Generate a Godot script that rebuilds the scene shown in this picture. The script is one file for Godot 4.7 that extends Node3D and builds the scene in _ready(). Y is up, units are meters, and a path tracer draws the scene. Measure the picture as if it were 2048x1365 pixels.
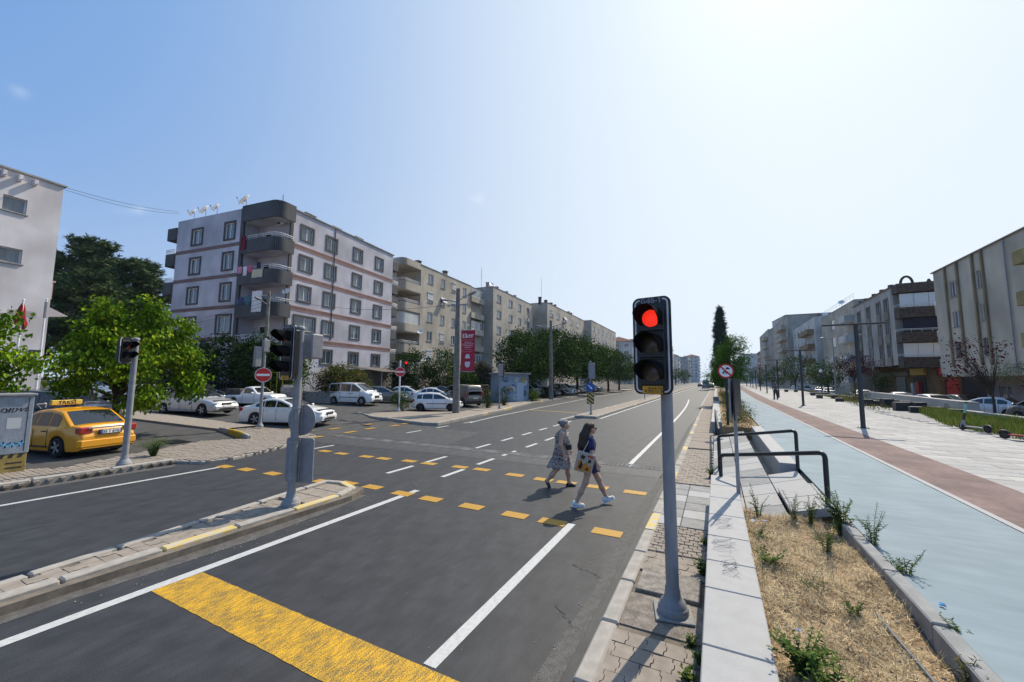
extends Node3D
# ---------------------------------------------------------------- mesh builder
class MB:
	var v := PackedVector3Array()
	var n := PackedVector3Array()
	var c := PackedColorArray()
	var col := Color.WHITE
	var xf := Transform3D.IDENTITY
	func t3(a: Vector3, b: Vector3, d: Vector3, na: Vector3, nb: Vector3, nd: Vector3) -> void:
		a = xf * a; b = xf * b; d = xf * d
		na = (xf.basis * na).normalized(); nb = (xf.basis * nb).normalized(); nd = (xf.basis * nd).normalized()
		var g := (b - a).cross(d - a)
		if g.length_squared() < 1e-16: return
		if g.dot(na + nb + nd) > 0.0:
			v.append(a); v.append(d); v.append(b); n.append(na); n.append(nd); n.append(nb)
		else:
			v.append(a); v.append(b); v.append(d); n.append(na); n.append(nb); n.append(nd)
		c.append(col); c.append(col); c.append(col)
	func tri(a: Vector3, b: Vector3, d: Vector3, out: Vector3) -> void:
		var g := (b - a).cross(d - a).normalized()
		if g.dot(out) < 0.0: g = -g
		t3(a, b, d, g, g, g)
	func quad(a: Vector3, b: Vector3, d: Vector3, e: Vector3, out: Vector3) -> void:
		tri(a, b, d, out); tri(a, d, e, out)
	func box(ce: Vector3, s: Vector3, bs := Basis.IDENTITY) -> void:
		cbox(ce, s, 0.0, bs)
	func cbox(ce: Vector3, s: Vector3, ch: float, bs := Basis.IDENTITY) -> void:
		var h := s * 0.5
		var ax := [bs.x, bs.y, bs.z]
		for i in 3:
			var j := (i + 1) % 3
			var k := (i + 2) % 3
			for sg in [-1.0, 1.0]:
				var o: Vector3 = ce + ax[i] * (h[i] * sg)
				var u: Vector3 = ax[j] * (h[j] - ch)
				var w: Vector3 = ax[k] * (h[k] - ch)
				quad(o - u - w, o + u - w, o + u + w, o - u + w, ax[i] * sg)
		if ch > 0.0:
			for i in 3:
				var j := (i + 1) % 3
				var k := (i + 2) % 3
				for sj in [-1.0, 1.0]:
					for sk in [-1.0, 1.0]:
						var a1: Vector3 = ce + ax[j] * (h[j] * sj) + ax[k] * ((h[k] - ch) * sk)
						var a2: Vector3 = ce + ax[j] * ((h[j] - ch) * sj) + ax[k] * (h[k] * sk)
						var u: Vector3 = ax[i] * (h[i] - ch)
						quad(a1 - u, a1 + u, a2 + u, a2 - u, ax[j] * sj + ax[k] * sk)
			for si in [-1.0, 1.0]:
				for sj in [-1.0, 1.0]:
					for sk in [-1.0, 1.0]:
						var q: Vector3 = ce + ax[0] * (h.x * si) + ax[1] * (h.y * sj) + ax[2] * (h.z * sk)
						var dx: Vector3 = ax[0] * (-ch * si); var dy: Vector3 = ax[1] * (-ch * sj); var dz: Vector3 = ax[2] * (-ch * sk)
						tri(q + dy + dz, q + dx + dz, q + dx + dy, ax[0] * si + ax[1] * sj + ax[2] * sk)
	func span(lo: Vector3, hi: Vector3, ch := 0.0) -> void:
		cbox((lo + hi) * 0.5, (hi - lo).abs(), ch)
	func cyl(a: Vector3, b: Vector3, ra: float, rb: float, seg := 12, caps := true) -> void:
		var d := (b - a).normalized()
		var p := d.cross(Vector3.RIGHT if absf(d.x) < 0.9 else Vector3.UP).normalized()
		var q := d.cross(p)
		var sl := (ra - rb) / maxf(0.0001, (b - a).length())
		for i in seg:
			var t0 := TAU * i / seg
			var t1 := TAU * (i + 1) / seg
			var e0 := p * cos(t0) + q * sin(t0)
			var e1 := p * cos(t1) + q * sin(t1)
			var n0 := (e0 + d * sl).normalized(); var n1 := (e1 + d * sl).normalized()
			t3(a + e0 * ra, a + e1 * ra, b + e1 * rb, n0, n1, n1)
			t3(a + e0 * ra, b + e1 * rb, b + e0 * rb, n0, n1, n0)
			if caps:
				if ra > 0.0: tri(a, a + e0 * ra, a + e1 * ra, -d)
				if rb > 0.0: tri(b, b + e0 * rb, b + e1 * rb, d)
	func tube(pts: Array, r: float, seg := 8, r2 := -1.0, caps := true) -> void:
		var rings := []
		var m := pts.size()
		var pu := Vector3.ZERO
		for i in m:
			var d: Vector3 = ((pts[mini(i + 1, m - 1)] as Vector3) - (pts[maxi(i - 1, 0)] as Vector3)).normalized()
			if pu == Vector3.ZERO: pu = d.cross(Vector3.RIGHT if absf(d.x) < 0.8 else Vector3.UP).normalized()
			pu = (pu - d * pu.dot(d)).normalized()
			var q := d.cross(pu)
			var rr := r if r2 < 0.0 else lerpf(r, r2, float(i) / (m - 1))
			var ring := PackedVector3Array()
			for k in seg + 1: ring.append((pts[i] as Vector3) + (pu * cos(TAU * k / seg) + q * sin(TAU * k / seg)) * rr)
			rings.append(ring)
		loft(rings, true)
		if caps:
			for e in [0, m - 1]:
				var ring: PackedVector3Array = rings[e]
				var ou: Vector3 = ((pts[0] as Vector3) - (pts[1] as Vector3)) if e == 0 else ((pts[m - 1] as Vector3) - (pts[m - 2] as Vector3))
				for k in seg: tri(pts[e], ring[k], ring[k + 1], ou)
	# rings of equal size; smooth normals; wrap = the last point of each ring repeats the first
	func loft(rings: Array, wrap := false, flip := false) -> void:
		var m := rings.size()
		var s: int = rings[0].size()
		var nr := []
		for i in m:
			var arr := PackedVector3Array()
			for k in s:
				var i0 := maxi(i - 1, 0); var i1 := mini(i + 1, m - 1)
				var k0 := k - 1; var k1 := k + 1
				if wrap:
					if k0 < 0: k0 = s - 2
					if k1 > s - 1: k1 = 1
				else:
					k0 = maxi(k0, 0); k1 = mini(k1, s - 1)
				var du: Vector3 = rings[i1][k] - rings[i0][k]
				var dv: Vector3 = rings[i][k1] - rings[i][k0]
				var nn := du.cross(dv).normalized()
				arr.append(-nn if flip else nn)
			nr.append(arr)
		if not wrap and false: pass
		# orient outwards from the rings' common middle
		var mid := Vector3.ZERO
		var cnt := 0
		for i in m:
			for k in s: mid += rings[i][k]; cnt += 1
		mid /= cnt
		var sg := 0.0
		for i in m:
			var rc := Vector3.ZERO
			for k in s: rc += rings[i][k]
			rc /= s
			for k in s: sg += signf(nr[i][k].dot(rings[i][k] - (rc if wrap else mid)))
		var f := -1.0 if sg < 0.0 else 1.0
		for i in m - 1:
			for k in s - 1:
				var a: Vector3 = rings[i][k]; var b: Vector3 = rings[i][k + 1]; var d: Vector3 = rings[i + 1][k + 1]; var e: Vector3 = rings[i + 1][k]
				var na: Vector3 = nr[i][k] * f; var nb: Vector3 = nr[i][k + 1] * f; var nd: Vector3 = nr[i + 1][k + 1] * f; var ne: Vector3 = nr[i + 1][k] * f
				t3(a, b, d, na, nb, nd); t3(a, d, e, na, nd, ne)
	func lathe(prof: Array, o: Vector3, seg := 16) -> void:
		var rings := []
		for p in prof:
			var ring := PackedVector3Array()
			for k in seg + 1: ring.append(o + Vector3(cos(TAU * k / seg) * p.x, p.y, sin(TAU * k / seg) * p.x))
			rings.append(ring)
		loft(rings, true)
	# flat polygon in (x, z) with a top at y1 and sides down to y0
	func slab(poly: PackedVector2Array, y0: float, y1: float) -> void:
		var id := Geometry2D.triangulate_polygon(poly)
		for i in range(0, id.size(), 3):
			var a := poly[id[i]]; var b := poly[id[i + 1]]; var d := poly[id[i + 2]]
			tri(Vector3(a.x, y1, a.y), Vector3(b.x, y1, b.y), Vector3(d.x, y1, d.y), Vector3.UP)
			if y0 < y1: tri(Vector3(a.x, y0, a.y), Vector3(b.x, y0, b.y), Vector3(d.x, y0, d.y), Vector3.DOWN)
		if y0 < y1:
			var cw := Geometry2D.is_polygon_clockwise(poly)
			for i in poly.size():
				var a := poly[i]; var b := poly[(i + 1) % poly.size()]
				var o := Vector3(b.y - a.y, 0, -(b.x - a.x))
				if cw: o = -o
				quad(Vector3(a.x, y0, a.y), Vector3(b.x, y0, b.y), Vector3(b.x, y1, b.y), Vector3(a.x, y1, a.y), o)
	# polygon in (x, y), thickness along z
	func plate(poly: PackedVector2Array, z0: float, z1: float) -> void:
		var keep := xf
		xf = xf * Transform3D(Basis(Vector3.RIGHT, Vector3.BACK, Vector3.UP), Vector3.ZERO)
		slab(poly, z0, z1)
		xf = keep
	func ell(ce: Vector3, r: Vector3, seg := 10, rg := 6) -> void:
		for i in rg:
			for k in seg:
				var q := []
				for u in [[i, k], [i, k + 1], [i + 1, k + 1], [i + 1, k]]:
					var th: float = PI * u[0] / rg; var ph: float = TAU * u[1] / seg
					q.append(Vector3(sin(th) * cos(ph), cos(th), sin(th) * sin(ph)))
				t3(ce + q[0] * r, ce + q[1] * r, ce + q[2] * r, q[0] / r, q[1] / r, q[2] / r)
				t3(ce + q[0] * r, ce + q[2] * r, ce + q[3] * r, q[0] / r, q[2] / r, q[3] / r)
	func mesh() -> ArrayMesh:
		var m := ArrayMesh.new()
		if v.is_empty(): return m
		var a := []
		a.resize(Mesh.ARRAY_MAX)
		a[Mesh.ARRAY_VERTEX] = v
		a[Mesh.ARRAY_NORMAL] = n
		a[Mesh.ARRAY_COLOR] = c
		m.add_surface_from_arrays(Mesh.PRIMITIVE_TRIANGLES, a)
		return m

var rng := RandomNumberGenerator.new()
var mats := {}
var texs := {}
var meshes := {}
var taken := {}

func rnd(a: float, b: float) -> float: return rng.randf_range(a, b)
func lin(r: float, g: float, b: float) -> Color: return Color(r, g, b).linear_to_srgb()
func numbered(s: String) -> String:
	if not taken.has(s):
		taken[s] = 0
		return s
	taken[s] += 1
	return "%s_%03d" % [s, taken[s]]

# grey multiplier texture out of noise layers [frequency, weight, stretch_x, stretch_y, sharp]
func tex(key: String, size: int, layers: Array, sd: int, base := 0.78) -> ImageTexture:
	if texs.has(key): return texs[key]
	var acc := PackedFloat32Array()
	acc.resize(size * size)
	acc.fill(base)
	for l in layers:
		var fn := FastNoiseLite.new()
		sd += 1
		fn.seed = sd
		fn.noise_type = FastNoiseLite.TYPE_SIMPLEX_SMOOTH
		fn.frequency = l[0]
		fn.fractal_octaves = 3
		var w := int(size / l[2]); var h := int(size / l[3])
		var im := fn.get_seamless_image(w, h)
		if w != size or h != size: im.resize(size, size, Image.INTERPOLATE_CUBIC)
		im.convert(Image.FORMAT_L8)
		var d := im.get_data()
		var wt: float = l[1]
		var sharp: float = l[4] if l.size() > 4 else 0.0
		for i in d.size():
			var t := d[i] / 255.0
			if sharp > 0.0: t = clampf((t - 0.5) * sharp + 0.5, 0.0, 1.0)
			acc[i] += wt * (t - 0.5)
	var o := PackedByteArray()
	o.resize(size * size)
	for i in acc.size(): o[i] = int(clampf(acc[i], 0.0, 1.0) * 255.0)
	var img := Image.create_from_data(size, size, false, Image.FORMAT_L8, o)
	texs[key] = ImageTexture.create_from_image(img)
	return texs[key]

# two-colour texture from the same kind of layers
func tex2(key: String, size: int, layers: Array, sd: int, ca: Color, cb: Color, base := 0.5) -> ImageTexture:
	if texs.has(key): return texs[key]
	var g := tex(key + "_grey", size, layers, sd, base).get_image().get_data()
	var o := PackedByteArray()
	o.resize(size * size * 3)
	for i in g.size():
		var q := ca.lerp(cb, g[i] / 255.0)
		o[i * 3] = q.r8; o[i * 3 + 1] = q.g8; o[i * 3 + 2] = q.b8
	texs[key] = ImageTexture.create_from_image(Image.create_from_data(size, size, false, Image.FORMAT_RGB8, o))
	texs.erase(key + "_grey")
	return texs[key]

func mt(key: String, col: Color, rough := 0.8, t: Texture2D = null, sc := 1.0, metal := 0.0, o := {}) -> StandardMaterial3D:
	if mats.has(key): return mats[key]
	var m := StandardMaterial3D.new()
	m.albedo_color = col
	m.roughness = rough
	m.metallic = metal
	m.vertex_color_use_as_albedo = true
	if t != null:
		m.albedo_texture = t
		m.uv1_triplanar = true
		m.uv1_world_triplanar = o.get("world", true)
		m.uv1_scale = Vector3.ONE * sc
		if o.has("relief"):
			m.heightmap_enabled = true
			m.heightmap_texture = t
			m.heightmap_scale = o.relief
	if o.has("spec"): m.metallic_specular = o.spec
	if o.has("alpha"):
		m.transparency = BaseMaterial3D.TRANSPARENCY_ALPHA
		m.albedo_color.a = o.alpha
	if o.has("coat"):
		m.clearcoat_enabled = true
		m.clearcoat = o.coat
		m.clearcoat_roughness = 0.06
	if o.has("back"):
		m.backlight_enabled = true
		m.backlight = o.back
	if o.has("emit"):
		m.emission_enabled = true
		m.emission = o.emit
		m.emission_energy_multiplier = o.get("power", 1.0)
	m.resource_name = key
	mats[key] = m
	return m

func part(called: String, me: Mesh, m: Material, parent: Node3D, xf := Transform3D.IDENTITY) -> MeshInstance3D:
	var o := MeshInstance3D.new()
	o.name = called
	o.mesh = me
	o.material_override = m
	o.transform = xf
	parent.add_child(o, true)
	return o
func tag(o: Node, label: String, category: String, group := "", kind := "") -> void:
	o.set_meta("label", label)
	o.set_meta("category", category)
	if group != "": o.set_meta("group", group)
	if kind != "": o.set_meta("kind", kind)
func base(called: String, at: Vector3, turn: float, label: String, category: String, group := "") -> Node3D:
	var o := Node3D.new()
	o.name = numbered(called)
	add_child(o)
	o.position = at
	o.rotation.y = turn
	tag(o, label, category, group)
	return o
func struct(called: String, me: Mesh, m: Material, label: String) -> MeshInstance3D:
	var o := part(numbered(called), me, m, self)
	o.set_meta("kind", "structure")
	o.set_meta("label", label)
	o.set_meta("category", called.replace("_", " "))
	return o
func mass(called: String, me: Mesh, m: Material, xfs: Array, cols: Array, parent: Node3D) -> MultiMeshInstance3D:
	var mm := MultiMesh.new()
	mm.transform_format = MultiMesh.TRANSFORM_3D
	mm.use_colors = true
	mm.mesh = me
	mm.instance_count = xfs.size()
	for i in xfs.size():
		mm.set_instance_transform(i, xfs[i])
		mm.set_instance_color(i, cols[i])
	var o := MultiMeshInstance3D.new()
	o.name = called
	o.multimesh = mm
	o.material_override = m
	parent.add_child(o, true)
	return o
func arc(pts: Array, r: float, seg := 5) -> Array:
	# rounds the inner corners of a polyline
	var o := [pts[0]]
	for i in range(1, pts.size() - 1):
		var p: Vector3 = pts[i]
		var a: Vector3 = p + ((pts[i - 1] as Vector3) - p).normalized() * r
		var b: Vector3 = p + ((pts[i + 1] as Vector3) - p).normalized() * r
		for k in seg + 1:
			var t := float(k) / seg
			o.append(a.lerp(p, t).lerp(p.lerp(b, t), t))
	o.append(pts[-1])
	return o
func rrect(w: float, h: float, r: float, seg := 4) -> PackedVector2Array:
	var o := PackedVector2Array()
	for q in [[w / 2 - r, h / 2 - r, 0.0], [-w / 2 + r, h / 2 - r, 90.0], [-w / 2 + r, -h / 2 + r, 180.0], [w / 2 - r, -h / 2 + r, 270.0]]:
		for k in seg + 1:
			var a := deg_to_rad(q[2] + 90.0 * k / seg)
			o.append(Vector2(q[0] + cos(a) * r, q[1] + sin(a) * r))
	return o
func disc(r: float, seg := 24) -> PackedVector2Array:
	var o := PackedVector2Array()
	for k in seg: o.append(Vector2(cos(TAU * k / seg), sin(TAU * k / seg)) * r)
	return o
func lettering(txt: String, h: float, m: Material, parent: Node3D, at: Vector3, called := "lettering", bold := false, italic := false, serif := false) -> MeshInstance3D:
	var t := TextMesh.new()
	var f := SystemFont.new()
	f.font_names = PackedStringArray(["Droid Serif" if serif else "Droid Sans"])
	f.font_weight = 700 if bold else 400
	f.font_italic = italic
	t.font = f
	t.text = txt
	t.font_size = 64
	t.pixel_size = h / 46.0
	t.depth = 0.004
	t.horizontal_alignment = HORIZONTAL_ALIGNMENT_CENTER
	t.vertical_alignment = VERTICAL_ALIGNMENT_CENTER
	var o := MeshInstance3D.new()
	o.name = called
	o.mesh = t
	o.material_override = m
	o.position = at
	parent.add_child(o, true)
	return o
func terrain(x: float) -> float: return 0.045 * clampf(-19.0 - x, 0.0, 41.0)

func make_sky() -> void:
	var w := 1024
	var h := 512
	var im := Image.create(w, h, false, Image.FORMAT_RGBF)
	var sun := Vector3(sin(deg_to_rad(SUN_AZ)) * cos(deg_to_rad(SUN_EL)), sin(deg_to_rad(SUN_EL)), -cos(deg_to_rad(SUN_AZ)) * cos(deg_to_rad(SUN_EL)))
	var blue := Vector3(0.070, 0.218, 0.51)
	var pale := Vector3(0.62, 0.69, 0.755)
	var sl := Vector3(sin(deg_to_rad(SUN_AZ)) * cos(deg_to_rad(SUN_EL * 0.3)), sin(deg_to_rad(SUN_EL * 0.3)), -cos(deg_to_rad(SUN_AZ)) * cos(deg_to_rad(SUN_EL * 0.3)))
	var fn := FastNoiseLite.new()
	fn.seed = 5
	fn.frequency = 2.2
	fn.fractal_octaves = 5
	for y in h:
		var el := PI / 2 - PI * (y + 0.5) / h
		for x in w:
			var az := (x + 0.5) / w * TAU
			var d := Vector3(sin(az) * cos(el), sin(el), -cos(az) * cos(el))
			var e := maxf(el, 0.0)
			var dl := Vector3(sin(az) * cos(e * 0.3), sin(e * 0.3), -cos(az) * cos(e * 0.3))
			var f := exp(-pow(acos(clampf(dl.dot(sl), -1, 1)) / 1.13, 2.3))
			var hz := 0.72 * exp(-e / 0.2)
			var c := blue.lerp(pale, 1.0 - (1.0 - f) * (1.0 - hz))
			var ang := acos(clampf(d.dot(sun), -1, 1))
			c += Vector3(1, 0.97, 0.93) * (0.4 * exp(-ang / 0.1) + 0.03 * exp(-ang / 0.4))
			# thin wisps low over the horizon
			if el > 0.05 and el < 0.55:
				var q := fn.get_noise_3d(d.x * 3.0, d.y * 9.0, d.z * 3.0)
				var k := smoothstep(0.46, 0.75, q) * 0.45 * smoothstep(0.05, 0.12, el) * (1.0 - smoothstep(0.35, 0.55, el))
				c = c.lerp(Vector3(0.72, 0.76, 0.8), k)
			im.set_pixel(x, y, Color(c.x, c.y, c.z))
	var sm := PanoramaSkyMaterial.new()
	sm.panorama = ImageTexture.create_from_image(im)
	var sky := Sky.new()
	sky.sky_material = sm
	var env := Environment.new()
	env.background_mode = Environment.BG_SKY
	env.sky = sky
	env.tonemap_mode = Environment.TONE_MAPPER_LINEAR
	env.tonemap_exposure = 1.36
	env.sdfgi_enabled = true
	env.ssao_enabled = true
	env.ssil_enabled = true
	env.fog_enabled = true
	env.fog_density = 0.00016
	env.fog_light_color = Color(0.80, 0.88, 0.97)
	var we := WorldEnvironment.new()
	we.environment = env
	add_child(we)

const SUN_AZ := 13.0
const SUN_EL := 48.0

func _ready() -> void:
	rng.seed = 20240611
	var cam := Camera3D.new()
	cam.fov = 81.58
	cam.near = 0.05
	cam.far = 6000.0
	add_child(cam)
	cam.position = Vector3(0, 2.6, 0)
	cam.basis = Basis(Vector3.UP, deg_to_rad(27.2)) * Basis(Vector3.RIGHT, deg_to_rad(5.48)) * Basis(Vector3.BACK, deg_to_rad(0.37))
	cam.current = true
	make_sky()
	var sun := DirectionalLight3D.new()
	sun.light_energy = 1.22
	sun.light_angular_distance = 0.53
	sun.light_color = Color(1.0, 0.955, 0.88)
	sun.shadow_enabled = true
	add_child(sun)
	sun.rotation = Vector3(deg_to_rad(-SUN_EL), deg_to_rad(180.0 - SUN_AZ), 0)
	make_materials()
	build_ground()
	build_paving()
	build_promenade()
	build_left_buildings()
	build_right_buildings()
	build_signals()
	build_poles()
	build_vehicles()
	build_trees()
	build_people()
	build_street_things()
	build_details()

func make_materials() -> void:
	var tc := tex("concrete", 512, [[0.004, 0.22, 1, 1], [0.03, 0.16, 1, 1], [0.25, 0.22, 1, 1]], 11, 0.80)
	var tp := tex("plaster", 512, [[0.004, 0.18, 1, 1], [0.012, 0.08, 1, 4], [0.2, 0.08, 1, 1]], 31, 0.86)
	var ta := tex("asphalt", 1024, [[0.003, 0.16, 1, 1], [0.015, 0.10, 1, 4], [0.11, 0.30, 1, 1], [0.3, 0.45, 1, 1]], 51, 0.66)
	var ts := tex("stone", 512, [[0.01, 0.14, 1, 1], [0.35, 0.30, 1, 1]], 71, 0.80)
	mt("asphalt", lin(0.086, 0.087, 0.092), 0.6, ta, 0.55, 0.0, {"relief": 0.25, "spec": 0.45})
	mt("asphalt_old", lin(0.17, 0.165, 0.16), 0.85, ta, 0.4, 0.0, {"spec": 0.4})
	mt("earth", lin(0.20, 0.175, 0.14), 0.95, tc, 0.15)
	mt("white_paint", lin(0.66, 0.66, 0.64), 0.6, tex("worn_white", 512, [[0.02, 0.12, 1, 1], [0.3, 0.5, 1, 1, 1.4]], 81, 0.86), 1.3)
	mt("yellow_bar", Color.WHITE, 0.65, tex2("worn_yellow", 1024, [[0.005, 0.32, 1, 1, 1.4], [0.07, 0.6, 1, 7, 1.8], [0.16, 1.2, 1, 1.5, 1.8]], 91, lin(0.07, 0.06, 0.045), lin(0.76, 0.40, 0.004), 0.6), 0.6)
	mt("yellow_dash", lin(0.66, 0.36, 0.035), 0.65, tex("worn_dash", 512, [[0.05, 0.2, 1, 1], [0.3, 0.55, 1, 1, 1.4]], 101, 0.80), 1.1)
	mt("kerb", lin(0.56, 0.52, 0.46), 0.9, ts, 0.9, 0.0, {"relief": 0.3})
	mt("kerb_yellow", Color.WHITE, 0.85, tex2("kerb_yellow", 512, [[0.012, 0.9, 1, 1, 2.5], [0.12, 0.6, 1, 1, 1.5]], 111, lin(0.47, 0.43, 0.36), lin(0.62, 0.42, 0.06), 0.42), 0.8)
	mt("yellow_kerb_new", lin(0.75, 0.46, 0.01), 0.6, ts, 0.8)
	mt("paver", lin(0.43, 0.365, 0.30), 0.92, ts, 0.8, 0.0, {"relief": 0.25})
	mt("paver_far", lin(0.43, 0.36, 0.29), 0.92, ts, 0.5)
	mt("joint", lin(0.25, 0.21, 0.165), 0.98, tc, 0.7)
	mt("slab_grey", lin(0.40, 0.40, 0.39), 0.85, ts, 0.7)
	mt("granite", lin(0.47, 0.465, 0.455), 0.8, tex("granite", 512, [[0.01, 0.05, 1, 1], [0.45, 0.34, 1, 1]], 121, 0.86), 0.8)
	mt("concrete", lin(0.42, 0.41, 0.39), 0.9, tc, 0.35)
	mt("concrete_pole", lin(0.30, 0.28, 0.25), 0.92, tc, 0.5)
	mt("blue_path", Color.WHITE, 0.82, tex2("blue_path", 1024, [[0.004, 0.45, 1, 1, 1.4], [0.02, 0.35, 5, 1, 1.4], [0.3, 0.22, 1, 1]], 131, lin(0.135, 0.185, 0.212), lin(0.215, 0.275, 0.305), 0.58), 0.22)
	mt("red_path", lin(0.27, 0.18, 0.16), 0.9, tc, 0.4)
	mt("straw_soil", Color.WHITE, 1.0, tex2("straw_soil", 512, [[0.02, 0.5, 1, 1], [0.2, 0.7, 3, 1]], 141, lin(0.16, 0.105, 0.06), lin(0.45, 0.31, 0.16), 0.5), 0.9)
	mt("lilac", lin(0.62, 0.605, 0.665), 0.9, tp, 0.11)
	mt("lilac_grey", lin(0.105, 0.105, 0.11), 0.85, tp, 0.2)
	mt("stripe_brown", lin(0.24, 0.16, 0.145), 0.9, tp, 0.3)
	mt("stripe_red", lin(0.52, 0.24, 0.2), 0.9)
	mt("pinkwhite", lin(0.82, 0.775, 0.785), 0.9, tp, 0.13)
	mt("beige", lin(0.62, 0.54, 0.435), 0.92, tp, 0.1)
	mt("beige_grey", lin(0.57, 0.515, 0.43), 0.92, tp, 0.08)
	mt("beige_dark", lin(0.30, 0.26, 0.21), 0.92, tp, 0.1)
	mt("greybuild", lin(0.50, 0.485, 0.46), 0.92, tp, 0.1)
	mt("cream_a", lin(0.62, 0.56, 0.46), 0.92, tp, 0.09)
	mt("pilaster", lin(0.34, 0.26, 0.16), 0.9, tp, 0.2)
	mt("white_wall", lin(0.72, 0.72, 0.70), 0.9, tp, 0.1)
	mt("darkwood", lin(0.15, 0.115, 0.09), 0.85, tex("wood", 512, [[0.01, 0.3, 1, 1], [0.05, 0.4, 8, 1]], 151, 0.72), 0.35)
	mt("roof", lin(0.28, 0.26, 0.24), 0.95, tc, 0.2)
	mt("rooftile", lin(0.40, 0.16, 0.10), 0.9, tc, 0.4)
	mt("window_frame", lin(0.72, 0.71, 0.70), 0.5)
	mt("window_frame_dark", lin(0.10, 0.085, 0.075), 0.5)
	mt("glass", lin(0.16, 0.20, 0.23), 0.05, null, 1, 0.0, {"alpha": 0.42, "spec": 0.8})
	mt("glass_car", lin(0.012, 0.014, 0.016), 0.04, null, 1, 0.0, {"spec": 0.7})
	mt("curtain", lin(0.62, 0.62, 0.60), 0.95)
	mt("curtain_tan", lin(0.47, 0.40, 0.30), 0.95)
	mt("interior", lin(0.05, 0.045, 0.04), 0.95)
	mt("galv", lin(0.40, 0.415, 0.45), 0.42, tex("galv", 512, [[0.01, 0.12, 1, 1], [0.06, 0.10, 1, 6]], 161, 0.86), 0.7, 0.35)
	mt("pole_grey", lin(0.34, 0.345, 0.36), 0.6, texs["galv"], 0.6)
	mt("white_metal", lin(0.76, 0.76, 0.76), 0.45)
	mt("signal_black", lin(0.012, 0.012, 0.013), 0.38)
	mt("signal_white", lin(0.62, 0.62, 0.63), 0.5)
	mt("visor", lin(0.012, 0.012, 0.013), 0.95, null, 1, 0.0, {"spec": 0.1})
	mt("lens_dark", lin(0.09, 0.075, 0.055), 0.25)
	mt("lens_red_off", lin(0.42, 0.07, 0.03), 0.3)
	mt("lens_red_on", lin(0.6, 0.02, 0.012), 0.4, null, 1, 0.0, {"emit": Color(1.0, 0.2, 0.12), "power": 0.72})
	mt("plate_yellow", lin(0.62, 0.32, 0.015), 0.5)
	mt("black_print", lin(0.02, 0.02, 0.022), 0.7)
	mt("sign_back", lin(0.36, 0.355, 0.37), 0.5, texs["galv"], 0.8)
	mt("sign_red", lin(0.55, 0.015, 0.02), 0.45)
	mt("sign_white", lin(0.80, 0.80, 0.80), 0.45)
	mt("sign_blue", lin(0.02, 0.10, 0.38), 0.45)
	mt("rail_black", lin(0.014, 0.017, 0.02), 0.42)
	mt("lamp_black", lin(0.028, 0.034, 0.042), 0.5)
	mt("bark", lin(0.12, 0.09, 0.065), 0.95, tex("bark", 256, [[0.05, 0.5, 1, 4], [0.2, 0.3, 1, 1]], 171, 0.7), 1.2)
	mt("leaf_dark", Color.WHITE, 0.9, null, 1, 0.0, {"back": Color(0.2, 0.24, 0.1), "spec": 0.15})  # less translucent leaf, used for crowns with a dark palette
	mt("leaf", Color.WHITE, 0.75, null, 1, 0.0, {"back": Color(0.6, 0.65, 0.3), "spec": 0.2})
	mt("needle", Color.WHITE, 0.95, null, 1, 0.0, {"back": Color(0.12, 0.14, 0.08)})
	mt("straw", Color.WHITE, 0.9, null, 1, 0.0, {"back": Color(0.25, 0.22, 0.15)})
	mt("plain", Color.WHITE, 0.75)
	mt("cloth", Color.WHITE, 0.95)
	mt("tyre", lin(0.018, 0.018, 0.019), 0.9)
	mt("rim", lin(0.42, 0.43, 0.44), 0.3, null, 1, 0.7)
	mt("black_trim", lin(0.02, 0.02, 0.021), 0.5)
	mt("lamp_glass", lin(0.55, 0.58, 0.6), 0.1, null, 1, 0.2, {"coat": 1.0})
	mt("tail_red", lin(0.33, 0.012, 0.015), 0.15, null, 1, 0.0, {"coat": 1.0})
	mt("chrome", lin(0.6, 0.61, 0.62), 0.15, null, 1, 0.9)

func quad_y(x0: float, x1: float, z0: float, z1: float, y: float) -> ArrayMesh:
	var b := MB.new()
	b.quad(Vector3(x0, y, z0), Vector3(x1, y, z0), Vector3(x1, y, z1), Vector3(x0, y, z1), Vector3.UP)
	return b.mesh()

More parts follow.
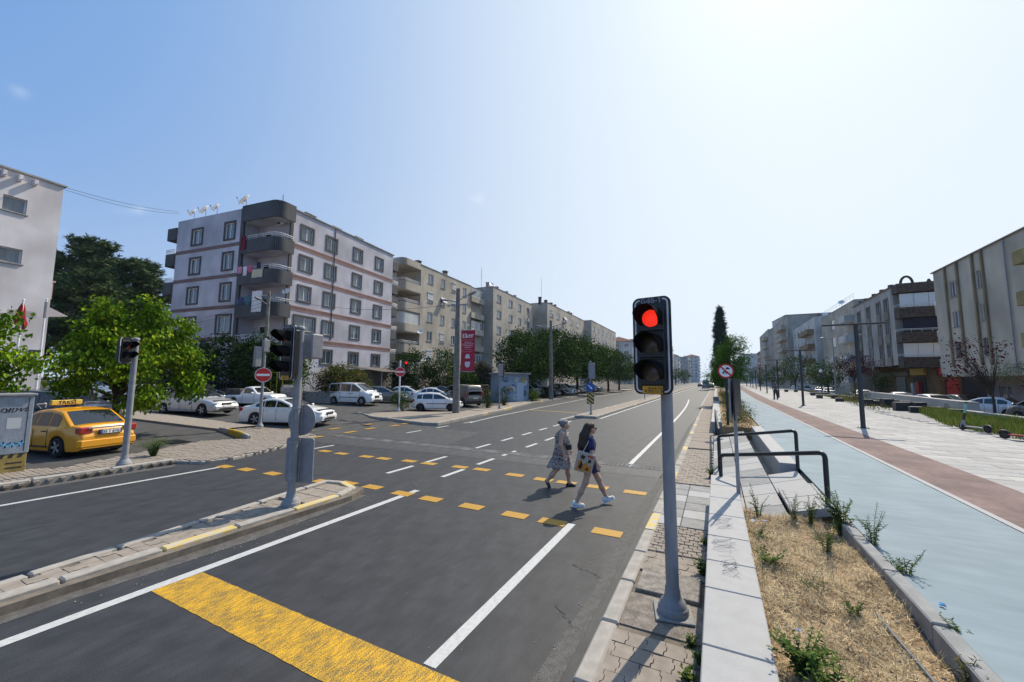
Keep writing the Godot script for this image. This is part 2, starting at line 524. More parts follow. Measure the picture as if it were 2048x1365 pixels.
func build_ground() -> void:
	struct("ground", quad_y(-2000, 2000, -2000, 2000, -0.30), mats.earth, "dry earth reaching to the horizon beneath the streets")
	var b := MB.new()
	var xs := [-160.0, -60.0, -40.0, -19.0, -13.0]
	for i in 4:
		b.quad(Vector3(xs[i], terrain(xs[i]) - 0.012, 40), Vector3(xs[i + 1], terrain(xs[i + 1]) - 0.012, 40), Vector3(xs[i + 1], terrain(xs[i + 1]) - 0.012, -330), Vector3(xs[i], terrain(xs[i]) - 0.012, -330), Vector3.UP)
	struct("side_street", b.mesh(), mats.asphalt_old, "pale worn asphalt of the side street and parking area")
	b = MB.new()
	b.slab(PackedVector2Array([Vector2(-1.2, 30), Vector2(-1.2, -700), Vector2(-20.5, -700), Vector2(-18.2, -64), Vector2(-17.3, -38.5), Vector2(-15.1, -27), Vector2(-14.2, -21), Vector2(-14.0, -17.6), Vector2(-14.4, -6.5), Vector2(-14.4, 30)]), 0, 0)
	struct("road", b.mesh(), mats.asphalt, "dark asphalt of the main avenue")
	# markings, each a child of the marking set
	var mk := Node3D.new()
	mk.name = "road_marking"
	add_child(mk)
	mk.set_meta("kind", "structure")
	mk.set_meta("label", "white and yellow lines painted on the avenue")
	mk.set_meta("category", "road marking")
	var W: Material = mats.white_paint
	var Y: Material = mats.yellow_dash
	for l in [[-6.36, -6.21, 20.0, -7.45], [-2.48, -2.34, -3.09, -7.1], [-12.93, -12.80, 20.0, -6.6], [-2.52, -2.38, -12.4, -25.0], [-7.02, -6.88, -26.4, -250.0]]:
		part("lane_line", quad_y(l[0], l[1], l[2], l[3], 0.004), W, mk)
	b = MB.new()
	var cp := []
	for k in 9:
		var t := k / 8.0
		cp.append(Vector3(-2.45 - 0.85 * t * t, 0.004, -25.0 - 33.0 * t))
	for k in 8: b.quad(cp[k] - Vector3(0.07, 0, 0), cp[k] + Vector3(0.07, 0, 0), cp[k + 1] + Vector3(0.07, 0, 0), cp[k + 1] - Vector3(0.07, 0, 0), Vector3.UP)
	part("lane_line", b.mesh(), W, mk)
	b = MB.new()
	var ep := [[-13.05, -20.0], [-13.6, -23.7], [-14.2, -31.0], [-15.8, -54.0], [-17.2, -92.0], [-19.0, -250.0]]
	for k in 5: b.quad(Vector3(ep[k][0] - 0.07, 0.004, ep[k][1]), Vector3(ep[k][0] + 0.07, 0.004, ep[k][1]), Vector3(ep[k + 1][0] + 0.07, 0.004, ep[k + 1][1]), Vector3(ep[k + 1][0] - 0.07, 0.004, ep[k + 1][1]), Vector3.UP)
	part("lane_line", b.mesh(), W, mk)
	for z in [-8.35, -10.0, -12.9, -14.9, -16.9, -18.9, -20.9, -22.9]: part("lane_dash", quad_y(-8.19, -8.05, z, z - 1.05, 0.004), W, mk)
	for z in [-8.75, -10.5, -12.1, -14.0, -15.9, -17.8]: part("lane_dash", quad_y(-6.62, -6.48, z, z - 1.0, 0.004), W, mk)
	part("lane_line", quad_y(-9.1, -8.97, -24.6, -29.6, 0.004), W, mk)
	for z in [-9.7, -14.8, -17.1, -19.6]: part("lane_dash", quad_y(-13.3, -13.17, z, z - 1.05, 0.004), W, mk)
	for p in [[-12.82, -6.71], [-11.90, -6.78], [-10.79, -6.84], [-9.67, -6.84], [-8.9, -6.93], [-8.2, -7.12], [-7.4, -7.16], [-6.40, -7.09], [-5.58, -7.07], [-4.53, -7.06], [-3.52, -7.03], [-2.75, -7.02], [-1.75, -7.00], [-12.45, -9.75], [-11.56, -9.71], [-10.41, -9.75], [-9.68, -9.78], [-8.69, -9.88], [-7.91, -9.89], [-6.81, -9.95], [-6.08, -9.98], [-4.95, -9.86], [-4.08, -9.78], [-3.45, -9.77], [-2.64, -9.75], [-1.76, -9.70]]:
		part("crossing_dash", quad_y(p[0] - 0.25, p[0] + 0.25, p[1] + 0.14, p[1] - 0.14, 0.007), Y, mk)
	for p in [[-17.86, -12.9], [-15.71, -11.8], [-15.75, -13.67], [-15.95, -15.1], [-15.79, -16.72], [-15.94, -17.75], [-17.5, -14.2], [-17.5, -16.4], [-17.4, -18.4], [-19.3, -12.9]]:
		part("crossing_dash", quad_y(p[0] - 0.16, p[0] + 0.16, p[1] + 0.32, p[1] - 0.32, 0.008), Y, mk)
	b = MB.new()
	b.quad(Vector3(-14.4, 0.004, -31.0), Vector3(-8.8, 0.004, -29.9), Vector3(-8.8, 0.004, -29.65), Vector3(-14.4, 0.004, -30.75), Vector3.UP)
	part("stop_line", b.mesh(), Y, mk)
	b = MB.new()
	# ragged outline of the worn stop bar
	var pl := PackedVector2Array()
	for k in 41: pl.append(Vector2(lerpf(-6.2, -1.5, k / 40.0), -3.06 + rnd(-0.005, 0.005)))
	for k in 41: pl.append(Vector2(lerpf(-1.5, -6.22, k / 40.0), -2.52 + rnd(-0.006, 0.006)))
	b.slab(pl, 0.004, 0.004)
	part("stop_line", b.mesh(), mats.yellow_bar, mk)
	# repaired strips of the carriageway
	for q in [[PackedVector2Array([Vector2(-14.3, -10.9), Vector2(-9.0, -11.3), Vector2(-1.4, -11.4), Vector2(-1.4, -12.3), Vector2(-15.3, -12.3), Vector2(-15.3, -11.3)]), "asphalt_patch_pale"], [PackedVector2Array([Vector2(-6.95, 12), Vector2(-6.78, 6), Vector2(-6.84, 3), Vector2(-6.72, 0), Vector2(-6.8, -2), Vector2(-6.7, -4), Vector2(-6.82, -5.6), Vector2(-7.0, -6.6), Vector2(-7.3, -6.6), Vector2(-7.3, 12)]), "asphalt_gutter"], [PackedVector2Array([Vector2(-1.3, 8), Vector2(-1.3, -30), Vector2(-1.46, -24), Vector2(-1.42, -12), Vector2(-1.52, -8), Vector2(-1.44, -5), Vector2(-1.58, -2), Vector2(-1.5, 8)]), "asphalt_gutter"], [PackedVector2Array([Vector2(-14.4, 8), Vector2(-14.4, -6.2), Vector2(-14.1, -6.0), Vector2(-14.16, -3), Vector2(-14.05, 0), Vector2(-14.15, 8)]), "asphalt_gutter"], [PackedVector2Array([Vector2(-15.3, -12.95), Vector2(-9.5, -12.95), Vector2(-10.2, -16.6), Vector2(-14.0, -17.2), Vector2(-15.0, -15.0)]), "asphalt_patch_pale"]]:
		b = MB.new()
		b.slab(q[0], 0.003, 0.003)
		struct("road_patch", b.mesh(), mt("asphalt_gutter", lin(0.19, 0.18, 0.165), 0.9, tex("grit", 512, [[0.01, 0.2, 1, 1], [0.15, 0.7, 1, 1, 1.5]], 191, 0.7), 1.2) if q[1] == "asphalt_gutter" else mt("asphalt_patch_pale", lin(0.115, 0.115, 0.118), 0.65, texs["asphalt"], 0.7), "gritty gutter strip along a kerb" if q[1] == "asphalt_gutter" else "paler resurfaced strip of the junction")
	# drain channel across the avenue
	var dc := Node3D.new()
	dc.name = "drain_channel"
	add_child(dc)
	tag(dc, "pale concrete drain channel with slotted covers across the avenue", "drain")
	for i in 14:
		var x0 := -15.4 + i * 1.0
		b = MB.new()
		b.span(Vector3(x0 + 0.01, -0.08, -12.85 + 0.02 * (i % 2)), Vector3(x0 + 0.99, 0.006, -12.36 + 0.02 * (i % 2)))
		part("cover", b.mesh(), mt("drain_cover", lin(0.17, 0.17, 0.17), 0.9, texs["concrete"], 0.8), dc)
		b = MB.new()
		for k in 5: b.span(Vector3(x0 + 0.3 + k * 0.12, 0.0, -12.78), Vector3(x0 + 0.35 + k * 0.12, 0.009, -12.45))
		part("slots", b.mesh(), mats.black_print, dc)

func kerb_row(parent: Node3D, pts: Array, y0: float, h: float, w: float, len_: float, yellow: float) -> void:
	# stones laid along a polyline; w > 0 lies to the left of the walking direction
	for i in pts.size() - 1:
		var a: Vector2 = pts[i]
		var e: Vector2 = pts[i + 1]
		var L := a.distance_to(e)
		var nn := maxi(1, int(round(L / len_)))
		var d := (e - a) / L
		var s := Vector2(d.y, -d.x)
		for k in nn:
			var p := a + d * (L * (k + 0.5) / nn) + s * (w * 0.5)
			var b := MB.new()
			var hh := h + rnd(-0.008, 0.008)
			b.cbox(Vector3.ZERO, Vector3(L / nn - 0.025, hh + 0.1, absf(w)), 0.018)
			var xf := Transform3D(Basis(Vector3.UP, -atan2(d.y, d.x) + rnd(-0.012, 0.012)), Vector3(p.x, y0 + (hh - 0.1) * 0.5, p.y))
			part("kerb_stone", b.mesh(), mats.kerb_yellow if rng.randf() < yellow else mats.kerb, parent, xf)

func paver_mesh(lx: float, lz: float, h: float) -> ArrayMesh:
	var b := MB.new()
	var a := lx * 0.5
	var c := lz * 0.5
	var q := lx * 0.11
	# double-T outline
	var poly := PackedVector2Array([Vector2(-a, -c), Vector2(a, -c), Vector2(a, -c * 0.5), Vector2(a + q, -c * 0.3), Vector2(a + q, c * 0.3), Vector2(a, c * 0.5), Vector2(a, c), Vector2(-a, c), Vector2(-a, c * 0.5), Vector2(-a + q, c * 0.3), Vector2(-a + q, -c * 0.3), Vector2(-a, -c * 0.5)])
	b.slab(poly, 0, h)
	return b.mesh()

func paver_field(parent: Node3D, me: ArrayMesh, x0: float, x1: float, z0: float, z1: float, sx: float, sz: float, y: float, m: Material, inside := PackedVector2Array(), skip := []) -> void:
	var r := 0
	var z := z0
	while z > z1:
		var x := x0 + sx * 0.5 + (sx * 0.5 if r % 2 == 1 else 0.0)
		while x < x1 - sx * 0.3:
			var ok := inside.is_empty() or Geometry2D.is_point_in_polygon(Vector2(x, z), inside)
			for s in skip:
				if x > s[0] and x < s[1] and z < s[2] and z > s[3]: ok = false
			if ok:
				var o := part("paver", me, m, parent, Transform3D(Basis(Vector3.UP, rnd(-0.03, 0.03)) * Basis(Vector3.RIGHT, rnd(-0.018, 0.018)) * Basis(Vector3.BACK, rnd(-0.018, 0.018)), Vector3(x, y + rnd(-0.006, 0.004), z)))
				o.set_meta("kind", "structure")
			x += sx
		z -= sz
		r += 1

func build_paving() -> void:
	# pavement beside the signal
	var b := MB.new()
	b.span(Vector3(-1.14, -0.05, -130), Vector3(-0.15, 0.085, 16))
	var sw := struct("pavement", b.mesh(), mats.joint, "narrow paved footway between the avenue and the pale wall")
	kerb_row(sw, [Vector2(-1.14, 6), Vector2(-1.16, -9), Vector2(-1.24, -40)], 0.0, 0.13, -0.17, 0.95, 0.22)
	b = MB.new()
	b.span(Vector3(-1.42, -0.05, -260), Vector3(-1.24, 0.13, -40))
	part("kerb_run", b.mesh(), mats.kerb, sw)
	var pm := paver_mesh(0.165, 0.2, 0.05)
	paver_field(sw, pm, -1.12, -0.16, -2.3, -6.3, 0.172, 0.205, 0.065, mats.paver, PackedVector2Array(), [[-1.05, -0.2, -4.3, -5.75]])
	var cm := MB.new()
	cm.cbox(Vector3(0, 0.025, 0), Vector3(0.112, 0.05, 0.1), 0.008)
	paver_field(sw, cm.mesh(), -1.12, -0.16, -6.4, -7.5, 0.12, 0.108, 0.065, mats.paver)
	b = MB.new()
	b.span(Vector3(-1.1, 0.08, -5.05), Vector3(-0.18, 0.1, -4.38))
	b.span(Vector3(-1.05, 0.08, -6.25), Vector3(-0.2, 0.108, -5.78))
	part("concrete_patch", b.mesh(), mt("patch", lin(0.36, 0.31, 0.26), 0.95, tex("patchy", 512, [[0.01, 0.3, 1, 1], [0.06, 0.25, 1, 1], [0.3, 0.25, 1, 1]], 181, 0.75), 0.9), sw)
	b = MB.new()
	b.cbox(Vector3(-0.6, 0.1, -5.42), Vector3(0.7, 0.05, 0.6), 0.008)
	part("utility_cover", b.mesh(), mt("cover", lin(0.42, 0.38, 0.33), 0.95, texs["patchy"], 1.3), sw)
	for r in 6:
		for k in 2:
			b = MB.new()
			b.cbox(Vector3(-0.88 + k * 0.49, 0.1, -7.78 - r * 0.5), Vector3(0.475, 0.05, 0.485), 0.006)
			part("paving_slab", b.mesh(), mats.granite if (r * 2 + k) % 3 == 0 else mats.slab_grey, sw)
	paver_field(sw, paver_mesh(0.19, 0.24, 0.05), -1.14, -0.16, -10.8, -16.0, 0.198, 0.25, 0.065, mats.paver)
	var far_slab := MB.new()
	far_slab.cbox(Vector3(0, 0, 0), Vector3(0.99, 0.06, 0.97), 0.01)
	var fm := far_slab.mesh()
	for k in 46: part("paving_slab", fm, mats.paver_far, sw, Transform3D(Basis.IDENTITY, Vector3(-0.68 - 0.002 * k, 0.09 + rnd(-0.004, 0.004), -16.7 - k)))
	b = MB.new()
	b.span(Vector3(-1.3, 0.0, -260), Vector3(-0.3, 0.11, -62.2))
	part("paving_run", b.mesh(), mats.paver_far, sw)
	# median with the signal
	var mp := PackedVector2Array([Vector2(-7.0, 12), Vector2(-7.0, -6.2), Vector2(-7.25, -6.75), Vector2(-8.35, -6.8), Vector2(-8.3, -6.0), Vector2(-7.78, -2.7), Vector2(-7.6, -1.0), Vector2(-7.6, 12)])
	b = MB.new()
	b.slab(mp, -0.05, 0.10)
	var md := struct("median", b.mesh(), mats.joint, "paved median strip holding the three-lamp signal")
	kerb_row(md, [Vector2(-7.12, 8), Vector2(-7.12, -6.0)], 0.0, 0.15, 0.17, 1.0, 0.6)
	kerb_row(md, [Vector2(-7.12, -6.0), Vector2(-7.35, -6.62), Vector2(-8.0, -6.86), Vector2(-8.5, -6.75)], 0.0, 0.14, 0.16, 0.5, 0.2)
	kerb_row(md, [Vector2(-8.5, -6.7), Vector2(-8.38, -6.0), Vector2(-7.86, -2.7), Vector2(-7.68, -1.0), Vector2(-7.68, 8)], 0.0, 0.15, 0.13, 1.0, 0.2)
	paver_field(md, paver_mesh(0.2, 0.165, 0.05), -8.4, -7.12, 1.2, -5.2, 0.208, 0.17, 0.085, mats.paver, PackedVector2Array([Vector2(-7.2, 3), Vector2(-7.2, -5.3), Vector2(-8.08, -5.3), Vector2(-7.7, -2.7), Vector2(-7.52, -1.0), Vector2(-7.52, 3)]))
	for k in 3:
		for j in 2:
			b = MB.new()
			b.cbox(Vector3(-7.5 - j * 0.42, 0.115, -5.5 - k * 0.4), Vector3(0.41, 0.06, 0.385), 0.008)
			part("paving_slab", b.mesh(), mats.paver, md)
	# median beyond the crossing
	b = MB.new()
	b.slab(PackedVector2Array([Vector2(-7.3, -26.6), Vector2(-7.5, -260), Vector2(-8.9, -260), Vector2(-8.5, -26.6)]), -0.05, 0.13)
	var m2 := struct("median", b.mesh(), mats.paver_far, "reddish median strip beyond the crossing with the blue arrow sign")
	kerb_row(m2, [Vector2(-7.3, -26.5), Vector2(-7.36, -90)], 0.0, 0.16, -0.15, 1.0, 0.1)
	kerb_row(m2, [Vector2(-8.5, -26.5), Vector2(-8.6, -90)], 0.0, 0.16, 0.15, 1.0, 0.1)
	b = MB.new()
	b.cbox(Vector3(-7.9, 0.08, -26.35), Vector3(1.5, 0.16, 0.3), 0.03)
	part("kerb_stone", b.mesh(), mats.kerb, m2)
	# island by the taxi
	var ip := PackedVector2Array([Vector2(-14.55, 14), Vector2(-14.55, -6.3), Vector2(-13.8, -6.6), Vector2(-13.65, -7.3), Vector2(-13.95, -8.3), Vector2(-14.25, -9.2), Vector2(-15.1, -10.4), Vector2(-15.8, -11.8), Vector2(-17.9, -12.3), Vector2(-20.6, -12.2), Vector2(-21.0, -10.6), Vector2(-18.7, -10.2), Vector2(-17.1, -9.7), Vector2(-18.0, -8.6), Vector2(-17.0, -6.3), Vector2(-16.0, -4.2), Vector2(-17.0, -3.4), Vector2(-17.0, 14)])
	b = MB.new()
	b.slab(ip, -0.05, 0.075)
	var il := struct("pavement", b.mesh(), mats.joint, "brick paved traffic island beside the parked taxi")
	kerb_row(il, [Vector2(-14.55, 12), Vector2(-14.55, -6.2)], 0.0, 0.15, 0.18, 1.45, 0.12)
	kerb_row(il, [Vector2(-14.6, -6.2), Vector2(-13.75, -6.55), Vector2(-13.6, -7.3), Vector2(-13.9, -8.3), Vector2(-14.2, -9.2), Vector2(-15.05, -10.4), Vector2(-15.75, -11.85)], 0.0, 0.085, 0.12, 0.6, 0.0)
	b = MB.new()
	var rr := 0
	var z := 12.0
	while z > -12.2:
		var x := -21.0 + (0.11 if rr % 2 == 0 else 0.0)
		while x < -13.6:
			if Geometry2D.is_point_in_polygon(Vector2(x, z), ip) and (z < -2.0 or x > -16.5):
				b.cbox(Vector3(x, 0.08 + rnd(-0.005, 0.005), z), Vector3(0.208, 0.05, 0.098), 0.0, Basis(Vector3.UP, rnd(-0.03, 0.03)))
			x += 0.218
		z -= 0.112
		rr += 1
	var bp := part("pavers", b.mesh(), mats.paver, il)
	bp.set_meta("kind", "stuff")
	var nose := [[Vector2(-17.0, -9.72), mats.kerb], [Vector2(-17.9, -10.02), mats.yellow_kerb_new], [Vector2(-19.0, -10.3), mats.yellow_kerb_new], [Vector2(-19.9, -10.45), mats.kerb], [Vector2(-20.9, -10.6), mats.kerb]]
	for k in 4:
		var a: Vector2 = nose[k][0]
		var e: Vector2 = nose[k + 1][0]
		b = MB.new()
		b.cbox(Vector3(0, 0.1, 0), Vector3(a.distance_to(e) - 0.02, 0.3, 0.16), 0.03)
		part("kerb_stone", b.mesh(), nose[k][1], il, Transform3D(Basis(Vector3.UP, -atan2(e.y - a.y, e.x - a.x)), Vector3((a.x + e.x) / 2, 0.0, (a.y + e.y) / 2)))
	b = MB.new()
	for q in [[-30.0, -20.6]]:
		var y0 := terrain(-32.0) + 0.1
		b.quad(Vector3(-32, y0, -10.6), Vector3(-20.8, 0.17, -12.2), Vector3(-20.8, 0.17, -10.55), Vector3(-32, y0, -8.6), Vector3.UP)
		b.quad(Vector3(-32, y0, -10.6), Vector3(-20.8, 0.17, -12.2), Vector3(-20.8, -0.05, -12.2), Vector3(-32, y0 - 0.25, -10.6), Vector3.FORWARD)
		b.quad(Vector3(-32, y0, -8.6), Vector3(-20.8, 0.17, -10.55), Vector3(-20.8, -0.05, -10.55), Vector3(-32, y0 - 0.25, -8.6), Vector3.BACK)
	struct("pavement", b.mesh(), mats.paver, "brick strip between the side street and the taxi bay")
	b = MB.new()
	for k in 10: b.span(Vector3(-20.2 + k * 0.14, 0.0, -8.5), Vector3(-20.12 + k * 0.14, 0.03, -7.9))
	b.span(Vector3(-20.25, -0.02, -8.55), Vector3(-18.8, 0.012, -7.85))
	var gr := part("drain_grate", b.mesh(), mats.signal_black, self)
	tag(gr, "dark iron drain grate in the taxi bay", "drain")
	# footway along the far side
	var np := PackedVector2Array([Vector2(-24.5, -22.0), Vector2(-23.1, -20.6), Vector2(-19.7, -18.85), Vector2(-16.7, -18.15), Vector2(-14.6, -17.7), Vector2(-13.8, -17.9), Vector2(-14.0, -19.4), Vector2(-14.45, -22), Vector2(-15.3, -27.6), Vector2(-17.5, -38.6), Vector2(-18.3, -64), Vector2(-18.9, -92), Vector2(-21.0, -260), Vector2(-24.5, -260), Vector2(-22.0, -92), Vector2(-21.2, -64), Vector2(-20.5, -41), Vector2(-18.6, -33), Vector2(-17.2, -25.2), Vector2(-19.6, -23.4), Vector2(-23.5, -23.2)])
	b = MB.new()
	b.slab(np, -0.05, 0.12)
	var nw := struct("pavement", b.mesh(), mats.paver_far, "far footway with utility poles along the parking area")
	kerb_row(nw, [Vector2(-24.4, -21.9), Vector2(-23.0, -20.5), Vector2(-19.7, -18.8), Vector2(-16.7, -18.1), Vector2(-14.6, -17.65), Vector2(-13.75, -17.85), Vector2(-13.95, -19.4), Vector2(-14.4, -22), Vector2(-15.25, -27.6), Vector2(-17.45, -38.6), Vector2(-18.25, -64)], 0.0, 0.16, 0.16, 1.2, 0.08)

func build_promenade() -> void:
	var b := MB.new()
	# raised body of the promenade
	b.slab(PackedVector2Array([Vector2(1.6, 20), Vector2(1.6, -300), Vector2(30, -300), Vector2(15.5, -60), Vector2(12.6, -33), Vector2(12.6, 20)]), -0.2, 0.62)
	struct("promenade", b.mesh(), mats.slab_grey, "raised promenade beside the avenue")
	b = MB.new()
	b.slab(PackedVector2Array([Vector2(1.6, 20), Vector2(1.6, -60), Vector2(2.2, -150), Vector2(5.5, -150), Vector2(3.5, -50), Vector2(3.45, 20)]), 0.58, 0.65)
	struct("cycle_path", b.mesh(), mats.blue_path, "pale blue surfaced cycle path on the promenade")
	b = MB.new()
	b.slab(PackedVector2Array([Vector2(3.45, 20), Vector2(3.5, -50), Vector2(5.5, -150), Vector2(5.62, -150), Vector2(3.6, -50), Vector2(3.54, 20)]), 0.58, 0.662)
	struct("edging", b.mesh(), mats.granite, "thin pale edging strip between the blue and the reddish path")
	b = MB.new()
	b.slab(PackedVector2Array([Vector2(3.54, 20), Vector2(3.6, -50), Vector2(5.62, -150), Vector2(7.4, -150), Vector2(4.85, -50), Vector2(4.7, 20)]), 0.58, 0.652)
	struct("walking_path", b.mesh(), mats.red_path, "reddish brown walking path on the promenade")
	# slabs of the wide pale footway
	var pv := Node3D.new()
	pv.name = "paving"
	add_child(pv)
	pv.set_meta("kind", "structure")
	pv.set_meta("label", "pale slabs in mixed tones laid across the promenade")
	pv.set_meta("category", "paving")
	var tones := [mt("slab_a", lin(0.52, 0.505, 0.475), 0.88, texs["granite"], 0.6), mt("slab_b", lin(0.43, 0.415, 0.39), 0.88, texs["granite"], 0.6), mt("slab_c", lin(0.56, 0.54, 0.50), 0.88, texs["granite"], 0.6), mt("slab_d", lin(0.47, 0.455, 0.435), 0.88, texs["granite"], 0.6)]
	var sm := MB.new()
	sm.cbox(Vector3.ZERO, Vector3(0.985, 0.06, 0.485), 0.006)
	var sme := sm.mesh()
	var rest := [MB.new(), MB.new(), MB.new(), MB.new()]
	var made := 0
	var z := -9.0
	var row := 0
	while z > -110.0:
		var xr := 8.9 + maxf(0.0, -z - 30.0) * 0.11
		var xl := 4.72 + maxf(0.0, -z - 50.0) * 0.026
		var x := xl + 0.5 - (0.5 if row % 2 == 0 else 0.0)
		while x < xr:
			var t := int(absf(sin(row * 12.9 + floor(x) * 7.3)) * 3.99)
			if x - 0.5 < xl - 0.02: rest[t].cbox(Vector3(xl + 0.25, 0.62, z), Vector3(0.485, 0.06, 0.485), 0.0)
			else:
				if made < 290 and z < -10.5:
					part("paving_slab", sme, tones[t], pv, Transform3D(Basis.IDENTITY, Vector3(x, 0.62 + rnd(-0.002, 0.002), z)))
					made += 1
				elif z < -10.5 or x < 9.5:
					rest[t].cbox(Vector3(x, 0.62, z), Vector3(0.985, 0.06, 0.485), 0.0)
			x += 1.0
		z -= 0.5
		row += 1
	for t in 4:
		var o := part("far_slabs", rest[t].mesh(), tones[t], pv)
		o.set_meta("kind", "stuff")
	# pale wall with coping blocks
	b = MB.new()
	b.span(Vector3(-0.13, -0.1, -9.2), Vector3(0.27, 0.56, 16))
	var wl := part(numbered("planter_wall"), b.mesh(), mats.granite, self)
	tag(wl, "low pale granite wall of the dry planter beside the signal pole", "wall")
	var zc := 5.0
	for L in [2.2, 1.9, 1.75, 0.92, 0.96, 0.72, 0.92, 0.65, 0.78, 0.9, 0.95, 0.9, 0.84]:
		b = MB.new()
		b.cbox(Vector3(0.065, 0.605, zc - L * 0.5), Vector3(0.46, 0.09, L - 0.012), 0.008)
		part("coping_block", b.mesh(), mats.granite, wl)
		zc -= L
	# graffiti scrawl on the coping
	var ink := mt("ink", lin(0.22, 0.22, 0.24), 0.8)
	var gf := MB.new()
	for s in [[0.02, -6.35, 0.16], [0.0, -5.55, 0.2], [0.06, -4.95, 0.14]]:
		var pts := []
		for k in 42: pts.append(Vector3(s[0] + sin(k * 1.9 + s[1]) * s[2] * rnd(0.5, 0.8), 0.651, s[1] + cos(k * 1.1) * 0.16 + sin(k * 0.33) * 0.12))
		for k in 41: gf.quad(pts[k], pts[k] + Vector3(0.006, 0, 0.006), pts[k + 1] + Vector3(0.006, 0, 0.006), pts[k + 1], Vector3.UP)
	part("graffiti", gf.mesh(), ink, wl)
	# planter bed
	b = MB.new()
	for i in 14:
		for k in 44:
			var q := []
			for u in [[0, 0], [1, 0], [1, 1], [0, 1]]:
				var xx: float = 0.27 + (i + u[0]) * (1.17 / 14.0)
				var zz: float = 3.0 - (k + u[1]) * (10.55 / 44.0)
				q.append(Vector3(xx, 0.54 + 0.035 * sin(xx * 9.0 + zz * 3.1) * sin(zz * 5.3) + 0.03 * sin(zz * 2.0), zz))
			b.quad(q[0], q[1], q[2], q[3], Vector3.UP)
	struct("planter_soil", b.mesh(), mats.straw_soil, "dry earth of the planter under the straw")
	var pk := Node3D.new()
	pk.name = "planter_kerb"
	add_child(pk)
	tag(pk, "thin concrete kerb between the dry planter and the blue path", "kerb")
	for k in 11:
		b = MB.new()
		b.cbox(Vector3(rnd(-0.008, 0.008), 0, 0), Vector3(0.13, 0.34, 0.985), 0.012, Basis(Vector3.UP, rnd(-0.012, 0.012)))
		part("kerb_stone", b.mesh(), mats.slab_grey, pk, Transform3D(Basis.IDENTITY, Vector3(1.51, 0.525 + rnd(-0.012, 0.008), 3.0 - k)))
	# ramp with slabs
	var rp := Node3D.new()
	rp.name = "ramp"
	add_child(rp)
	rp.set_meta("kind", "structure")
	rp.set_meta("label", "sloping slab ramp from the footway up to the blue path")
	rp.set_meta("category", "ramp")
	var tilt := Basis(Vector3.BACK, atan(0.27))
	for r in 15:
		for k in 3:
			b = MB.new()
			b.cbox(Vector3.ZERO, Vector3(0.565, 0.12, 0.785), 0.006, tilt)
			var x := 0.13 + k * 0.56
			if r > 3 and k == 2: continue
			if r < 2 and k == 2:
				part("ramp_slab", b.mesh(), mats.granite, rp, Transform3D(Basis.IDENTITY, Vector3(x, 0.22 + 0.27 * (x + 0.15), -8.0 - r * 0.8)))
			elif r > 1 or k < 2:
				part("ramp_slab", b.mesh(), mats.granite if (r * 5 + k * 3) % 4 < 2 else mats.slab_grey, rp, Transform3D(Basis.IDENTITY, Vector3(x, 0.12 + 0.27 * (x + 0.15), -8.0 - r * 0.8)))
	b = MB.new()
	b.span(Vector3(-0.13, -0.1, -20.4), Vector3(1.62, 0.1, -7.6))
	part("ramp_base", b.mesh(), mats.concrete, rp)
	b = MB.new()
	b.cbox(Vector3(1.42, 0.31, -15.4), Vector3(0.36, 0.8, 8.4), 0.01)
	tag(part("low_wall", b.mesh(), mats.granite, self), "low pale retaining wall along the blue path by the ramp", "wall")
	b = MB.new()
	b.span(Vector3(-0.28, -0.1, -140), Vector3(0.18, 0.62, -21.5), 0.01)
	tag(part("planter_wall_001", b.mesh(), mats.granite, self), "long pale wall of the hedge planter beyond the ramp", "wall")
	b = MB.new()
	b.span(Vector3(0.18, -0.1, -140), Vector3(1.62, 0.6, -19.8))
	struct("planter_soil", b.mesh(), mats.straw_soil, "earth of the hedge planter beyond the ramp")
	b = MB.new()
	b.cbox(Vector3(-0.05, 0.75, -44.0), Vector3(0.5, 0.5, 0.9), 0.02)
	tag(part("wall_pier", b.mesh(), mats.slab_grey, self), "square grey pier standing on the hedge planter wall", "pier")
	# handrails
	for r in [["black tube handrail across the ramp beside the dry planter", [Vector3(0.02, 0.15, -9.35), Vector3(0.02, 1.07, -9.35), Vector3(1.49, 1.47, -7.95), Vector3(1.49, 0.5, -7.95)]], ["black tube handrail across the ramp beside the low wall", [Vector3(0.0, 0.15, -12.2), Vector3(0.0, 1.1, -12.2), Vector3(1.56, 1.48, -11.0), Vector3(1.56, 0.5, -11.0)]], ["black tube handrail running along the footway edge of the ramp", [Vector3(0.02, 0.1, -12.9), Vector3(0.02, 1.22, -12.9), Vector3(-0.08, 1.22, -21.0), Vector3(-0.08, 0.1, -21.0)]]]:
		var h := base("handrail", r[1][0] * Vector3(1, 0, 1), 0, r[0], "handrail", "ramp handrails")
		var p: Array = r[1]
		b = MB.new()
		b.xf = Transform3D(Basis.IDENTITY, -h.position)
		b.tube(arc(p, 0.1), 0.037, 10)
		part("tube", b.mesh(), mats.rail_black, h)
		for e in [p[0], p[3]]:
			b = MB.new()
			b.xf = Transform3D(Basis.IDENTITY, -h.position)
			b.cyl(e + Vector3(0, 0.0, 0), e + Vector3(0, 0.1, 0), 0.05, 0.045)
			part("foot", b.mesh(), mats.rail_black, h)

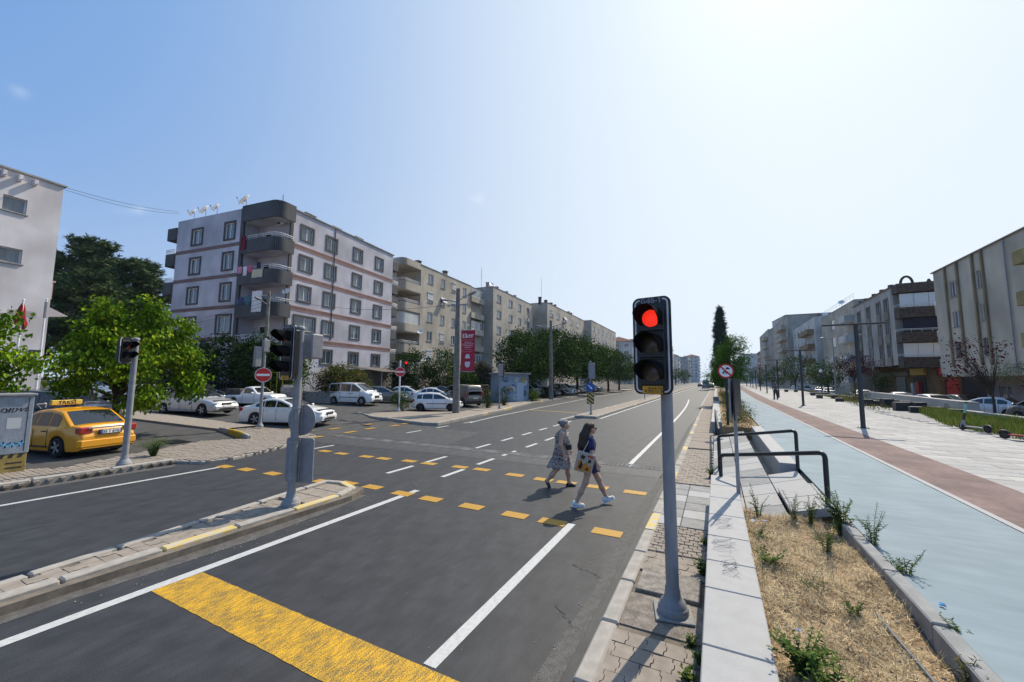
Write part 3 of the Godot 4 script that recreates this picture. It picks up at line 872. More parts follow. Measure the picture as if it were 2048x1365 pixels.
func wall_open(b: MB, o: Vector3, u: Vector3, nn: Vector3, W: float, y0: float, y1: float, ops: Array, d: float) -> void:
	var xs := [0.0, W]
	var ys := [y0, y1]
	for r in ops:
		for x in [r[0], r[0] + r[2]]:
			if not xs.has(x): xs.append(x)
		for y in [r[1], r[1] + r[3]]:
			if not ys.has(y): ys.append(y)
	xs.sort()
	ys.sort()
	for i in xs.size() - 1:
		for k in ys.size() - 1:
			var cx: float = (xs[i] + xs[i + 1]) / 2
			var cy: float = (ys[k] + ys[k + 1]) / 2
			var inside := false
			for r in ops:
				if cx > r[0] and cx < r[0] + r[2] and cy > r[1] and cy < r[1] + r[3]:
					inside = true
					break
			if inside: continue
			b.quad(o + u * xs[i] + Vector3.UP * ys[k], o + u * xs[i + 1] + Vector3.UP * ys[k], o + u * xs[i + 1] + Vector3.UP * ys[k + 1], o + u * xs[i] + Vector3.UP * ys[k + 1], nn)
	for r in ops:
		var a: Vector3 = o + u * r[0] + Vector3.UP * r[1]
		var w: Vector3 = u * r[2]
		var h: Vector3 = Vector3.UP * r[3]
		var q := -nn * d
		b.quad(a, a + w, a + w + q, a + q, Vector3.UP)
		b.quad(a + h, a + w + h, a + w + h + q, a + h + q, Vector3.DOWN)
		b.quad(a, a + h, a + h + q, a + q, u)
		b.quad(a + w, a + w + h, a + w + h + q, a + w + q, -u)

func win_frame(w: float, h: float, panes: int) -> ArrayMesh:
	var key := "wf%.2f_%.2f_%d" % [w, h, panes]
	if meshes.has(key): return meshes[key]
	var b := MB.new()
	var t := 0.055
	b.span(Vector3(0, 0, -0.03), Vector3(w, t, 0.03)); b.span(Vector3(0, h - t, -0.03), Vector3(w, h, 0.03))
	b.span(Vector3(0, t, -0.03), Vector3(t, h - t, 0.03)); b.span(Vector3(w - t, t, -0.03), Vector3(w, h - t, 0.03))
	for k in range(1, panes): b.span(Vector3(w * k / panes - t * 0.6, t, -0.028), Vector3(w * k / panes + t * 0.6, h - t, 0.034))
	meshes[key] = b.mesh()
	return meshes[key]
func win_pane(w: float, h: float) -> ArrayMesh:
	var key := "wp%.2f_%.2f" % [w, h]
	if not meshes.has(key):
		var b := MB.new()
		b.span(Vector3(0.05, 0.05, -0.006), Vector3(w - 0.05, h - 0.05, 0.0))
		meshes[key] = b.mesh()
	return meshes[key]
func win_curtain(w: float, h: float, x0: float, x1: float, y0: float) -> ArrayMesh:
	var key := "wc%.2f_%.2f_%.1f_%.1f_%.1f" % [w, h, x0, x1, y0]
	if not meshes.has(key):
		var b := MB.new()
		var nn := maxi(6, int((x1 - x0) * w / 0.1))
		for k in nn:
			var a := lerpf(x0, x1, float(k) / nn) * w
			var e := lerpf(x0, x1, float(k + 1) / nn) * w
			var za := 0.025 * (1 if k % 2 == 0 else -1)
			b.quad(Vector3(a, y0 * h, za), Vector3(e, y0 * h, -za), Vector3(e, h, -za), Vector3(a, h, za), Vector3.BACK)
		meshes[key] = b.mesh()
	return meshes[key]
func trim_ring(w: float, h: float, t: float) -> ArrayMesh:
	var key := "tr%.2f_%.2f_%.2f" % [w, h, t]
	if not meshes.has(key):
		var b := MB.new()
		b.span(Vector3(-t, -t, -0.02), Vector3(w + t, 0, 0.07), 0.008); b.span(Vector3(-t, h, -0.02), Vector3(w + t, h + t, 0.07), 0.008)
		b.span(Vector3(-t, 0, -0.02), Vector3(0, h, 0.067), 0.008); b.span(Vector3(w, 0, -0.02), Vector3(w + t, h, 0.067), 0.008)
		meshes[key] = b.mesh()
	return meshes[key]

# one window as a part: frame, with pane, curtain, surround, sill and shutter as sub-parts
func window(parent: Node3D, o: Vector3, u: Vector3, nn: Vector3, r: Array, st := {}) -> void:
	var w: float = r[2]
	var h: float = r[3]
	var rec: float = st.get("recess", 0.1)
	var f := part("window", win_frame(w, h, st.get("panes", 2)), mats[st.get("frame", "window_frame")], parent, Transform3D(Basis(u, Vector3.UP, nn), o + u * r[0] + Vector3.UP * r[1] - nn * rec))
	part("pane", win_pane(w, h), mats.glass, f)
	var c := rng.randi() % 6
	var cm: Material = mats.curtain if rng.randf() < 0.8 else mats.curtain_tan
	var at := Transform3D(Basis.IDENTITY, Vector3(0, 0, -0.16))
	if c < 3: part("curtain", win_curtain(w, h, 0.04, 0.96, 0.03), cm, f, at)
	elif c == 3: part("curtain", win_curtain(w, h, 0.04, 0.45, 0.03), cm, f, at)
	elif c == 4: part("curtain", win_curtain(w, h, 0.5, 0.96, 0.03), cm, f, at)
	if st.has("trim"): part("surround", trim_ring(w, h, st.trim), mats[st.trim_mat], f, Transform3D(Basis.IDENTITY, Vector3(0, 0, rec)))
	elif st.get("sill", true):
		var key := "sill%.2f" % w
		if not meshes.has(key):
			var b := MB.new()
			b.span(Vector3(-0.08, -0.07, 0.0), Vector3(w + 0.08, 0.0, rec + 0.08), 0.01)
			meshes[key] = b.mesh()
		part("sill", meshes[key], mats.concrete, f)
	var sh: float = st.get("shutter", 0.0)
	if sh > 0.0 and rng.randf() < sh:
		var b := MB.new()
		if rng.randf() < 0.35:
			b.cbox(Vector3(w / 2, h * 0.66, rec + 0.28), Vector3(w + 0.1, h * 0.75, 0.03), 0.004, Basis(Vector3.RIGHT, -0.6))
		else:
			var k := rnd(0.35, 0.95)
			b.span(Vector3(-0.04, h - k * h, rec + 0.01), Vector3(w + 0.04, h - 0.02, rec + 0.035), 0.003)
			b.span(Vector3(-0.06, h - 0.02, rec - 0.02), Vector3(w + 0.06, h + 0.14, rec + 0.1), 0.02)
		part("shutter", b.mesh(), mats.white_wall, f)
	if st.get("grille", false):
		var b := MB.new()
		for k in 7: b.cyl(Vector3(w * (k + 0.5) / 7, 0, rec + 0.05), Vector3(w * (k + 0.5) / 7, h, rec + 0.05), 0.012, 0.012, 5, false)
		for y in [0.1, 0.5, 0.9]: b.cyl(Vector3(0, h * y, rec + 0.05), Vector3(w, h * y, rec + 0.05), 0.012, 0.012, 5, false)
		part("grille", b.mesh(), mats.black_trim, f)

# body in local axes: front face at z = 0 looking along +z, x from 0 to W
func block(called: String, label: String, at: Vector3, turn: float, W: float, D: float, y0: float, y1: float, wall: Material, front: Array, left: Array, st := {}, lst := {}) -> Node3D:
	var n := base(called, at, turn, label, "building")
	var b := MB.new()
	wall_open(b, Vector3.ZERO, Vector3.RIGHT, Vector3.BACK, W, y0, y1, front, 0.22)
	wall_open(b, Vector3(0, 0, -D), Vector3.BACK, Vector3.LEFT, D, y0, y1, left, 0.22)
	b.quad(Vector3(W, y0, 0), Vector3(W, y0, -D), Vector3(W, y1, -D), Vector3(W, y1, 0), Vector3.RIGHT)
	b.quad(Vector3(0, y0, -D), Vector3(W, y0, -D), Vector3(W, y1, -D), Vector3(0, y1, -D), Vector3.FORWARD)
	part("wall", b.mesh(), wall, n)
	b = MB.new()
	b.span(Vector3(0.02, y1 - 0.35, -D + 0.02), Vector3(W - 0.02, y1 - 0.12, -0.02))
	var fl: float = st.get("storey", 2.97)
	var yy := y1 - fl
	while yy > y0 + 1.0:
		b.span(Vector3(0.25, yy - 0.25, -D + 0.25), Vector3(W - 0.25, yy - 0.05, -0.25))
		yy -= fl
	part("floor_slab", b.mesh(), mats.interior, n)
	b = MB.new()
	var pc: float = st.get("cap", 0.06)
	for q in [[Vector3(-pc, y1, -0.22), Vector3(W + pc, y1 + 0.1, pc)], [Vector3(-pc, y1, -D - pc), Vector3(W + pc, y1 + 0.1, -D + 0.22)], [Vector3(-pc, y1, -D + 0.22), Vector3(0.22, y1 + 0.1, -0.22)], [Vector3(W - 0.22, y1, -D + 0.22), Vector3(W + pc, y1 + 0.1, -0.22)]]: b.span(q[0], q[1])
	part("parapet_cap", b.mesh(), st.get("cap_mat", mats.concrete), n)
	for r in front: window(n, Vector3.ZERO, Vector3.RIGHT, Vector3.BACK, r, r[4] if r.size() > 4 else st)
	for r in left: window(n, Vector3(0, 0, -D), Vector3.BACK, Vector3.LEFT, r, r[4] if r.size() > 4 else (lst if not lst.is_empty() else st))
	return n

func chimney(n: Node3D, x: float, y: float, z: float, h := 0.9, m: Material = null) -> void:
	var b := MB.new()
	b.span(Vector3(x - 0.35, y - 0.3, z - 0.3), Vector3(x + 0.35, y + h, z + 0.3), 0.02)
	for k in [-1, 1]: b.span(Vector3(x + k * 0.3 - 0.06, y + h, z - 0.28), Vector3(x + k * 0.3 + 0.06, y + h + 0.22, z + 0.28))
	b.span(Vector3(x - 0.45, y + h + 0.22, z - 0.4), Vector3(x + 0.45, y + h + 0.32, z + 0.4), 0.01)
	part("chimney", b.mesh(), m if m else mats.beige_dark, n)

# parapet band that follows a path of (x, z) points
func band(b: MB, path: Array, y0: float, y1: float, t: float) -> void:
	for i in path.size() - 1:
		var a: Vector2 = path[i]
		var e: Vector2 = path[i + 1]
		var d := (e - a).normalized()
		var q := Vector2(-d.y, d.x) * t
		var pa := PackedVector2Array([a, e, e + q, a + q])
		b.slab(pa, y0, y1)
func railing(n: Node3D, path: Array, y0: float, h: float, m: Material, step := 0.16, bars := true) -> void:
	var b := MB.new()
	var top := []
	for p in path: top.append(Vector3(p.x, y0 + h, p.y))
	b.tube(top, 0.028, 6)
	var mid := []
	for p in path: mid.append(Vector3(p.x, y0 + h * 0.62, p.y))
	b.tube(mid, 0.02, 5)
	for i in path.size() - 1:
		var a: Vector2 = path[i]
		var e: Vector2 = path[i + 1]
		var nn := maxi(1, int(a.distance_to(e) / (step if bars else 0.9)))
		for k in nn + 1:
			var p := a.lerp(e, float(k) / nn)
			b.cyl(Vector3(p.x, y0 - (0.0 if not bars else 0.02), p.y), Vector3(p.x, y0 + h, p.y), 0.014, 0.014, 5, false)
	part("railing", b.mesh(), m, n)

func dish(at: Vector3, r: float, face: float, label: String) -> void:
	r *= 0.82
	var d := base("satellite_dish", at, face, label, "satellite dish", "satellite dishes on the roofs")
	var b := MB.new()
	b.xf = Transform3D(Basis(Vector3.RIGHT, deg_to_rad(52)), Vector3(0, 0.75, 0.1))
	b.lathe([Vector2(0.0, 0.0), Vector2(r * 0.4, r * 0.03), Vector2(r * 0.75, r * 0.12), Vector2(r, r * 0.22), Vector2(r * 1.01, r * 0.2), Vector2(r * 0.75, r * 0.1), Vector2(0, -0.02)], Vector3.ZERO, 20)
	part("reflector", b.mesh(), mats.white_metal, d)
	b = MB.new()
	b.cyl(Vector3(0, -0.1, 0), Vector3(0, 0.75, 0), 0.03, 0.03)
	part("mast", b.mesh(), mats.galv, d)
	b = MB.new()
	b.tube([Vector3(0, 0.42, 0.2), Vector3(0, 0.5, r * 0.9), Vector3(0, 0.85, r * 1.15)], 0.018, 6)
	b.cyl(Vector3(0, 0.82, r * 1.1), Vector3(0, 0.92, r * 1.2), 0.045, 0.045)
	part("feed_arm", b.mesh(), mats.black_trim, d)

func antenna(at: Vector3, h: float, label: String) -> void:
	var d := base("antenna", at, 0.3, label, "antenna", "roof antennas")
	var b := MB.new()
	b.cyl(Vector3.ZERO, Vector3(0, h, 0), 0.035, 0.02, 6)
	part("mast", b.mesh(), mats.black_trim, d)
	b = MB.new()
	for k in 7: b.cyl(Vector3(-0.25 + 0.02 * k, h * (0.5 + 0.07 * k), 0), Vector3(0.25 - 0.02 * k, h * (0.5 + 0.07 * k), 0.05), 0.012, 0.012, 5)
	part("dipoles", b.mesh(), mats.black_trim, d)

func aircon(at: Vector3, turn: float, label: String) -> void:
	var d := base("air_conditioner", at, turn, label, "air conditioner", "air conditioner units on the walls")
	var b := MB.new()
	b.cbox(Vector3(0, 0, 0), Vector3(0.85, 0.6, 0.32), 0.02)
	part("casing", b.mesh(), mats.white_wall, d)
	b = MB.new()
	for k in 5: b.cyl(Vector3(-0.12, 0, 0.155), Vector3(-0.12, 0, 0.168), 0.25 - 0.04 * k, 0.25 - 0.04 * k, 18)
	part("fan_grille", b.mesh(), mats.black_trim, d)

func cloth(at: Vector3, turn: float, w: float, h: float, col: Color, label: String) -> void:
	var b := MB.new()
	b.col = col
	var nn := 8
	for k in nn:
		var a := w * k / nn - w / 2
		var e := w * (k + 1) / nn - w / 2
		var za := 0.03 * sin(k * 1.7); var ze := 0.03 * sin((k + 1) * 1.7)
		b.quad(Vector3(a, 0, za), Vector3(e, 0, ze), Vector3(e, -h, ze * 1.6), Vector3(a, -h, za * 1.6), Vector3.BACK)
		b.quad(Vector3(a, 0, za - 0.01), Vector3(e, 0, ze - 0.01), Vector3(e, -h * 0.9, ze * 1.6 - 0.03), Vector3(a, -h * 0.9, za * 1.6 - 0.03), Vector3.FORWARD)
	var o := part(numbered("laundry"), b.mesh(), mats.cloth, self, Transform3D(Basis(Vector3.UP, turn), at))
	tag(o, label, "laundry", "laundry on the lilac building balconies")

func build_left_buildings() -> void:
	# ---- lilac corner building
	var T := deg_to_rad(96.7)
	var C := Vector3(-35.1, 0, -23.3)
	var fr := []
	var S := {"trim": 0.17, "trim_mat": "lilac_grey", "recess": 0.12, "cap_mat": mats.concrete, "cap": 0.12}
	var S1 := {"trim": 0.17, "trim_mat": "lilac_grey", "recess": 0.12, "panes": 2, "grille": true}
	for r in 5:
		var y := 15.95 - 2.98 * r
		for k in 4:
			var x: float = [1.2, 4.3, 8.2, 11.9][k] + 0.9
			var w: float = 1.3 if k < 2 else 1.25
			if r == 3 and k == 0: fr.append([1.0, y + 0.05, 2.3, 1.35, S])
			elif r == 4 and k == 0: continue
			else: fr.append([x - 0.85, y, w, 1.33, S1 if r == 4 else S])
	# wing that carries the road face; the end face stands 2.4 m further out beside the corner balconies
	var body := block("apartment_building", "lilac five storey apartment block with grey window surrounds and corner balconies", C + Basis(Vector3.UP, T) * Vector3(-0.85, 0, 0), T, 15.2, 13.9, 0.3, 18.5, mats.lilac, fr, [], S)
	var lf := []
	for r in 4:
		var y := 15.75 - 2.98 * r
		lf.append([13.9 - 4.1 - 9.6 + 1.95 + 0.3, y, 1.45, 1.5, S])
		if r == 3: lf.append([13.9 - 4.1 - 2.9 + 0.1, y - 0.1, 1.9, 1.6, S])
		else: lf.append([13.9 - 4.1 - 2.55, y, 1.3, 1.55, S])
	var b := MB.new()
	# end wing: local x from -2.4+0.85 .. 0 ; z from -13.9 to -4.2
	var ox := -1.55
	var wing := Node3D.new()
	wing.name = "end_wing"
	body.add_child(wing, true)
	var wo := Vector3(ox, 0, -13.9)
	for r in lf: r[0] = clampf(r[0], 0.4, 8.4)
	wall_open(b, wo, Vector3.BACK, Vector3.LEFT, 9.75, 0.3, 18.5, lf, 0.22)
	b.quad(Vector3(ox, 0.3, -4.15), Vector3(0, 0.3, -4.15), Vector3(0, 18.5, -4.15), Vector3(ox, 18.5, -4.15), Vector3.BACK)
	b.quad(Vector3(ox, 0.3, -13.9), Vector3(0, 0.3, -13.9), Vector3(0, 18.5, -13.9), Vector3(ox, 18.5, -13.9), Vector3.FORWARD)
	b.quad(Vector3(ox, 18.5, -13.9), Vector3(0, 18.5, -13.9), Vector3(0, 18.5, -4.15), Vector3(ox, 18.5, -4.15), Vector3.UP)
	part("wall", b.mesh(), mats.lilac, wing)
	for r in lf: window(wing, wo, Vector3.BACK, Vector3.LEFT, r, S)
	# stripes round the storeys
	for r in 4:
		var y := 15.1 - 2.98 * r
		b = MB.new()
		b.span(Vector3(0.05, y - 0.17, 0.0), Vector3(15.2, y + 0.17, 0.03))
		b.span(Vector3(ox - 0.03, y - 0.17, -13.9), Vector3(ox, y + 0.17, -4.2))
		var s := part("stripe", b.mesh(), mats.stripe_brown, body)
		b = MB.new()
		b.span(Vector3(0.05, y - 0.22, 0.0), Vector3(15.2, y - 0.17, 0.035))
		b.span(Vector3(0.05, y + 0.17, 0.0), Vector3(15.2, y + 0.21, 0.035))
		part("stripe_edge", b.mesh(), mats.stripe_red, s)
	b = MB.new()
	b.span(Vector3(-0.02, 0.3, -0.12), Vector3(0.28, 18.5, 0.06))
	b.span(Vector3(ox - 0.06, 0.3, -4.5), Vector3(ox + 0.14, 18.5, -4.1))
	part("corner_strip", b.mesh(), mats.lilac_grey, body)
	# corner balconies with rounded parapets
	var path := []
	for p in arc([Vector3(ox - 0.05, 0, -4.2), Vector3(ox - 0.05, 0, 0.35), Vector3(0.1, 0, 0.35)], 0.75, 8): path.append(Vector2(p.x, p.z))
	var cr := []
	for p in path: cr.append(p)
	var poly := PackedVector2Array()
	for p in path: poly.append(p)
	poly.append(Vector2(0.1, -4.2))
	for r in 6:
		var y := 15.3 - 2.98 * r + 2.98
		if y < 2.0: break
		var bl := Node3D.new()
		bl.name = "balcony"
		body.add_child(bl, true)
		b = MB.new()
		b.slab(poly, y - 1.25 if r > 0 else y - 1.15, y - 1.08 if r > 0 else y - 1.0)
		part("slab", b.mesh(), mats.lilac, bl)
		b = MB.new()
		if r == 0: band(b, path, y - 1.2, y + 0.35, 0.14)
		elif r < 4: band(b, path, y - 1.3, y - 0.05, 0.14)
		else: band(b, path, y - 1.3, y - 0.7, 0.14)
		part("parapet", b.mesh(), mats.lilac_grey, bl)
		if r == 0:
			b = MB.new()
			b.slab(poly, y + 0.2, y + 0.3)
			part("roof_slab", b.mesh(), mats.concrete, bl)
		else:
			railing(bl, path, y - 0.05 if r < 4 else y - 0.7, 0.42 if r < 4 else 0.75, mats.white_metal, 0.12, r >= 4)
			b = MB.new()
			b.span(Vector3(-0.05, y - 1.05, -3.2), Vector3(0.0, y + 1.05, -2.3))
			part("door", b.mesh(), mats.window_frame, bl)
			b = MB.new()
			b.span(Vector3(-0.08, y - 0.95, -3.1), Vector3(-0.05, y + 0.95, -2.4))
			part("door_pane", b.mesh(), mats.glass_car, bl)
	# grey corner boxes of the rear balconies
	for r in 5:
		var y := 17.2 - 2.98 * r
		b = MB.new()
		b.cbox(Vector3(ox + 0.5, y if r == 0 else y + 0.25, -14.6), Vector3(1.3, 1.3, 1.4), 0.05)
		var q := part("balcony", b.mesh(), mats.lilac_grey, body)
		if r > 0: railing(q, [Vector2(ox - 0.1, -13.95), Vector2(ox - 0.1, -15.25), Vector2(ox + 1.1, -15.25)], y + 0.9, 0.45, mats.white_metal, 0.14)
		b = MB.new()
		b.cbox(Vector3(15.8, y if r == 0 else y - 0.1, -0.75), Vector3(1.2, 1.25, 1.5), 0.05)
		q = part("balcony", b.mesh(), mats.lilac_grey, body)
		if r > 0: railing(q, [Vector2(15.25, 0.0), Vector2(16.4, 0.0), Vector2(16.4, -1.4)], y + 0.5, 0.5, mats.white_metal, 0.14)
	for c in [[2.6, -0.8], [6.3, -1.0], [9.6, -0.9]]:
		b = MB.new()
		b.span(Vector3(c[0] - 0.5, 18.4, c[1] - 0.3), Vector3(c[0] + 0.5, 18.95, c[1] + 0.3), 0.02)
		b.span(Vector3(c[0] - 0.65, 18.95, c[1] - 0.4), Vector3(c[0] + 0.65, 19.05, c[1] + 0.4))
		part("chimney", b.mesh(), mats.concrete, body)
	b = MB.new()
	b.cyl(Vector3(5.4, 18.5, 0.05), Vector3(5.4, 6.5, 0.05), 0.04, 0.04, 6)
	part("cable_pipe", b.mesh(), mats.lilac_grey, body)
	var X := body.transform
	dish(X * Vector3(ox + 0.4, 18.6, -12.2), 0.55, T - 2.2, "small white dish standing first beside the rear corner of the lilac roof")
	dish(X * Vector3(ox + 0.4, 18.6, -10.4), 0.68, T - 2.2, "larger white dish between two others on the lilac roof edge")
	dish(X * Vector3(ox + 0.4, 18.6, -8.7), 0.6, T - 2.2, "white dish third from the rear corner of the lilac roof")
	dish(X * Vector3(ox + 0.4, 18.7, -4.6), 0.8, T - 2.2, "big white dish alone beside the grey corner parapet of the lilac roof")
	dish(X * Vector3(-0.2, 9.7, 0.3), 0.45, T - 1.2, "white dish clamped to a lilac building balcony rail")
	antenna(X * Vector3(1.4, 18.4, -3.0), 2.6, "lattice antenna mast behind the lilac building's corner parapet")
	aircon(X * Vector3(-0.22, 17.2, -1.0), T - PI / 2, "air conditioner under the top corner balcony ceiling")
	aircon(X * Vector3(-0.22, 14.3, -1.5), T - PI / 2, "air conditioner above the pink laundry balcony")
	var ld := T - PI / 2
	cloth(X * Vector3(ox - 0.22, 15.65, -3.7), ld, 0.75, 1.35, Color(0.16, 0.008, 0.02), "dark red blanket hung over the top balcony rail")
	cloth(X * Vector3(ox - 0.22, 12.75, -3.9), ld, 0.6, 0.65, Color(0.62, 0.25, 0.34), "pink towel on the second balcony line")
	cloth(X * Vector3(ox - 0.22, 12.7, -3.2), ld, 0.55, 0.85, Color(0.68, 0.66, 0.70), "white towel hanging between two pink towels")
	cloth(X * Vector3(ox - 0.22, 12.72, -2.55), ld, 0.55, 0.6, Color(0.66, 0.12, 0.22), "rose towel beside the white towel on the balcony line")
	cloth(X * Vector3(ox - 0.23, 12.3, -1.6), ld, 1.4, 0.75, Color(0.55, 0.50, 0.36), "pale patterned sheet draped over the second balcony parapet")
	cloth(X * Vector3(ox - 0.22, 12.95, -1.5), ld, 0.5, 0.6, Color(0.03, 0.03, 0.07), "dark shirt on the second balcony line")
	cloth(X * Vector3(ox - 0.22, 9.85, -3.5), ld, 0.9, 0.75, Color(0.04, 0.07, 0.16), "navy clothes on the third balcony line")
	cloth(X * Vector3(ox - 0.22, 9.9, -2.5), ld, 0.6, 0.8, Color(0.05, 0.17, 0.20), "teal shirt on the third balcony line")
	cloth(X * Vector3(ox - 0.24, 10.3, -1.4), ld, 1.3, 1.9, Color(0.72, 0.70, 0.68), "large white sheet hanging over the third balcony")
	# ---- beige buildings along the avenue
	var sh := {"shutter": 0.45, "recess": 0.1}
	fr = []
	for r in 5:
		for k in 4: fr.append([[1.75, 5.2, 8.4, 11.9][k] + 0.0, 17.1 - 2.95 * r, 1.35 if k == 0 else 1.15, 1.45])
	var bg := block("apartment_building", "sandy beige apartment block with white shutters and rounded corner balconies", Vector3(-38.3, 0, -44.9), deg_to_rad(93), 14.7, 14, 0.5, 19.4, mats.beige, fr, [], sh)
	path = []
	for p in arc([Vector3(-3.8, 0, -4.0), Vector3(-3.8, 0, -0.15), Vector3(0.0, 0, -0.15)], 0.7, 6): path.append(Vector2(p.x, p.z))
	poly = PackedVector2Array()
	for p in path: poly.append(p)
	poly.append(Vector2(0, -4.0))
	for r in 6:
		var y := 18.4 - 2.95 * r
		if y < 2.5: break
		var bl := Node3D.new()
		bl.name = "balcony"
		bg.add_child(bl, true)
		b = MB.new()
		band(b, path, y - (0.4 if r > 0 else -0.2), y + (0.75 if r > 0 else 1.15), 0.15)
		part("parapet", b.mesh(), mats.beige, bl)
		b = MB.new()
		b.slab(poly, y - 0.55 if r > 0 else y + 0.1, y - 0.38 if r > 0 else y + 0.25)
		part("slab", b.mesh(), mats.beige, bl)
		if r > 0 and r != 3: railing(bl, path, y + 0.75, 0.5, mats.white_metal, 0.14)
		if r == 3:
			b = MB.new()
			band(b, path, y + 0.75, y + 2.3, 0.05)
			part("glazing", b.mesh(), mats.white_wall, bl)
	b = MB.new()
	b.span(Vector3(-1.2, 0.5, -10), Vector3(0, 19.4, -3.5))
	part("recess_wall", b.mesh(), mats.beige, bg)
	chimney(bg, 1.2, 19.5, -1.5, 0.7); chimney(bg, 6.0, 19.5, -2.0, 0.5); chimney(bg, 8.0, 19.5, -1.2, 0.8)
	dish(bg.transform * Vector3(-0.1, 8.6, 0.2), 0.55, deg_to_rad(40), "white dish on the beige building's balcony corner")
	dish(bg.transform * Vector3(0.6, 4.6, 0.3), 0.55, deg_to_rad(60), "white dish low on the beige wall above the shrubs")
	fr = []
	for r in 5:
		for k in 4: fr.append([[1.6, 7.2, 12.3, 17.3][k], 17.7 - 3.15 * r, 2.0 if k < 2 else 1.7, 1.5])
	var b3 := block("apartment_building", "grey beige apartment block with four pale chimneys", Vector3(-37.7, 0, -65.3), deg_to_rad(93), 21.2, 14, 0.5, 20.4, mats.beige_grey, fr, [], {"recess": 0.15, "storey": 3.15})
	for c in [0.7, 4.6, 9.4, 13.8]: chimney(b3, c + 0.8, 20.4, -2.0, 1.0, mt("pinkstone", lin(0.5, 0.36, 0.31), 0.9))
	var rc := block("apartment_building", "beige stairwell block with enclosed balconies between the sandy and grey beige blocks", Vector3(-39.7, 0, -58.7), deg_to_rad(93), 6.4, 10, 0.5, 19.6, mats.beige, [], [], {})
	for r in 6:
		var y := 17.6 - 3.0 * r
		b = MB.new()
		b.span(Vector3(0.6, y - 1.0, 0), Vector3(5.4, y, 1.0))
		var q := part("balcony", b.mesh(), mats.beige, rc)
		if r % 2 == 0:
			window(rc, Vector3(0, 0, 1.0), Vector3.RIGHT, Vector3.BACK, [0.7, y, 4.6, 1.4], {"recess": 0.05, "panes": 5, "sill": false})
	aircon(b3.transform * Vector3(18.2, 17.2, 0.3), deg_to_rad(93), "air conditioner under a top window of the grey beige block")
	antenna(Vector3(-39, 19.6, -63.0), 4.2, "tall antenna rising between the sandy and the grey beige block")
	dish(Vector3(-38.6, 20.3, -66.0), 0.6, deg_to_rad(60), "grey dish beside the first pale chimney")
	fr = []
	for r in 4:
		for k in 5: fr.append([[2.0, 6.9, 12.4, 18.5, 25.0][k], 18.2 - 3.15 * r, 2.3, 1.5])
	var b4 := block("apartment_building", "beige apartment block with dark chimneys behind the large street trees", Vector3(-36.0, 0, -88.8), deg_to_rad(91.5), 33, 14, 0.5, 21.3, mats.beige, fr, [], sh)
	for c in [-1.0, 3.0, 7.0, 10.0, 22.0, 24.5]: chimney(b4, c + 1.2, 21.3, -2.0, 1.2, mats.darkwood)
	antenna(Vector3(-37, 20.5, -87.5), 7.0, "thin antenna mast in the gap before the dark chimney block")
	fr = []
	for r in 4:
		for k in 6: fr.append([2.0 + 6.0 * k, 18.4 - 3.15 * r, 2.3, 1.5])
	block("apartment_building", "long beige apartment block farthest along the tree row", Vector3(-35.0, 0, -124.0), deg_to_rad(91), 38, 14, 0.5, 21.6, mats.beige_grey, fr, [], {})
	# white house with a tiled roof, then far blocks
	var far := [["white apartment block with red tiled roof beyond the beige row", -32.0, -178.0, 20.0, 19.5, "white_wall", true], ["pale blue grey apartment block farther along the avenue", -27.0, -215.0, 24.0, 24.0, "greybuild", false], ["white balcony block with roof pergola far along the avenue", -24.0, -250.0, 26.0, 24.0, "white_wall", false], ["cream block with red roof far along the avenue", -24.0, -300.0, 30.0, 20.0, "white_wall", true], ["pale tower block closing the avenue view", -20.0, -360.0, 30.0, 22.0, "greybuild", false], ["low pink white block at the far bend", -15.0, -450.0, 34.0, 27.0, "white_wall", true]]
	for q in far:
		fr = []
		for r in int(q[4] / 3.2) - 1:
			for k in int(q[3] / 4.5): fr.append([1.5 + 4.5 * k, q[4] - 2.6 - 3.1 * r, 1.8, 1.5])
		var lf2 := []
		for r in int(q[4] / 3.2) - 1:
			for k in 3: lf2.append([1.5 + 4.0 * k, q[4] - 2.6 - 3.1 * r, 1.8, 1.5])
		var n := block("apartment_building", q[0], Vector3(q[1], 0, q[2]), deg_to_rad(90), q[3], 13, 0, q[4], mats[q[5]], fr, lf2, {"sill": false, "recess": 0.12, "panes": 2})
		for r in int(q[4] / 3.2) - 1:
			b = MB.new()
			b.span(Vector3(q[3] * 0.3, q[4] - 3.5 - 3.1 * r, 0.0), Vector3(q[3] * 0.62, q[4] - 2.5 - 3.1 * r, 1.2))
			part("balcony", b.mesh(), mats.greybuild if r % 2 == 0 else mats.white_wall, n)
		if q[6]:
			b = MB.new()
			for s in [[-0.5, 0.5], [0.5, -13.5]]: pass
			var y1: float = q[4] + 0.1
			var w: float = q[3]
			b.quad(Vector3(-0.6, y1, 0.6), Vector3(w + 0.6, y1, 0.6), Vector3(w - 3, y1 + 2.4, -6.5), Vector3(3, y1 + 2.4, -6.5), Vector3(0, 1, 1))
			b.quad(Vector3(-0.6, y1, -13.6), Vector3(w + 0.6, y1, -13.6), Vector3(w - 3, y1 + 2.4, -6.5), Vector3(3, y1 + 2.4, -6.5), Vector3(0, 1, -1))
			b.tri(Vector3(-0.6, y1, 0.6), Vector3(-0.6, y1, -13.6), Vector3(3, y1 + 2.4, -6.5), Vector3(-1, 1, 0))
			b.tri(Vector3(w + 0.6, y1, 0.6), Vector3(w + 0.6, y1, -13.6), Vector3(w - 3, y1 + 2.4, -6.5), Vector3(1, 1, 0))
			part("roof", b.mesh(), mats.rooftile, n)
		else: chimney(n, 4.0, q[4], -3.0, 1.0)
	# ---- pink white building at the side street
	var PT := deg_to_rad(96.7)
	var PC := Vector3(-35.59, 0, -8.19)
	var W := 24.0
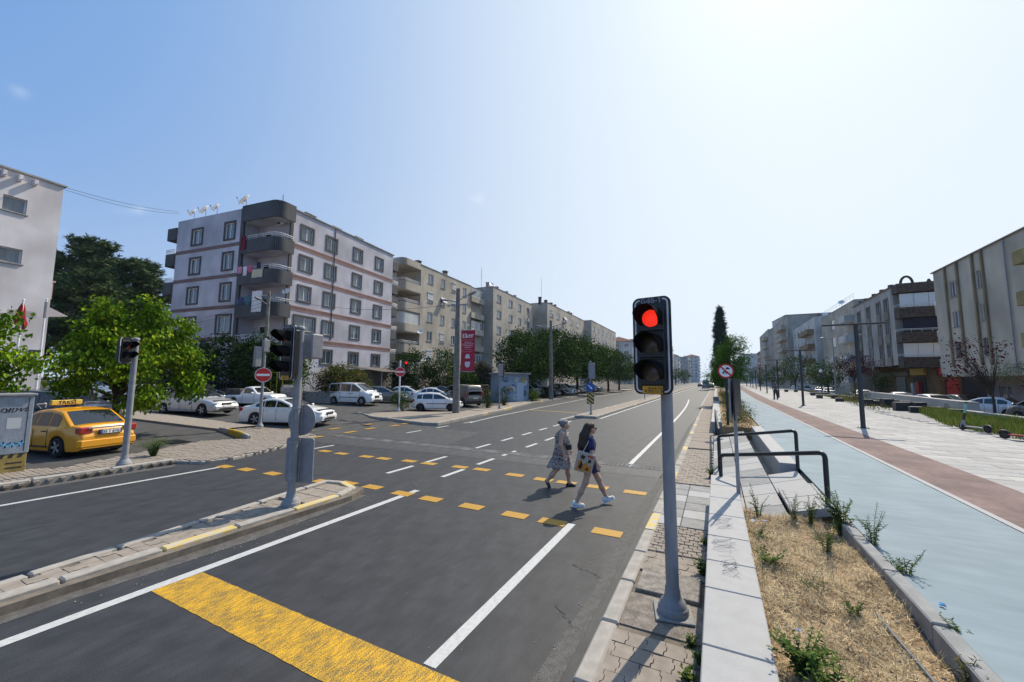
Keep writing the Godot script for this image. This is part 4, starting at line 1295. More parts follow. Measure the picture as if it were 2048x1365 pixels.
	fr = [[W - 2.3, 11.93, 0.92, 0.88], [W - 2.25, 9.0, 0.92, 0.85], [W - 4.9, 11.93, 0.92, 0.88], [W - 4.9, 9.0, 0.92, 0.85]]
	var pk := block("apartment_building", "pinkish white plastered building with wide low windows beside the flagpoles", PC - Basis(Vector3.UP, PT) * Vector3(W, 0, 0), PT, W, 12, 0.4, 14.28, mats.pinkwhite, fr, [], {"recess": 0.2, "panes": 1, "cap": 0.12, "trim_mat": "pinkwhite"})
	for k in 3:
		b = MB.new()
		b.span(Vector3(W - 1.3 - k * 0.6, 13.75, 0.0), Vector3(W - 1.15 - k * 0.6, 14.1, 0.3), 0.01)
		b.cyl(Vector3(W - 1.22 - k * 0.6, 13.85, 0.2), Vector3(W - 1.22 - k * 0.6, 13.8, 0.6), 0.03, 0.03, 8)
		part("roof_spout", b.mesh(), mats.pinkwhite, pk)
	b = MB.new()
	b.span(Vector3(W - 0.1, 7.3, -2.2), Vector3(W + 0.26, 8.35, -0.6))
	b.span(Vector3(W - 0.1, 8.35, -2.25), Vector3(W + 0.32, 8.43, -0.5))
	part("balcony", b.mesh(), mt("salmon", lin(0.50, 0.33, 0.30), 0.9), pk)
	b = MB.new()
	b.span(Vector3(W - 0.62, 3.8, 0.0), Vector3(W - 0.2, 4.12, 0.03))
	part("street_plate", b.mesh(), mt("plate_navy", lin(0.02, 0.03, 0.05), 0.5), pk)
	# faded lettering patches on the plaster
	b = MB.new()
	b.span(Vector3(W - 1.6, 6.0, 0.0), Vector3(W - 0.5, 6.35, 0.006))
	part("faded_patch", b.mesh(), mt("fade", lin(0.60, 0.53, 0.53), 0.9, texs["plaster"], 0.3), pk)
	# grey house behind the pines
	fr = [[1.2, 8.2, 1.0, 1.2], [1.2, 11.2, 1.0, 1.2]]
	var gb := block("apartment_building", "grey house with dark roof shed seen between the pines and the lilac block", Vector3(-78.2, 1.5, -24.6), deg_to_rad(70), 4.2, 8, 0.0, 15.6, mats.greybuild, fr, [], {})
	b = MB.new()
	b.span(Vector3(3.4, 13.2, -5), Vector3(8.5, 13.5, 1.2))
	for x in [4.6, 8.0]: b.cyl(Vector3(x, 10.9, 1.0), Vector3(x, 13.2, 1.0), 0.06, 0.06, 6)
	part("roof_shed", b.mesh(), mats.darkwood, gb)
	b = MB.new()
	b.span(Vector3(4.2, 0, -7), Vector3(9, 10.9, 0.5))
	part("annex", b.mesh(), mt("clay", lin(0.38, 0.22, 0.12), 0.9, texs["plaster"], 0.2), gb)
	dish(gb.transform * Vector3(0.6, 13.4, 0.3), 0.6, deg_to_rad(40), "white dish on the grey house behind the pines")
	# shed roof beside the parking area
	var sr := base("shed", Vector3(-32.6, terrain(-32.6), -32.5), deg_to_rad(96), "open shed with a low brown sloping roof beside the parked vans", "shed")
	b = MB.new()
	for k in 14: b.cbox(Vector3(-3.2 + k * 0.5, 3.15 - 0.25, 0.4), Vector3(0.49, 0.06, 4.4), 0.01, Basis(Vector3.RIGHT, 0.12))
	part("roof", b.mesh(), mt("shedroof", lin(0.20, 0.17, 0.15), 0.9, texs["concrete"], 0.4), sr)
	for x in [-3.0, 0.0, 3.3]:
		b = MB.new()
		b.cyl(Vector3(x, 0, 2.2), Vector3(x, 2.7, 2.2), 0.05, 0.05, 8)
		part("post", b.mesh(), mats.galv, sr)
	b = MB.new()
	b.span(Vector3(-3.3, 0, -1.9), Vector3(3.6, 2.9, -1.75))
	part("back_wall", b.mesh(), mats.concrete, sr)

func build_right_buildings() -> void:
	var R := deg_to_rad(-90)
	# ---- pilastered block, face on x = 20; local x runs with world z
	var z0 := -54.4
	var fr := []
	var y3 := [10.5, 7.65, 4.8]
	for r in 3:
		for p in [[-51.45, 1.05], [-47.1, 0.75], [-38.6, 1.05], [-34.4, 0.8]]:
			fr.append([p[0] - z0, y3[r], p[1], 1.45, {"recess": 0.16, "grille": r == 2}])
	var A := block("apartment_building", "grey cream block with brown vertical pilasters and a pink ground floor", Vector3(20, 0, z0), R, 26, 14, 3.3, 13.5, mats.cream_a, fr, [], {"cap": 0.15, "cap_mat": mats.beige_dark})
	var b := MB.new()
	for p in [-52.0, -49.9, -47.45, -46.1, -39.2, -37.2, -34.8, -33.2]:
		b = MB.new()
		b.span(Vector3(p - z0 - 0.11, 4.0, 0.0), Vector3(p - z0 + 0.11, 13.5, 0.16), 0.02)
		part("pilaster", b.mesh(), mats.pilaster, A)
	b = MB.new()
	b.span(Vector3(0, 3.1, -14), Vector3(26, 3.3, 0))
	part("soffit", b.mesh(), mats.cream_a, A)
	b = MB.new()
	wall_open(b, Vector3(3.2, 0, -1.6), Vector3.RIGHT, Vector3.BACK, 22.8, 0, 3.1, [[1.8, 1.0, 1.6, 1.3], [6.2, 1.0, 1.7, 1.3], [11.5, 1.0, 1.7, 1.3]], 0.2)
	b.quad(Vector3(3.2, 0, -1.6), Vector3(3.2, 0, -14), Vector3(3.2, 3.1, -14), Vector3(3.2, 3.1, -1.6), Vector3.LEFT)
	part("ground_floor_wall", b.mesh(), mt("rose", lin(0.50, 0.36, 0.34), 0.92, texs["plaster"], 0.15), A)
	for q in [1.8, 6.2, 11.5]: window(A, Vector3(3.2, 0, -1.6), Vector3.RIGHT, Vector3.BACK, [q, 1.0, 1.6, 1.3], {"grille": true})
	for r in 3:
		b = MB.new()
		b.cbox(Vector3(-0.4, 9.7 - 2.9 * r, -0.8), Vector3(0.8, 0.9, 1.2), 0.03)
		var q := part("balcony", b.mesh(), mats.beige, A)
		railing(q, [Vector2(0.0, -0.2), Vector2(-0.8, -0.2), Vector2(-0.8, -1.4)], 10.1 - 2.9 * r, 0.5, mats.white_metal, 0.15)
	b = MB.new()
	for k in 3: b.span(Vector3(13.9, 5.0 + 2.9 * k, 0), Vector3(18.0, 6.0 + 2.9 * k, 1.0), 0.02)
	part("balcony", b.mesh(), mt("ochre", lin(0.42, 0.34, 0.15), 0.9, texs["plaster"], 0.2), A)
	b = MB.new()
	b.cyl(Vector3(11.2, 3.3, 0.1), Vector3(11.2, 13.4, 0.1), 0.05, 0.05, 8)
	part("drain_pipe", b.mesh(), mats.galv, A)
	# ---- brown block with glazed corner balconies
	z0 = -80.4
	fr = []
	for r in 3:
		for p in [-78.6, -74.4, -70.4, -67.7]:
			fr.append([p - z0, 11.6 - 2.95 * r, 1.3, 1.55, {"recess": 0.3, "trim": 0.14, "trim_mat": "beige_dark"}])
	var B := block("apartment_building", "grey brown block with glazed wraparound balconies above red shop fronts", Vector3(20, 0, z0), R, 15.6, 14, 4.6, 14.3, mats.greybuild, fr, [], {"cap": 0.2, "cap_mat": mats.beige_dark})
	for r in 3:
		for p in [-78.6, -74.4, -70.4, -67.7]:
			b = MB.new()
			b.span(Vector3(p - z0 - 0.12, 10.4 - 2.95 * r, 0.0), Vector3(p - z0 + 1.42, 11.42 - 2.95 * r, 0.16), 0.02)
			part("spandrel", b.mesh(), mats.beige_dark, B)
	# near end face: continuous balconies turned towards the avenue's near end
	for r in 3:
		var y := 10.6 - 3.0 * r
		var bl := Node3D.new()
		bl.name = "balcony"
		B.add_child(bl, true)
		b = MB.new()
		for k in 5: b.span(Vector3(15.6, y - 0.35 + k * 0.25, -12), Vector3(17.2 - 0.0, y - 0.12 + k * 0.25, 0.0), 0.012)
		part("parapet", b.mesh(), mats.darkwood, bl)
		railing(bl, [Vector2(17.2, -12), Vector2(17.2, 0.0), Vector2(15.6, 0.0)], y + 0.9, 0.35, mats.white_metal, 0.9)
		if r == 0 or r == 2:
			for k in 9:
				b = MB.new()
				b.span(Vector3(16.9, y + 0.9, -0.2 - k * 1.3), Vector3(16.93, y + 2.55, -1.46 - k * 1.3))
				part("glazing", b.mesh(), mt("frosted", lin(0.50, 0.56, 0.60), 0.15, null, 1, 0.0, {"spec": 0.9}) if r == 0 else mats.curtain, bl)
		else:
			b = MB.new()
			b.cbox(Vector3(16.95, y + 1.75, -6.2), Vector3(0.06, 1.7, 11.8), 0.01, Basis(Vector3.BACK, 0.12))
			part("awning", b.mesh(), mt("navy_cloth", lin(0.015, 0.018, 0.03), 0.9), bl)
	b = MB.new()
	b.span(Vector3(15.6, 13.3, -13), Vector3(17.3, 14.4, 0.1), 0.03)
	part("fascia", b.mesh(), mats.darkwood, B)
	for k in 5:
		b = MB.new()
		if k != 1:
			var pts := []
			for t in 17: pts.append(Vector3(16.2, 14.5 + sin(PI * t / 16.0) * 0.9, -1.2 - k * 1.7 + cos(PI * t / 16.0) * 0.55))
			b.tube(pts, 0.14, 8)
		else:
			b.cyl(Vector3(16.2, 14.4, -3.2), Vector3(16.2, 14.9, -3.2), 0.3, 0.1)
		part("roof_vent", b.mesh(), mats.darkwood, B)
	for p in [-79.0, -76.5, -73.0, -70.0, -67.0]:
		b = MB.new()
		b.cyl(Vector3(p - z0, 14.3, -0.6), Vector3(p - z0, 15.0, -0.6), 0.35, 0.3, 12)
		part("roof_tank", b.mesh(), mats.darkwood, B)
	# shops under the block
	b = MB.new()
	b.span(Vector3(0, 0, -14), Vector3(15.6, 4.6, -2.5))
	part("shop_wall", b.mesh(), mt("ochre_wall", lin(0.20, 0.13, 0.06), 0.9, texs["plaster"], 0.2), B)
	b = MB.new()
	b.span(Vector3(15.6, 0, -13), Vector3(16.6, 9.4, -2.5))
	part("shop_end_wall", b.mesh(), mt("ochre_wall", lin(0.20, 0.13, 0.06), 0.9), B)
	var red := mt("shop_red", lin(0.36, 0.03, 0.025), 0.5)
	for q in [["shop_sign", Vector3(16.6, 3.4, -13), Vector3(17.0, 4.3, -3), red], ["shop_sign", Vector3(11.8, 3.4, -2.5), Vector3(15.5, 4.2, -2.2), mt("shop_yellow", lin(0.52, 0.36, 0.05), 0.5)], ["shop_sign", Vector3(2, 3.3, -2.5), Vector3(11, 3.9, -2.2), mats.beige_dark], ["shop_door", Vector3(6.5, 0, -2.5), Vector3(9.5, 3.2, -2.42), mt("steel_door", lin(0.16, 0.17, 0.16), 0.5)], ["shop_door", Vector3(16.6, 0, -8.5), Vector3(16.68, 3.2, -5.0), mats.black_print], ["shop_door", Vector3(12.0, 0, -2.5), Vector3(15.2, 3.2, -2.42), mats.black_print], ["shop_panel", Vector3(16.6, 0, -4.6), Vector3(16.9, 2.9, -3.6), red], ["shop_panel", Vector3(13.4, 0, -2.4), Vector3(14.2, 2.6, -2.1), red], ["shop_panel", Vector3(16.6, 0, -11.5), Vector3(17.6, 1.1, -9.0), red], ["shop_panel", Vector3(12.3, 0, -2.3), Vector3(12.9, 2.4, -2.0), mats.white_wall]]:
		b = MB.new()
		b.span(q[1], q[2], 0.01)
		part(q[0], b.mesh(), q[3], B)
	aircon(B.transform * Vector3(16.8, 5.1, -4.5), R + PI / 2, "air conditioner above the red shop sign")
	# ---- tan block behind, then farther blocks
	z0 = -103.5
	fr = []
	for r in 4:
		for p in [-96.0, -88.0]: fr.append([p - z0, 12.3 - 3.3 * r, 2.4, 1.9])
	var Cc := block("apartment_building", "tan block with a white balcony column and roof railing", Vector3(20.3, 0, z0), R, 22.6, 14, 0, 15.6, mats.beige_grey, fr, [], {"shutter": 0.3})
	railing(Cc, [Vector2(0, 0), Vector2(22.5, 0)], 15.7, 1.0, mats.white_metal, 2.0)
	for r in 4:
		b = MB.new()
		b.span(Vector3(18.2, 12.2 - 3.3 * r, 0), Vector3(22.4, 13.3 - 3.3 * r, 1.4), 0.02)
		part("balcony", b.mesh(), mats.white_wall, Cc)
	dish(Vector3(20.8, 15.6, -102.0), 0.6, deg_to_rad(-20), "dark dish on the corner of the tan block's roof")
	dish(Vector3(20.8, 16.0, -90.0), 0.6, deg_to_rad(-20), "dark dish on the roof railing of the tan block")
	var far := [["white fronted block with wooden balconies beyond the tan block", 19.5, -132.0, 27.0, 16.5, "white_wall"], ["grey block with a slanting white roof", 18.5, -165.0, 31.0, 21.0, "beige_grey"], ["blue grey glazed block farther along the promenade", 18.0, -205.0, 32.0, 21.5, "greybuild"], ["small brick red house between taller blocks", 20.0, -245.0, 30.0, 17.0, "rooftile"], ["long pale block at the far end of the promenade", 16.0, -420.0, 120.0, 20.0, "white_wall"]]
	for q in far:
		fr = []
		for r in int(q[4] / 3.3) - 1:
			for k in mini(8, int(q[3] / 4.6)): fr.append([1.5 + 4.6 * k, q[4] - 2.8 - 3.2 * r, 1.9, 1.6])
		var n := block("apartment_building", q[0], Vector3(q[1], 0, q[2]), R, q[3], 13, 0, q[4], mats[q[5]], fr, [], {"sill": false})
		b = MB.new()
		for r in int(q[4] / 3.3) - 1: b.span(Vector3(q[3] * 0.55, q[4] - 3.6 - 3.2 * r, 0), Vector3(q[3] * 0.95, q[4] - 2.6 - 3.2 * r, 1.3))
		part("balcony", b.mesh(), mats.pilaster if q[5] == "white_wall" else mats.beige, n)
		b = MB.new()
		if q[0].begins_with("grey block"):
			b.quad(Vector3(0, q[4] + 2.2, 0.3), Vector3(q[3], q[4] + 0.2, 0.3), Vector3(q[3], q[4] + 0.2, -13), Vector3(0, q[4] + 2.2, -13), Vector3.UP)
			b.quad(Vector3(0, q[4], 0), Vector3(q[3], q[4], 0), Vector3(q[3], q[4] + 0.2, 0), Vector3(0, q[4] + 2.2, 0), Vector3.BACK)
			part("roof", b.mesh(), mats.white_wall, n)
		else: chimney(n, q[3] * 0.8, q[4], -2.0, 0.8)

# three-lamp or two-lamp head, face looking along local +z, origin at the head's middle
func signal_head(n: Node3D, xf: Transform3D, lamps: int, lit: int, code: String, board: bool, scale_: float, plate: bool) -> void:
	var h := Node3D.new()
	h.name = "signal_head"
	h.transform = xf * Transform3D(Basis.IDENTITY.scaled(Vector3.ONE * scale_), Vector3.ZERO)
	n.add_child(h, true)
	var H := 0.3 * lamps
	var b := MB.new()
	b.cbox(Vector3(0, 0, -0.1), Vector3(0.29, H, 0.17), 0.02)
	part("housing", b.mesh(), mats.signal_black, h)
	if board:
		b = MB.new()
		b.plate(rrect(0.42, H + 0.19, 0.075, 6), -0.035, -0.012)
		part("backboard", b.mesh(), mats.signal_black, h)
		b = MB.new()
		var w2 := 0.178
		var h2 := (H + 0.19) / 2 - 0.03
		for s in [-1.0, 1.0]:
			var pts := []
			for p in arc([Vector3(s * 0.125, h2, 0), Vector3(s * w2, h2, 0), Vector3(s * w2, -h2, 0), Vector3(s * 0.115, -h2, 0)], 0.055, 6): pts.append(p)
			for k in pts.size() - 1:
				var d: Vector3 = (pts[k + 1] - pts[k]).normalized()
				var q := Vector3(-d.y, d.x, 0) * 0.009
				b.quad(pts[k] - q + Vector3(0, 0, -0.01), pts[k] + q + Vector3(0, 0, -0.01), pts[k + 1] + q + Vector3(0, 0, -0.01), pts[k + 1] - q + Vector3(0, 0, -0.01), Vector3.BACK)
		part("border", b.mesh(), mats.signal_white, h)
		if code != "": lettering(code, 0.062, mats.sign_back, h, Vector3(0, H / 2 + 0.054, -0.009), "lettering", true)
	for k in lamps:
		var y := H / 2 - 0.15 - 0.3 * k
		b = MB.new()
		b.cbox(Vector3(0, y, -0.004), Vector3(0.28, 0.285, 0.03), 0.008)
		part("door", b.mesh(), mats.signal_black, h)
		b = MB.new()
		b.xf = Transform3D(Basis(Vector3.RIGHT, PI / 2), Vector3(0, y, 0.012))
		b.lathe([Vector2(0.001, 0.024), Vector2(0.05, 0.02), Vector2(0.08, 0.01), Vector2(0.096, 0.0)], Vector3.ZERO, 24)
		var mm: Material = mats.lens_dark
		if k == lit: mm = mats.lens_red_on
		elif k == 0 and lit < 0: mm = mats.lens_red_off
		part("lens", b.mesh(), mm, h)
		if k == lit and board:
			b = MB.new()
			for i in 11:
				var yy := -0.1 + 0.02 * i
				var hw := sqrt(maxf(0.0001, 0.0085 - yy * yy))
				b.cbox(Vector3(0, y + yy, 0.034), Vector3(hw * 1.9, 0.0035, 0.006), 0.0)
			part("lens_rib", b.mesh(), mats.lens_red_off, h)
		b = MB.new()
		# hood: a tube whose lower part is cut away
		var r0 := []
		var nn := 22
		for e in [[0.13, 0.0], [0.129, 0.5], [0.127, 1.0], [0.121, 1.0], [0.123, 0.0]]:
			var ring := PackedVector3Array()
			for i in nn + 1:
				var a := deg_to_rad(-38.0 + 256.0 * i / nn)
				var len_ := 0.26 * (0.35 + 0.65 * clampf((sin(a) + 0.62) / 0.9, 0.0, 1.0))
				ring.append(Vector3(cos(a) * e[0], y + sin(a) * e[0], 0.01 + len_ * e[1]))
			r0.append(ring)
		b.loft(r0)
		part("visor", b.mesh(), mats.visor, h)
	if plate:
		b = MB.new()
		b.cbox(Vector3(0.0, -H / 2 - 0.045, 0.004), Vector3(0.22, 0.085, 0.012), 0.003)
		var p := part("notice_plate", b.mesh(), mats.plate_yellow, h)
		if code == "G46-1":
			lettering("Arıza Tel.", 0.026, mats.black_print, p, Vector3(0.035, -H / 2 - 0.027, 0.0105), "lettering", true, false, true)
			lettering("293 11 00", 0.03, mats.black_print, p, Vector3(0.035, -H / 2 - 0.062, 0.0105), "lettering", true, false, true)
			b = MB.new()
			b.xf = Transform3D(Basis.IDENTITY, Vector3(-0.075, -H / 2 - 0.045, 0.0105))
			b.plate(disc(0.006, 10), 0, 0.001)
			b.plate(PackedVector2Array([Vector2(-0.006, -0.006), Vector2(0.006, -0.006), Vector2(0.009, -0.026), Vector2(-0.009, -0.026)]), 0, 0.001)
			part("symbol", b.mesh(), mats.black_print, p)
		else:
			b = MB.new()
			for r in 2: b.span(Vector3(-0.05, -H / 2 - 0.035 - r * 0.03, 0.0105), Vector3(0.09, -H / 2 - 0.025 - r * 0.03, 0.012))
			part("print", b.mesh(), mats.black_print, p)

func signal_pole(called: String, at: Vector3, h: float, r: float, label: String, m: Material, flare := true) -> Node3D:
	var n := base(called, at, 0, label, "traffic light", "traffic light poles at the crossing")
	var b := MB.new()
	b.cyl(Vector3(0, 0, 0), Vector3(0, h, 0), r, r * 0.92, 20)
	b.lathe([Vector2(r * 1.12, h - 0.03), Vector2(r * 1.15, h), Vector2(r * 0.9, h + 0.03), Vector2(0.0, h + 0.045)], Vector3.ZERO, 20)
	part("pole", b.mesh(), m, n)
	if flare:
		b = MB.new()
		b.lathe([Vector2(r * 2.3, 0.0), Vector2(r * 2.3, 0.05), Vector2(r * 2.1, 0.07), Vector2(r * 2.0, 0.072), Vector2(r * 1.9, 0.11), Vector2(r * 1.45, 0.14), Vector2(r * 1.2, 0.18), Vector2(r * 1.12, 0.25), Vector2(r * 1.02, 0.26)], Vector3.ZERO, 24)
		part("base_collar", b.mesh(), m, n)
	return n

func build_signals() -> void:
	var n := signal_pole("traffic_light", Vector3(-0.5, 0.125, -4.8), 2.55, 0.068, "tall three lamp signal showing red on the footway, marked G46-1", mats.pole_grey)
	var b := MB.new()
	b.cbox(Vector3(0, -0.01, 0), Vector3(0.38, 0.02, 0.38), 0.004, Basis(Vector3.UP, 0.2))
	part("base_plate", b.mesh(), mats.concrete, n)
	signal_head(n, Transform3D(Basis(Vector3.UP, -0.15), Vector3(-0.12, 2.86, 0.19)), 3, 0, "G46-1", true, 1.0, true)
	b = MB.new()
	b.cbox(Vector3(-0.06, 2.5, 0.04), Vector3(0.1, 0.08, 0.12), 0.01)
	part("bracket", b.mesh(), mats.signal_black, n)
	var lamp := OmniLight3D.new()
	lamp.light_color = Color(1.0, 0.1, 0.05)
	lamp.light_energy = 0.003
	lamp.light_size = 0.08
	lamp.omni_range = 8.0
	lamp.omni_attenuation = 2.0
	lamp.shadow_enabled = true
	n.add_child(lamp)
	lamp.position = Vector3(-0.12, 3.16, 0.26)
	# median signal
	n = signal_pole("traffic_light", Vector3(-7.42, 0.14, -5.1), 3.46, 0.075, "three lamp signal on the median, marked G46-2, with grey sign backs on its pole", mats.pole_grey)
	signal_head(n, Transform3D(Basis(Vector3.UP, 0.05), Vector3(-0.02, 2.95, 0.26)), 3, -1, "G46-2", true, 1.0, true)
	b = MB.new()
	b.cbox(Vector3(0.0, 3.1, -0.28), Vector3(0.34, 0.5, 0.26), 0.02)
	part("rear_signal_box", b.mesh(), mats.sign_back, n)
	b = MB.new()
	b.xf = Transform3D(Basis(Vector3.UP, 0.28), Vector3(0.02, 1.62, -0.06))
	b.plate(disc(0.31, 32), -0.09, -0.07)
	b.cbox(Vector3(0, 0, -0.05), Vector3(0.05, 0.62, 0.035), 0.004)
	part("round_sign", b.mesh(), mats.sign_back, n)
	b = MB.new()
	b.xf = Transform3D(Basis(Vector3.UP, 0.28), Vector3(0.02, 0.83, -0.06))
	b.plate(rrect(0.62, 0.86, 0.05), -0.09, -0.07)
	b.cbox(Vector3(0, 0, -0.05), Vector3(0.05, 0.8, 0.035), 0.004)
	part("board_sign", b.mesh(), mats.sign_back, n)
	b = MB.new()
	for y in [0.5, 1.18, 1.4, 1.85]: b.cyl(Vector3(0, y, 0), Vector3(0, y + 0.03, 0), 0.084, 0.084, 16)
	b.tube([Vector3(0.06, 1.8, 0.05), Vector3(0.085, 1.3, 0.06), Vector3(0.08, 0.9, 0.05), Vector3(0.09, 0.45, 0.04)], 0.008, 5)
	part("clamp", b.mesh(), mats.galv, n)
	# pedestrian signal by the taxi
	n = signal_pole("traffic_light", Vector3(-14.85, 0.13, -5.15), 3.55, 0.075, "two lamp pedestrian signal beside the yellow taxi", mats.pole_grey)
	signal_head(n, Transform3D(Basis(Vector3.UP, deg_to_rad(112)), Vector3(0.1, 3.2, 0.22)), 2, -1, "", true, 0.95, false)
	# far side poles with no entry discs
	n = signal_pole("traffic_light", Vector3(-20.1, 0.17, -11.95), 4.35, 0.07, "no entry disc and grey signal backs on the pole before the white sedan", mats.pole_grey)
	no_entry(n, Vector3(0, 2.55, 0), deg_to_rad(62))
	b = MB.new()
	b.cbox(Vector3(-0.05, 3.45, 0.3), Vector3(0.22, 1.0, 0.3), 0.02)
	b.cbox(Vector3(0.05, 4.0, -0.02), Vector3(0.18, 0.6, 0.3), 0.02)
	part("signal_housing", b.mesh(), mats.sign_back, n)
	n = signal_pole("traffic_light", Vector3(-21.4, 0.13, -23.0), 3.75, 0.06, "no entry disc beneath a small red pedestrian lamp beside the roadside bush", mats.white_metal)
	no_entry(n, Vector3(0, 2.95, 0), deg_to_rad(45))
	signal_head(n, Transform3D(Basis(Vector3.UP, deg_to_rad(38)), Vector3(0.35, 3.5, -0.25)), 2, 0, "", false, 1.0, false)
	signal_head(n, Transform3D(Basis(Vector3.UP, deg_to_rad(-60)), Vector3(-0.35, 3.4, 0.1)), 2, -1, "", false, 1.0, false)
	n = signal_pole("traffic_light", Vector3(-16.2, 0.13, -29.3), 3.7, 0.06, "signal with grey back on the far footway before the painted kiosk", mats.pole_grey)
	signal_head(n, Transform3D(Basis(Vector3.UP, deg_to_rad(200)), Vector3(0.1, 3.2, -0.15)), 3, -1, "", true, 1.0, false)
	b = MB.new()
	b.cbox(Vector3(0.1, 3.2, 0.02), Vector3(0.4, 1.0, 0.1), 0.02, Basis(Vector3.UP, deg_to_rad(20)))
	part("rear_cover", b.mesh(), mats.sign_back, n)
	# keep right sign on the far median
	n = signal_pole("road_sign", Vector3(-7.9, 0.16, -27.6), 3.7, 0.05, "blue arrow disc over a black and yellow chevron board on the far median", mats.galv)
	n.set_meta("category", "road sign")
	n.remove_meta("group")
	arrow_disc(n, Vector3(0, 1.9, 0.09), 0.31)
	chevron(n, Vector3(0, 1.12, 0.09), 0.5, 0.78)
	b = MB.new()
	b.cbox(Vector3(0.08, 3.05, -0.05), Vector3(0.5, 1.1, 0.05), 0.01, Basis(Vector3.UP, 0.7))
	part("panel_sign", b.mesh(), mats.sign_back, n)
	n = signal_pole("road_sign", Vector3(-8.0, 0.16, -52.0), 1.7, 0.05, "small sign post farther along the reddish median", mats.galv, false)
	n.set_meta("category", "road sign")
	n.remove_meta("group")
	b = MB.new()
	b.cbox(Vector3(0, 1.5, 0.06), Vector3(0.5, 0.5, 0.03), 0.01)
	part("panel_sign", b.mesh(), mats.sign_back, n)
	# no motorcycles sign at the hedge and the plain back of a post by the planter
	n = base("road_sign", Vector3(0.42, 0.6, -20.6), 0, "red ringed prohibition disc with a slash on a black post by the hedge", "road sign")
	b = MB.new()
	b.cbox(Vector3(0, 1.15, 0), Vector3(0.11, 2.3, 0.11), 0.01)
	part("post", b.mesh(), mats.rail_black, n)
	ring_sign(n, Vector3(0, 2.42, 0.08), 0.33)
	n = base("sign_post", Vector3(0.28, 0.55, -8.15), 0, "grey steel post holding the narrow edges of arrow plates above the ramp", "sign post")
	b = MB.new()
	b.cbox(Vector3(0, 1.0, 0), Vector3(0.06, 2.05, 0.06), 0.006)
	part("post", b.mesh(), mats.galv, n)
	for k in 2:
		b = MB.new()
		b.xf = Transform3D(Basis(Vector3.UP, deg_to_rad(78)), Vector3(-0.015 + 0.06 * k, 1.72, 0.0))
		b.plate(PackedVector2Array([Vector2(-0.3, 0.36), Vector2(0.3, 0.36), Vector2(0.3, -0.36), Vector2(0.0, -0.22), Vector2(-0.3, -0.36)]), -0.012 + 0.0 * k, 0.012)
		part("plate", b.mesh(), mats.sign_back if k == 0 else mats.rail_black, n)

func no_entry(n: Node3D, at: Vector3, turn: float) -> void:
	var s := Node3D.new()
	s.name = "no_entry_sign"
	n.add_child(s, true)
	s.transform = Transform3D(Basis(Vector3.UP, turn), at) * Transform3D(Basis.IDENTITY, Vector3(0, 0, 0.09))
	var b := MB.new()
	b.plate(disc(0.36, 32), -0.012, 0)
	part("back", b.mesh(), mats.sign_white, s)
	b = MB.new()
	b.plate(disc(0.335, 32), 0.0, 0.004)
	part("face", b.mesh(), mats.sign_red, s)
	b = MB.new()
	b.cbox(Vector3(0, 0, 0.006), Vector3(0.56, 0.11, 0.006), 0.001)
	part("bar", b.mesh(), mats.sign_white, s)
func ring_sign(n: Node3D, at: Vector3, r: float) -> void:
	var s := Node3D.new()
	s.name = "prohibition_disc"
	n.add_child(s, true)
	s.position = at
	var b := MB.new()
	b.plate(disc(r, 36), -0.012, 0)
	part("rim", b.mesh(), mats.sign_red, s)
	b = MB.new()
	b.plate(disc(r * 0.8, 36), 0, 0.003)
	part("face", b.mesh(), mats.sign_white, s)
	b = MB.new()
	# motorcycle over a car, as plain shapes
	for q in [[-0.1, -0.09], [0.02, -0.09]]:
		b.xf = Transform3D(Basis.IDENTITY, Vector3(q[0], q[1], 0.003))
		b.plate(disc(0.04, 12), 0, 0.002)
	b.xf = Transform3D.IDENTITY
	b.plate(PackedVector2Array([Vector2(-0.12, -0.05), Vector2(0.0, -0.06), Vector2(0.03, 0.02), Vector2(-0.03, -0.01), Vector2(-0.1, 0.0)]), 0.003, 0.005)
	b.plate(PackedVector2Array([Vector2(0.0, 0.08), Vector2(0.17, 0.08), Vector2(0.17, 0.12), Vector2(0.13, 0.13), Vector2(0.1, 0.17), Vector2(0.04, 0.17), Vector2(0.0, 0.12)]), 0.003, 0.005)
	part("symbol", b.mesh(), mats.black_print, s)
	b = MB.new()
	b.cbox(Vector3(0, 0, 0.007), Vector3(r * 1.75, 0.07, 0.003), 0.0, Basis(Vector3.BACK, -PI / 4))
	part("slash", b.mesh(), mats.sign_red, s)
func arrow_disc(n: Node3D, at: Vector3, r: float) -> void:
	var s := Node3D.new()
	s.name = "arrow_disc"
	n.add_child(s, true)
	s.transform = Transform3D(Basis(Vector3.UP, 0.25), at)
	var b := MB.new()
	b.plate(disc(r, 32), -0.012, 0)
	part("face", b.mesh(), mats.sign_blue, s)
	b = MB.new()
	b.xf = Transform3D(Basis(Vector3.BACK, -PI / 4), Vector3(0, 0, 0))
	b.plate(PackedVector2Array([Vector2(-0.2, 0.03), Vector2(0.04, 0.03), Vector2(0.04, 0.1), Vector2(0.2, 0), Vector2(0.04, -0.1), Vector2(0.04, -0.03), Vector2(-0.2, -0.03)]), 0.001, 0.004)
	part("arrow", b.mesh(), mats.sign_white, s)
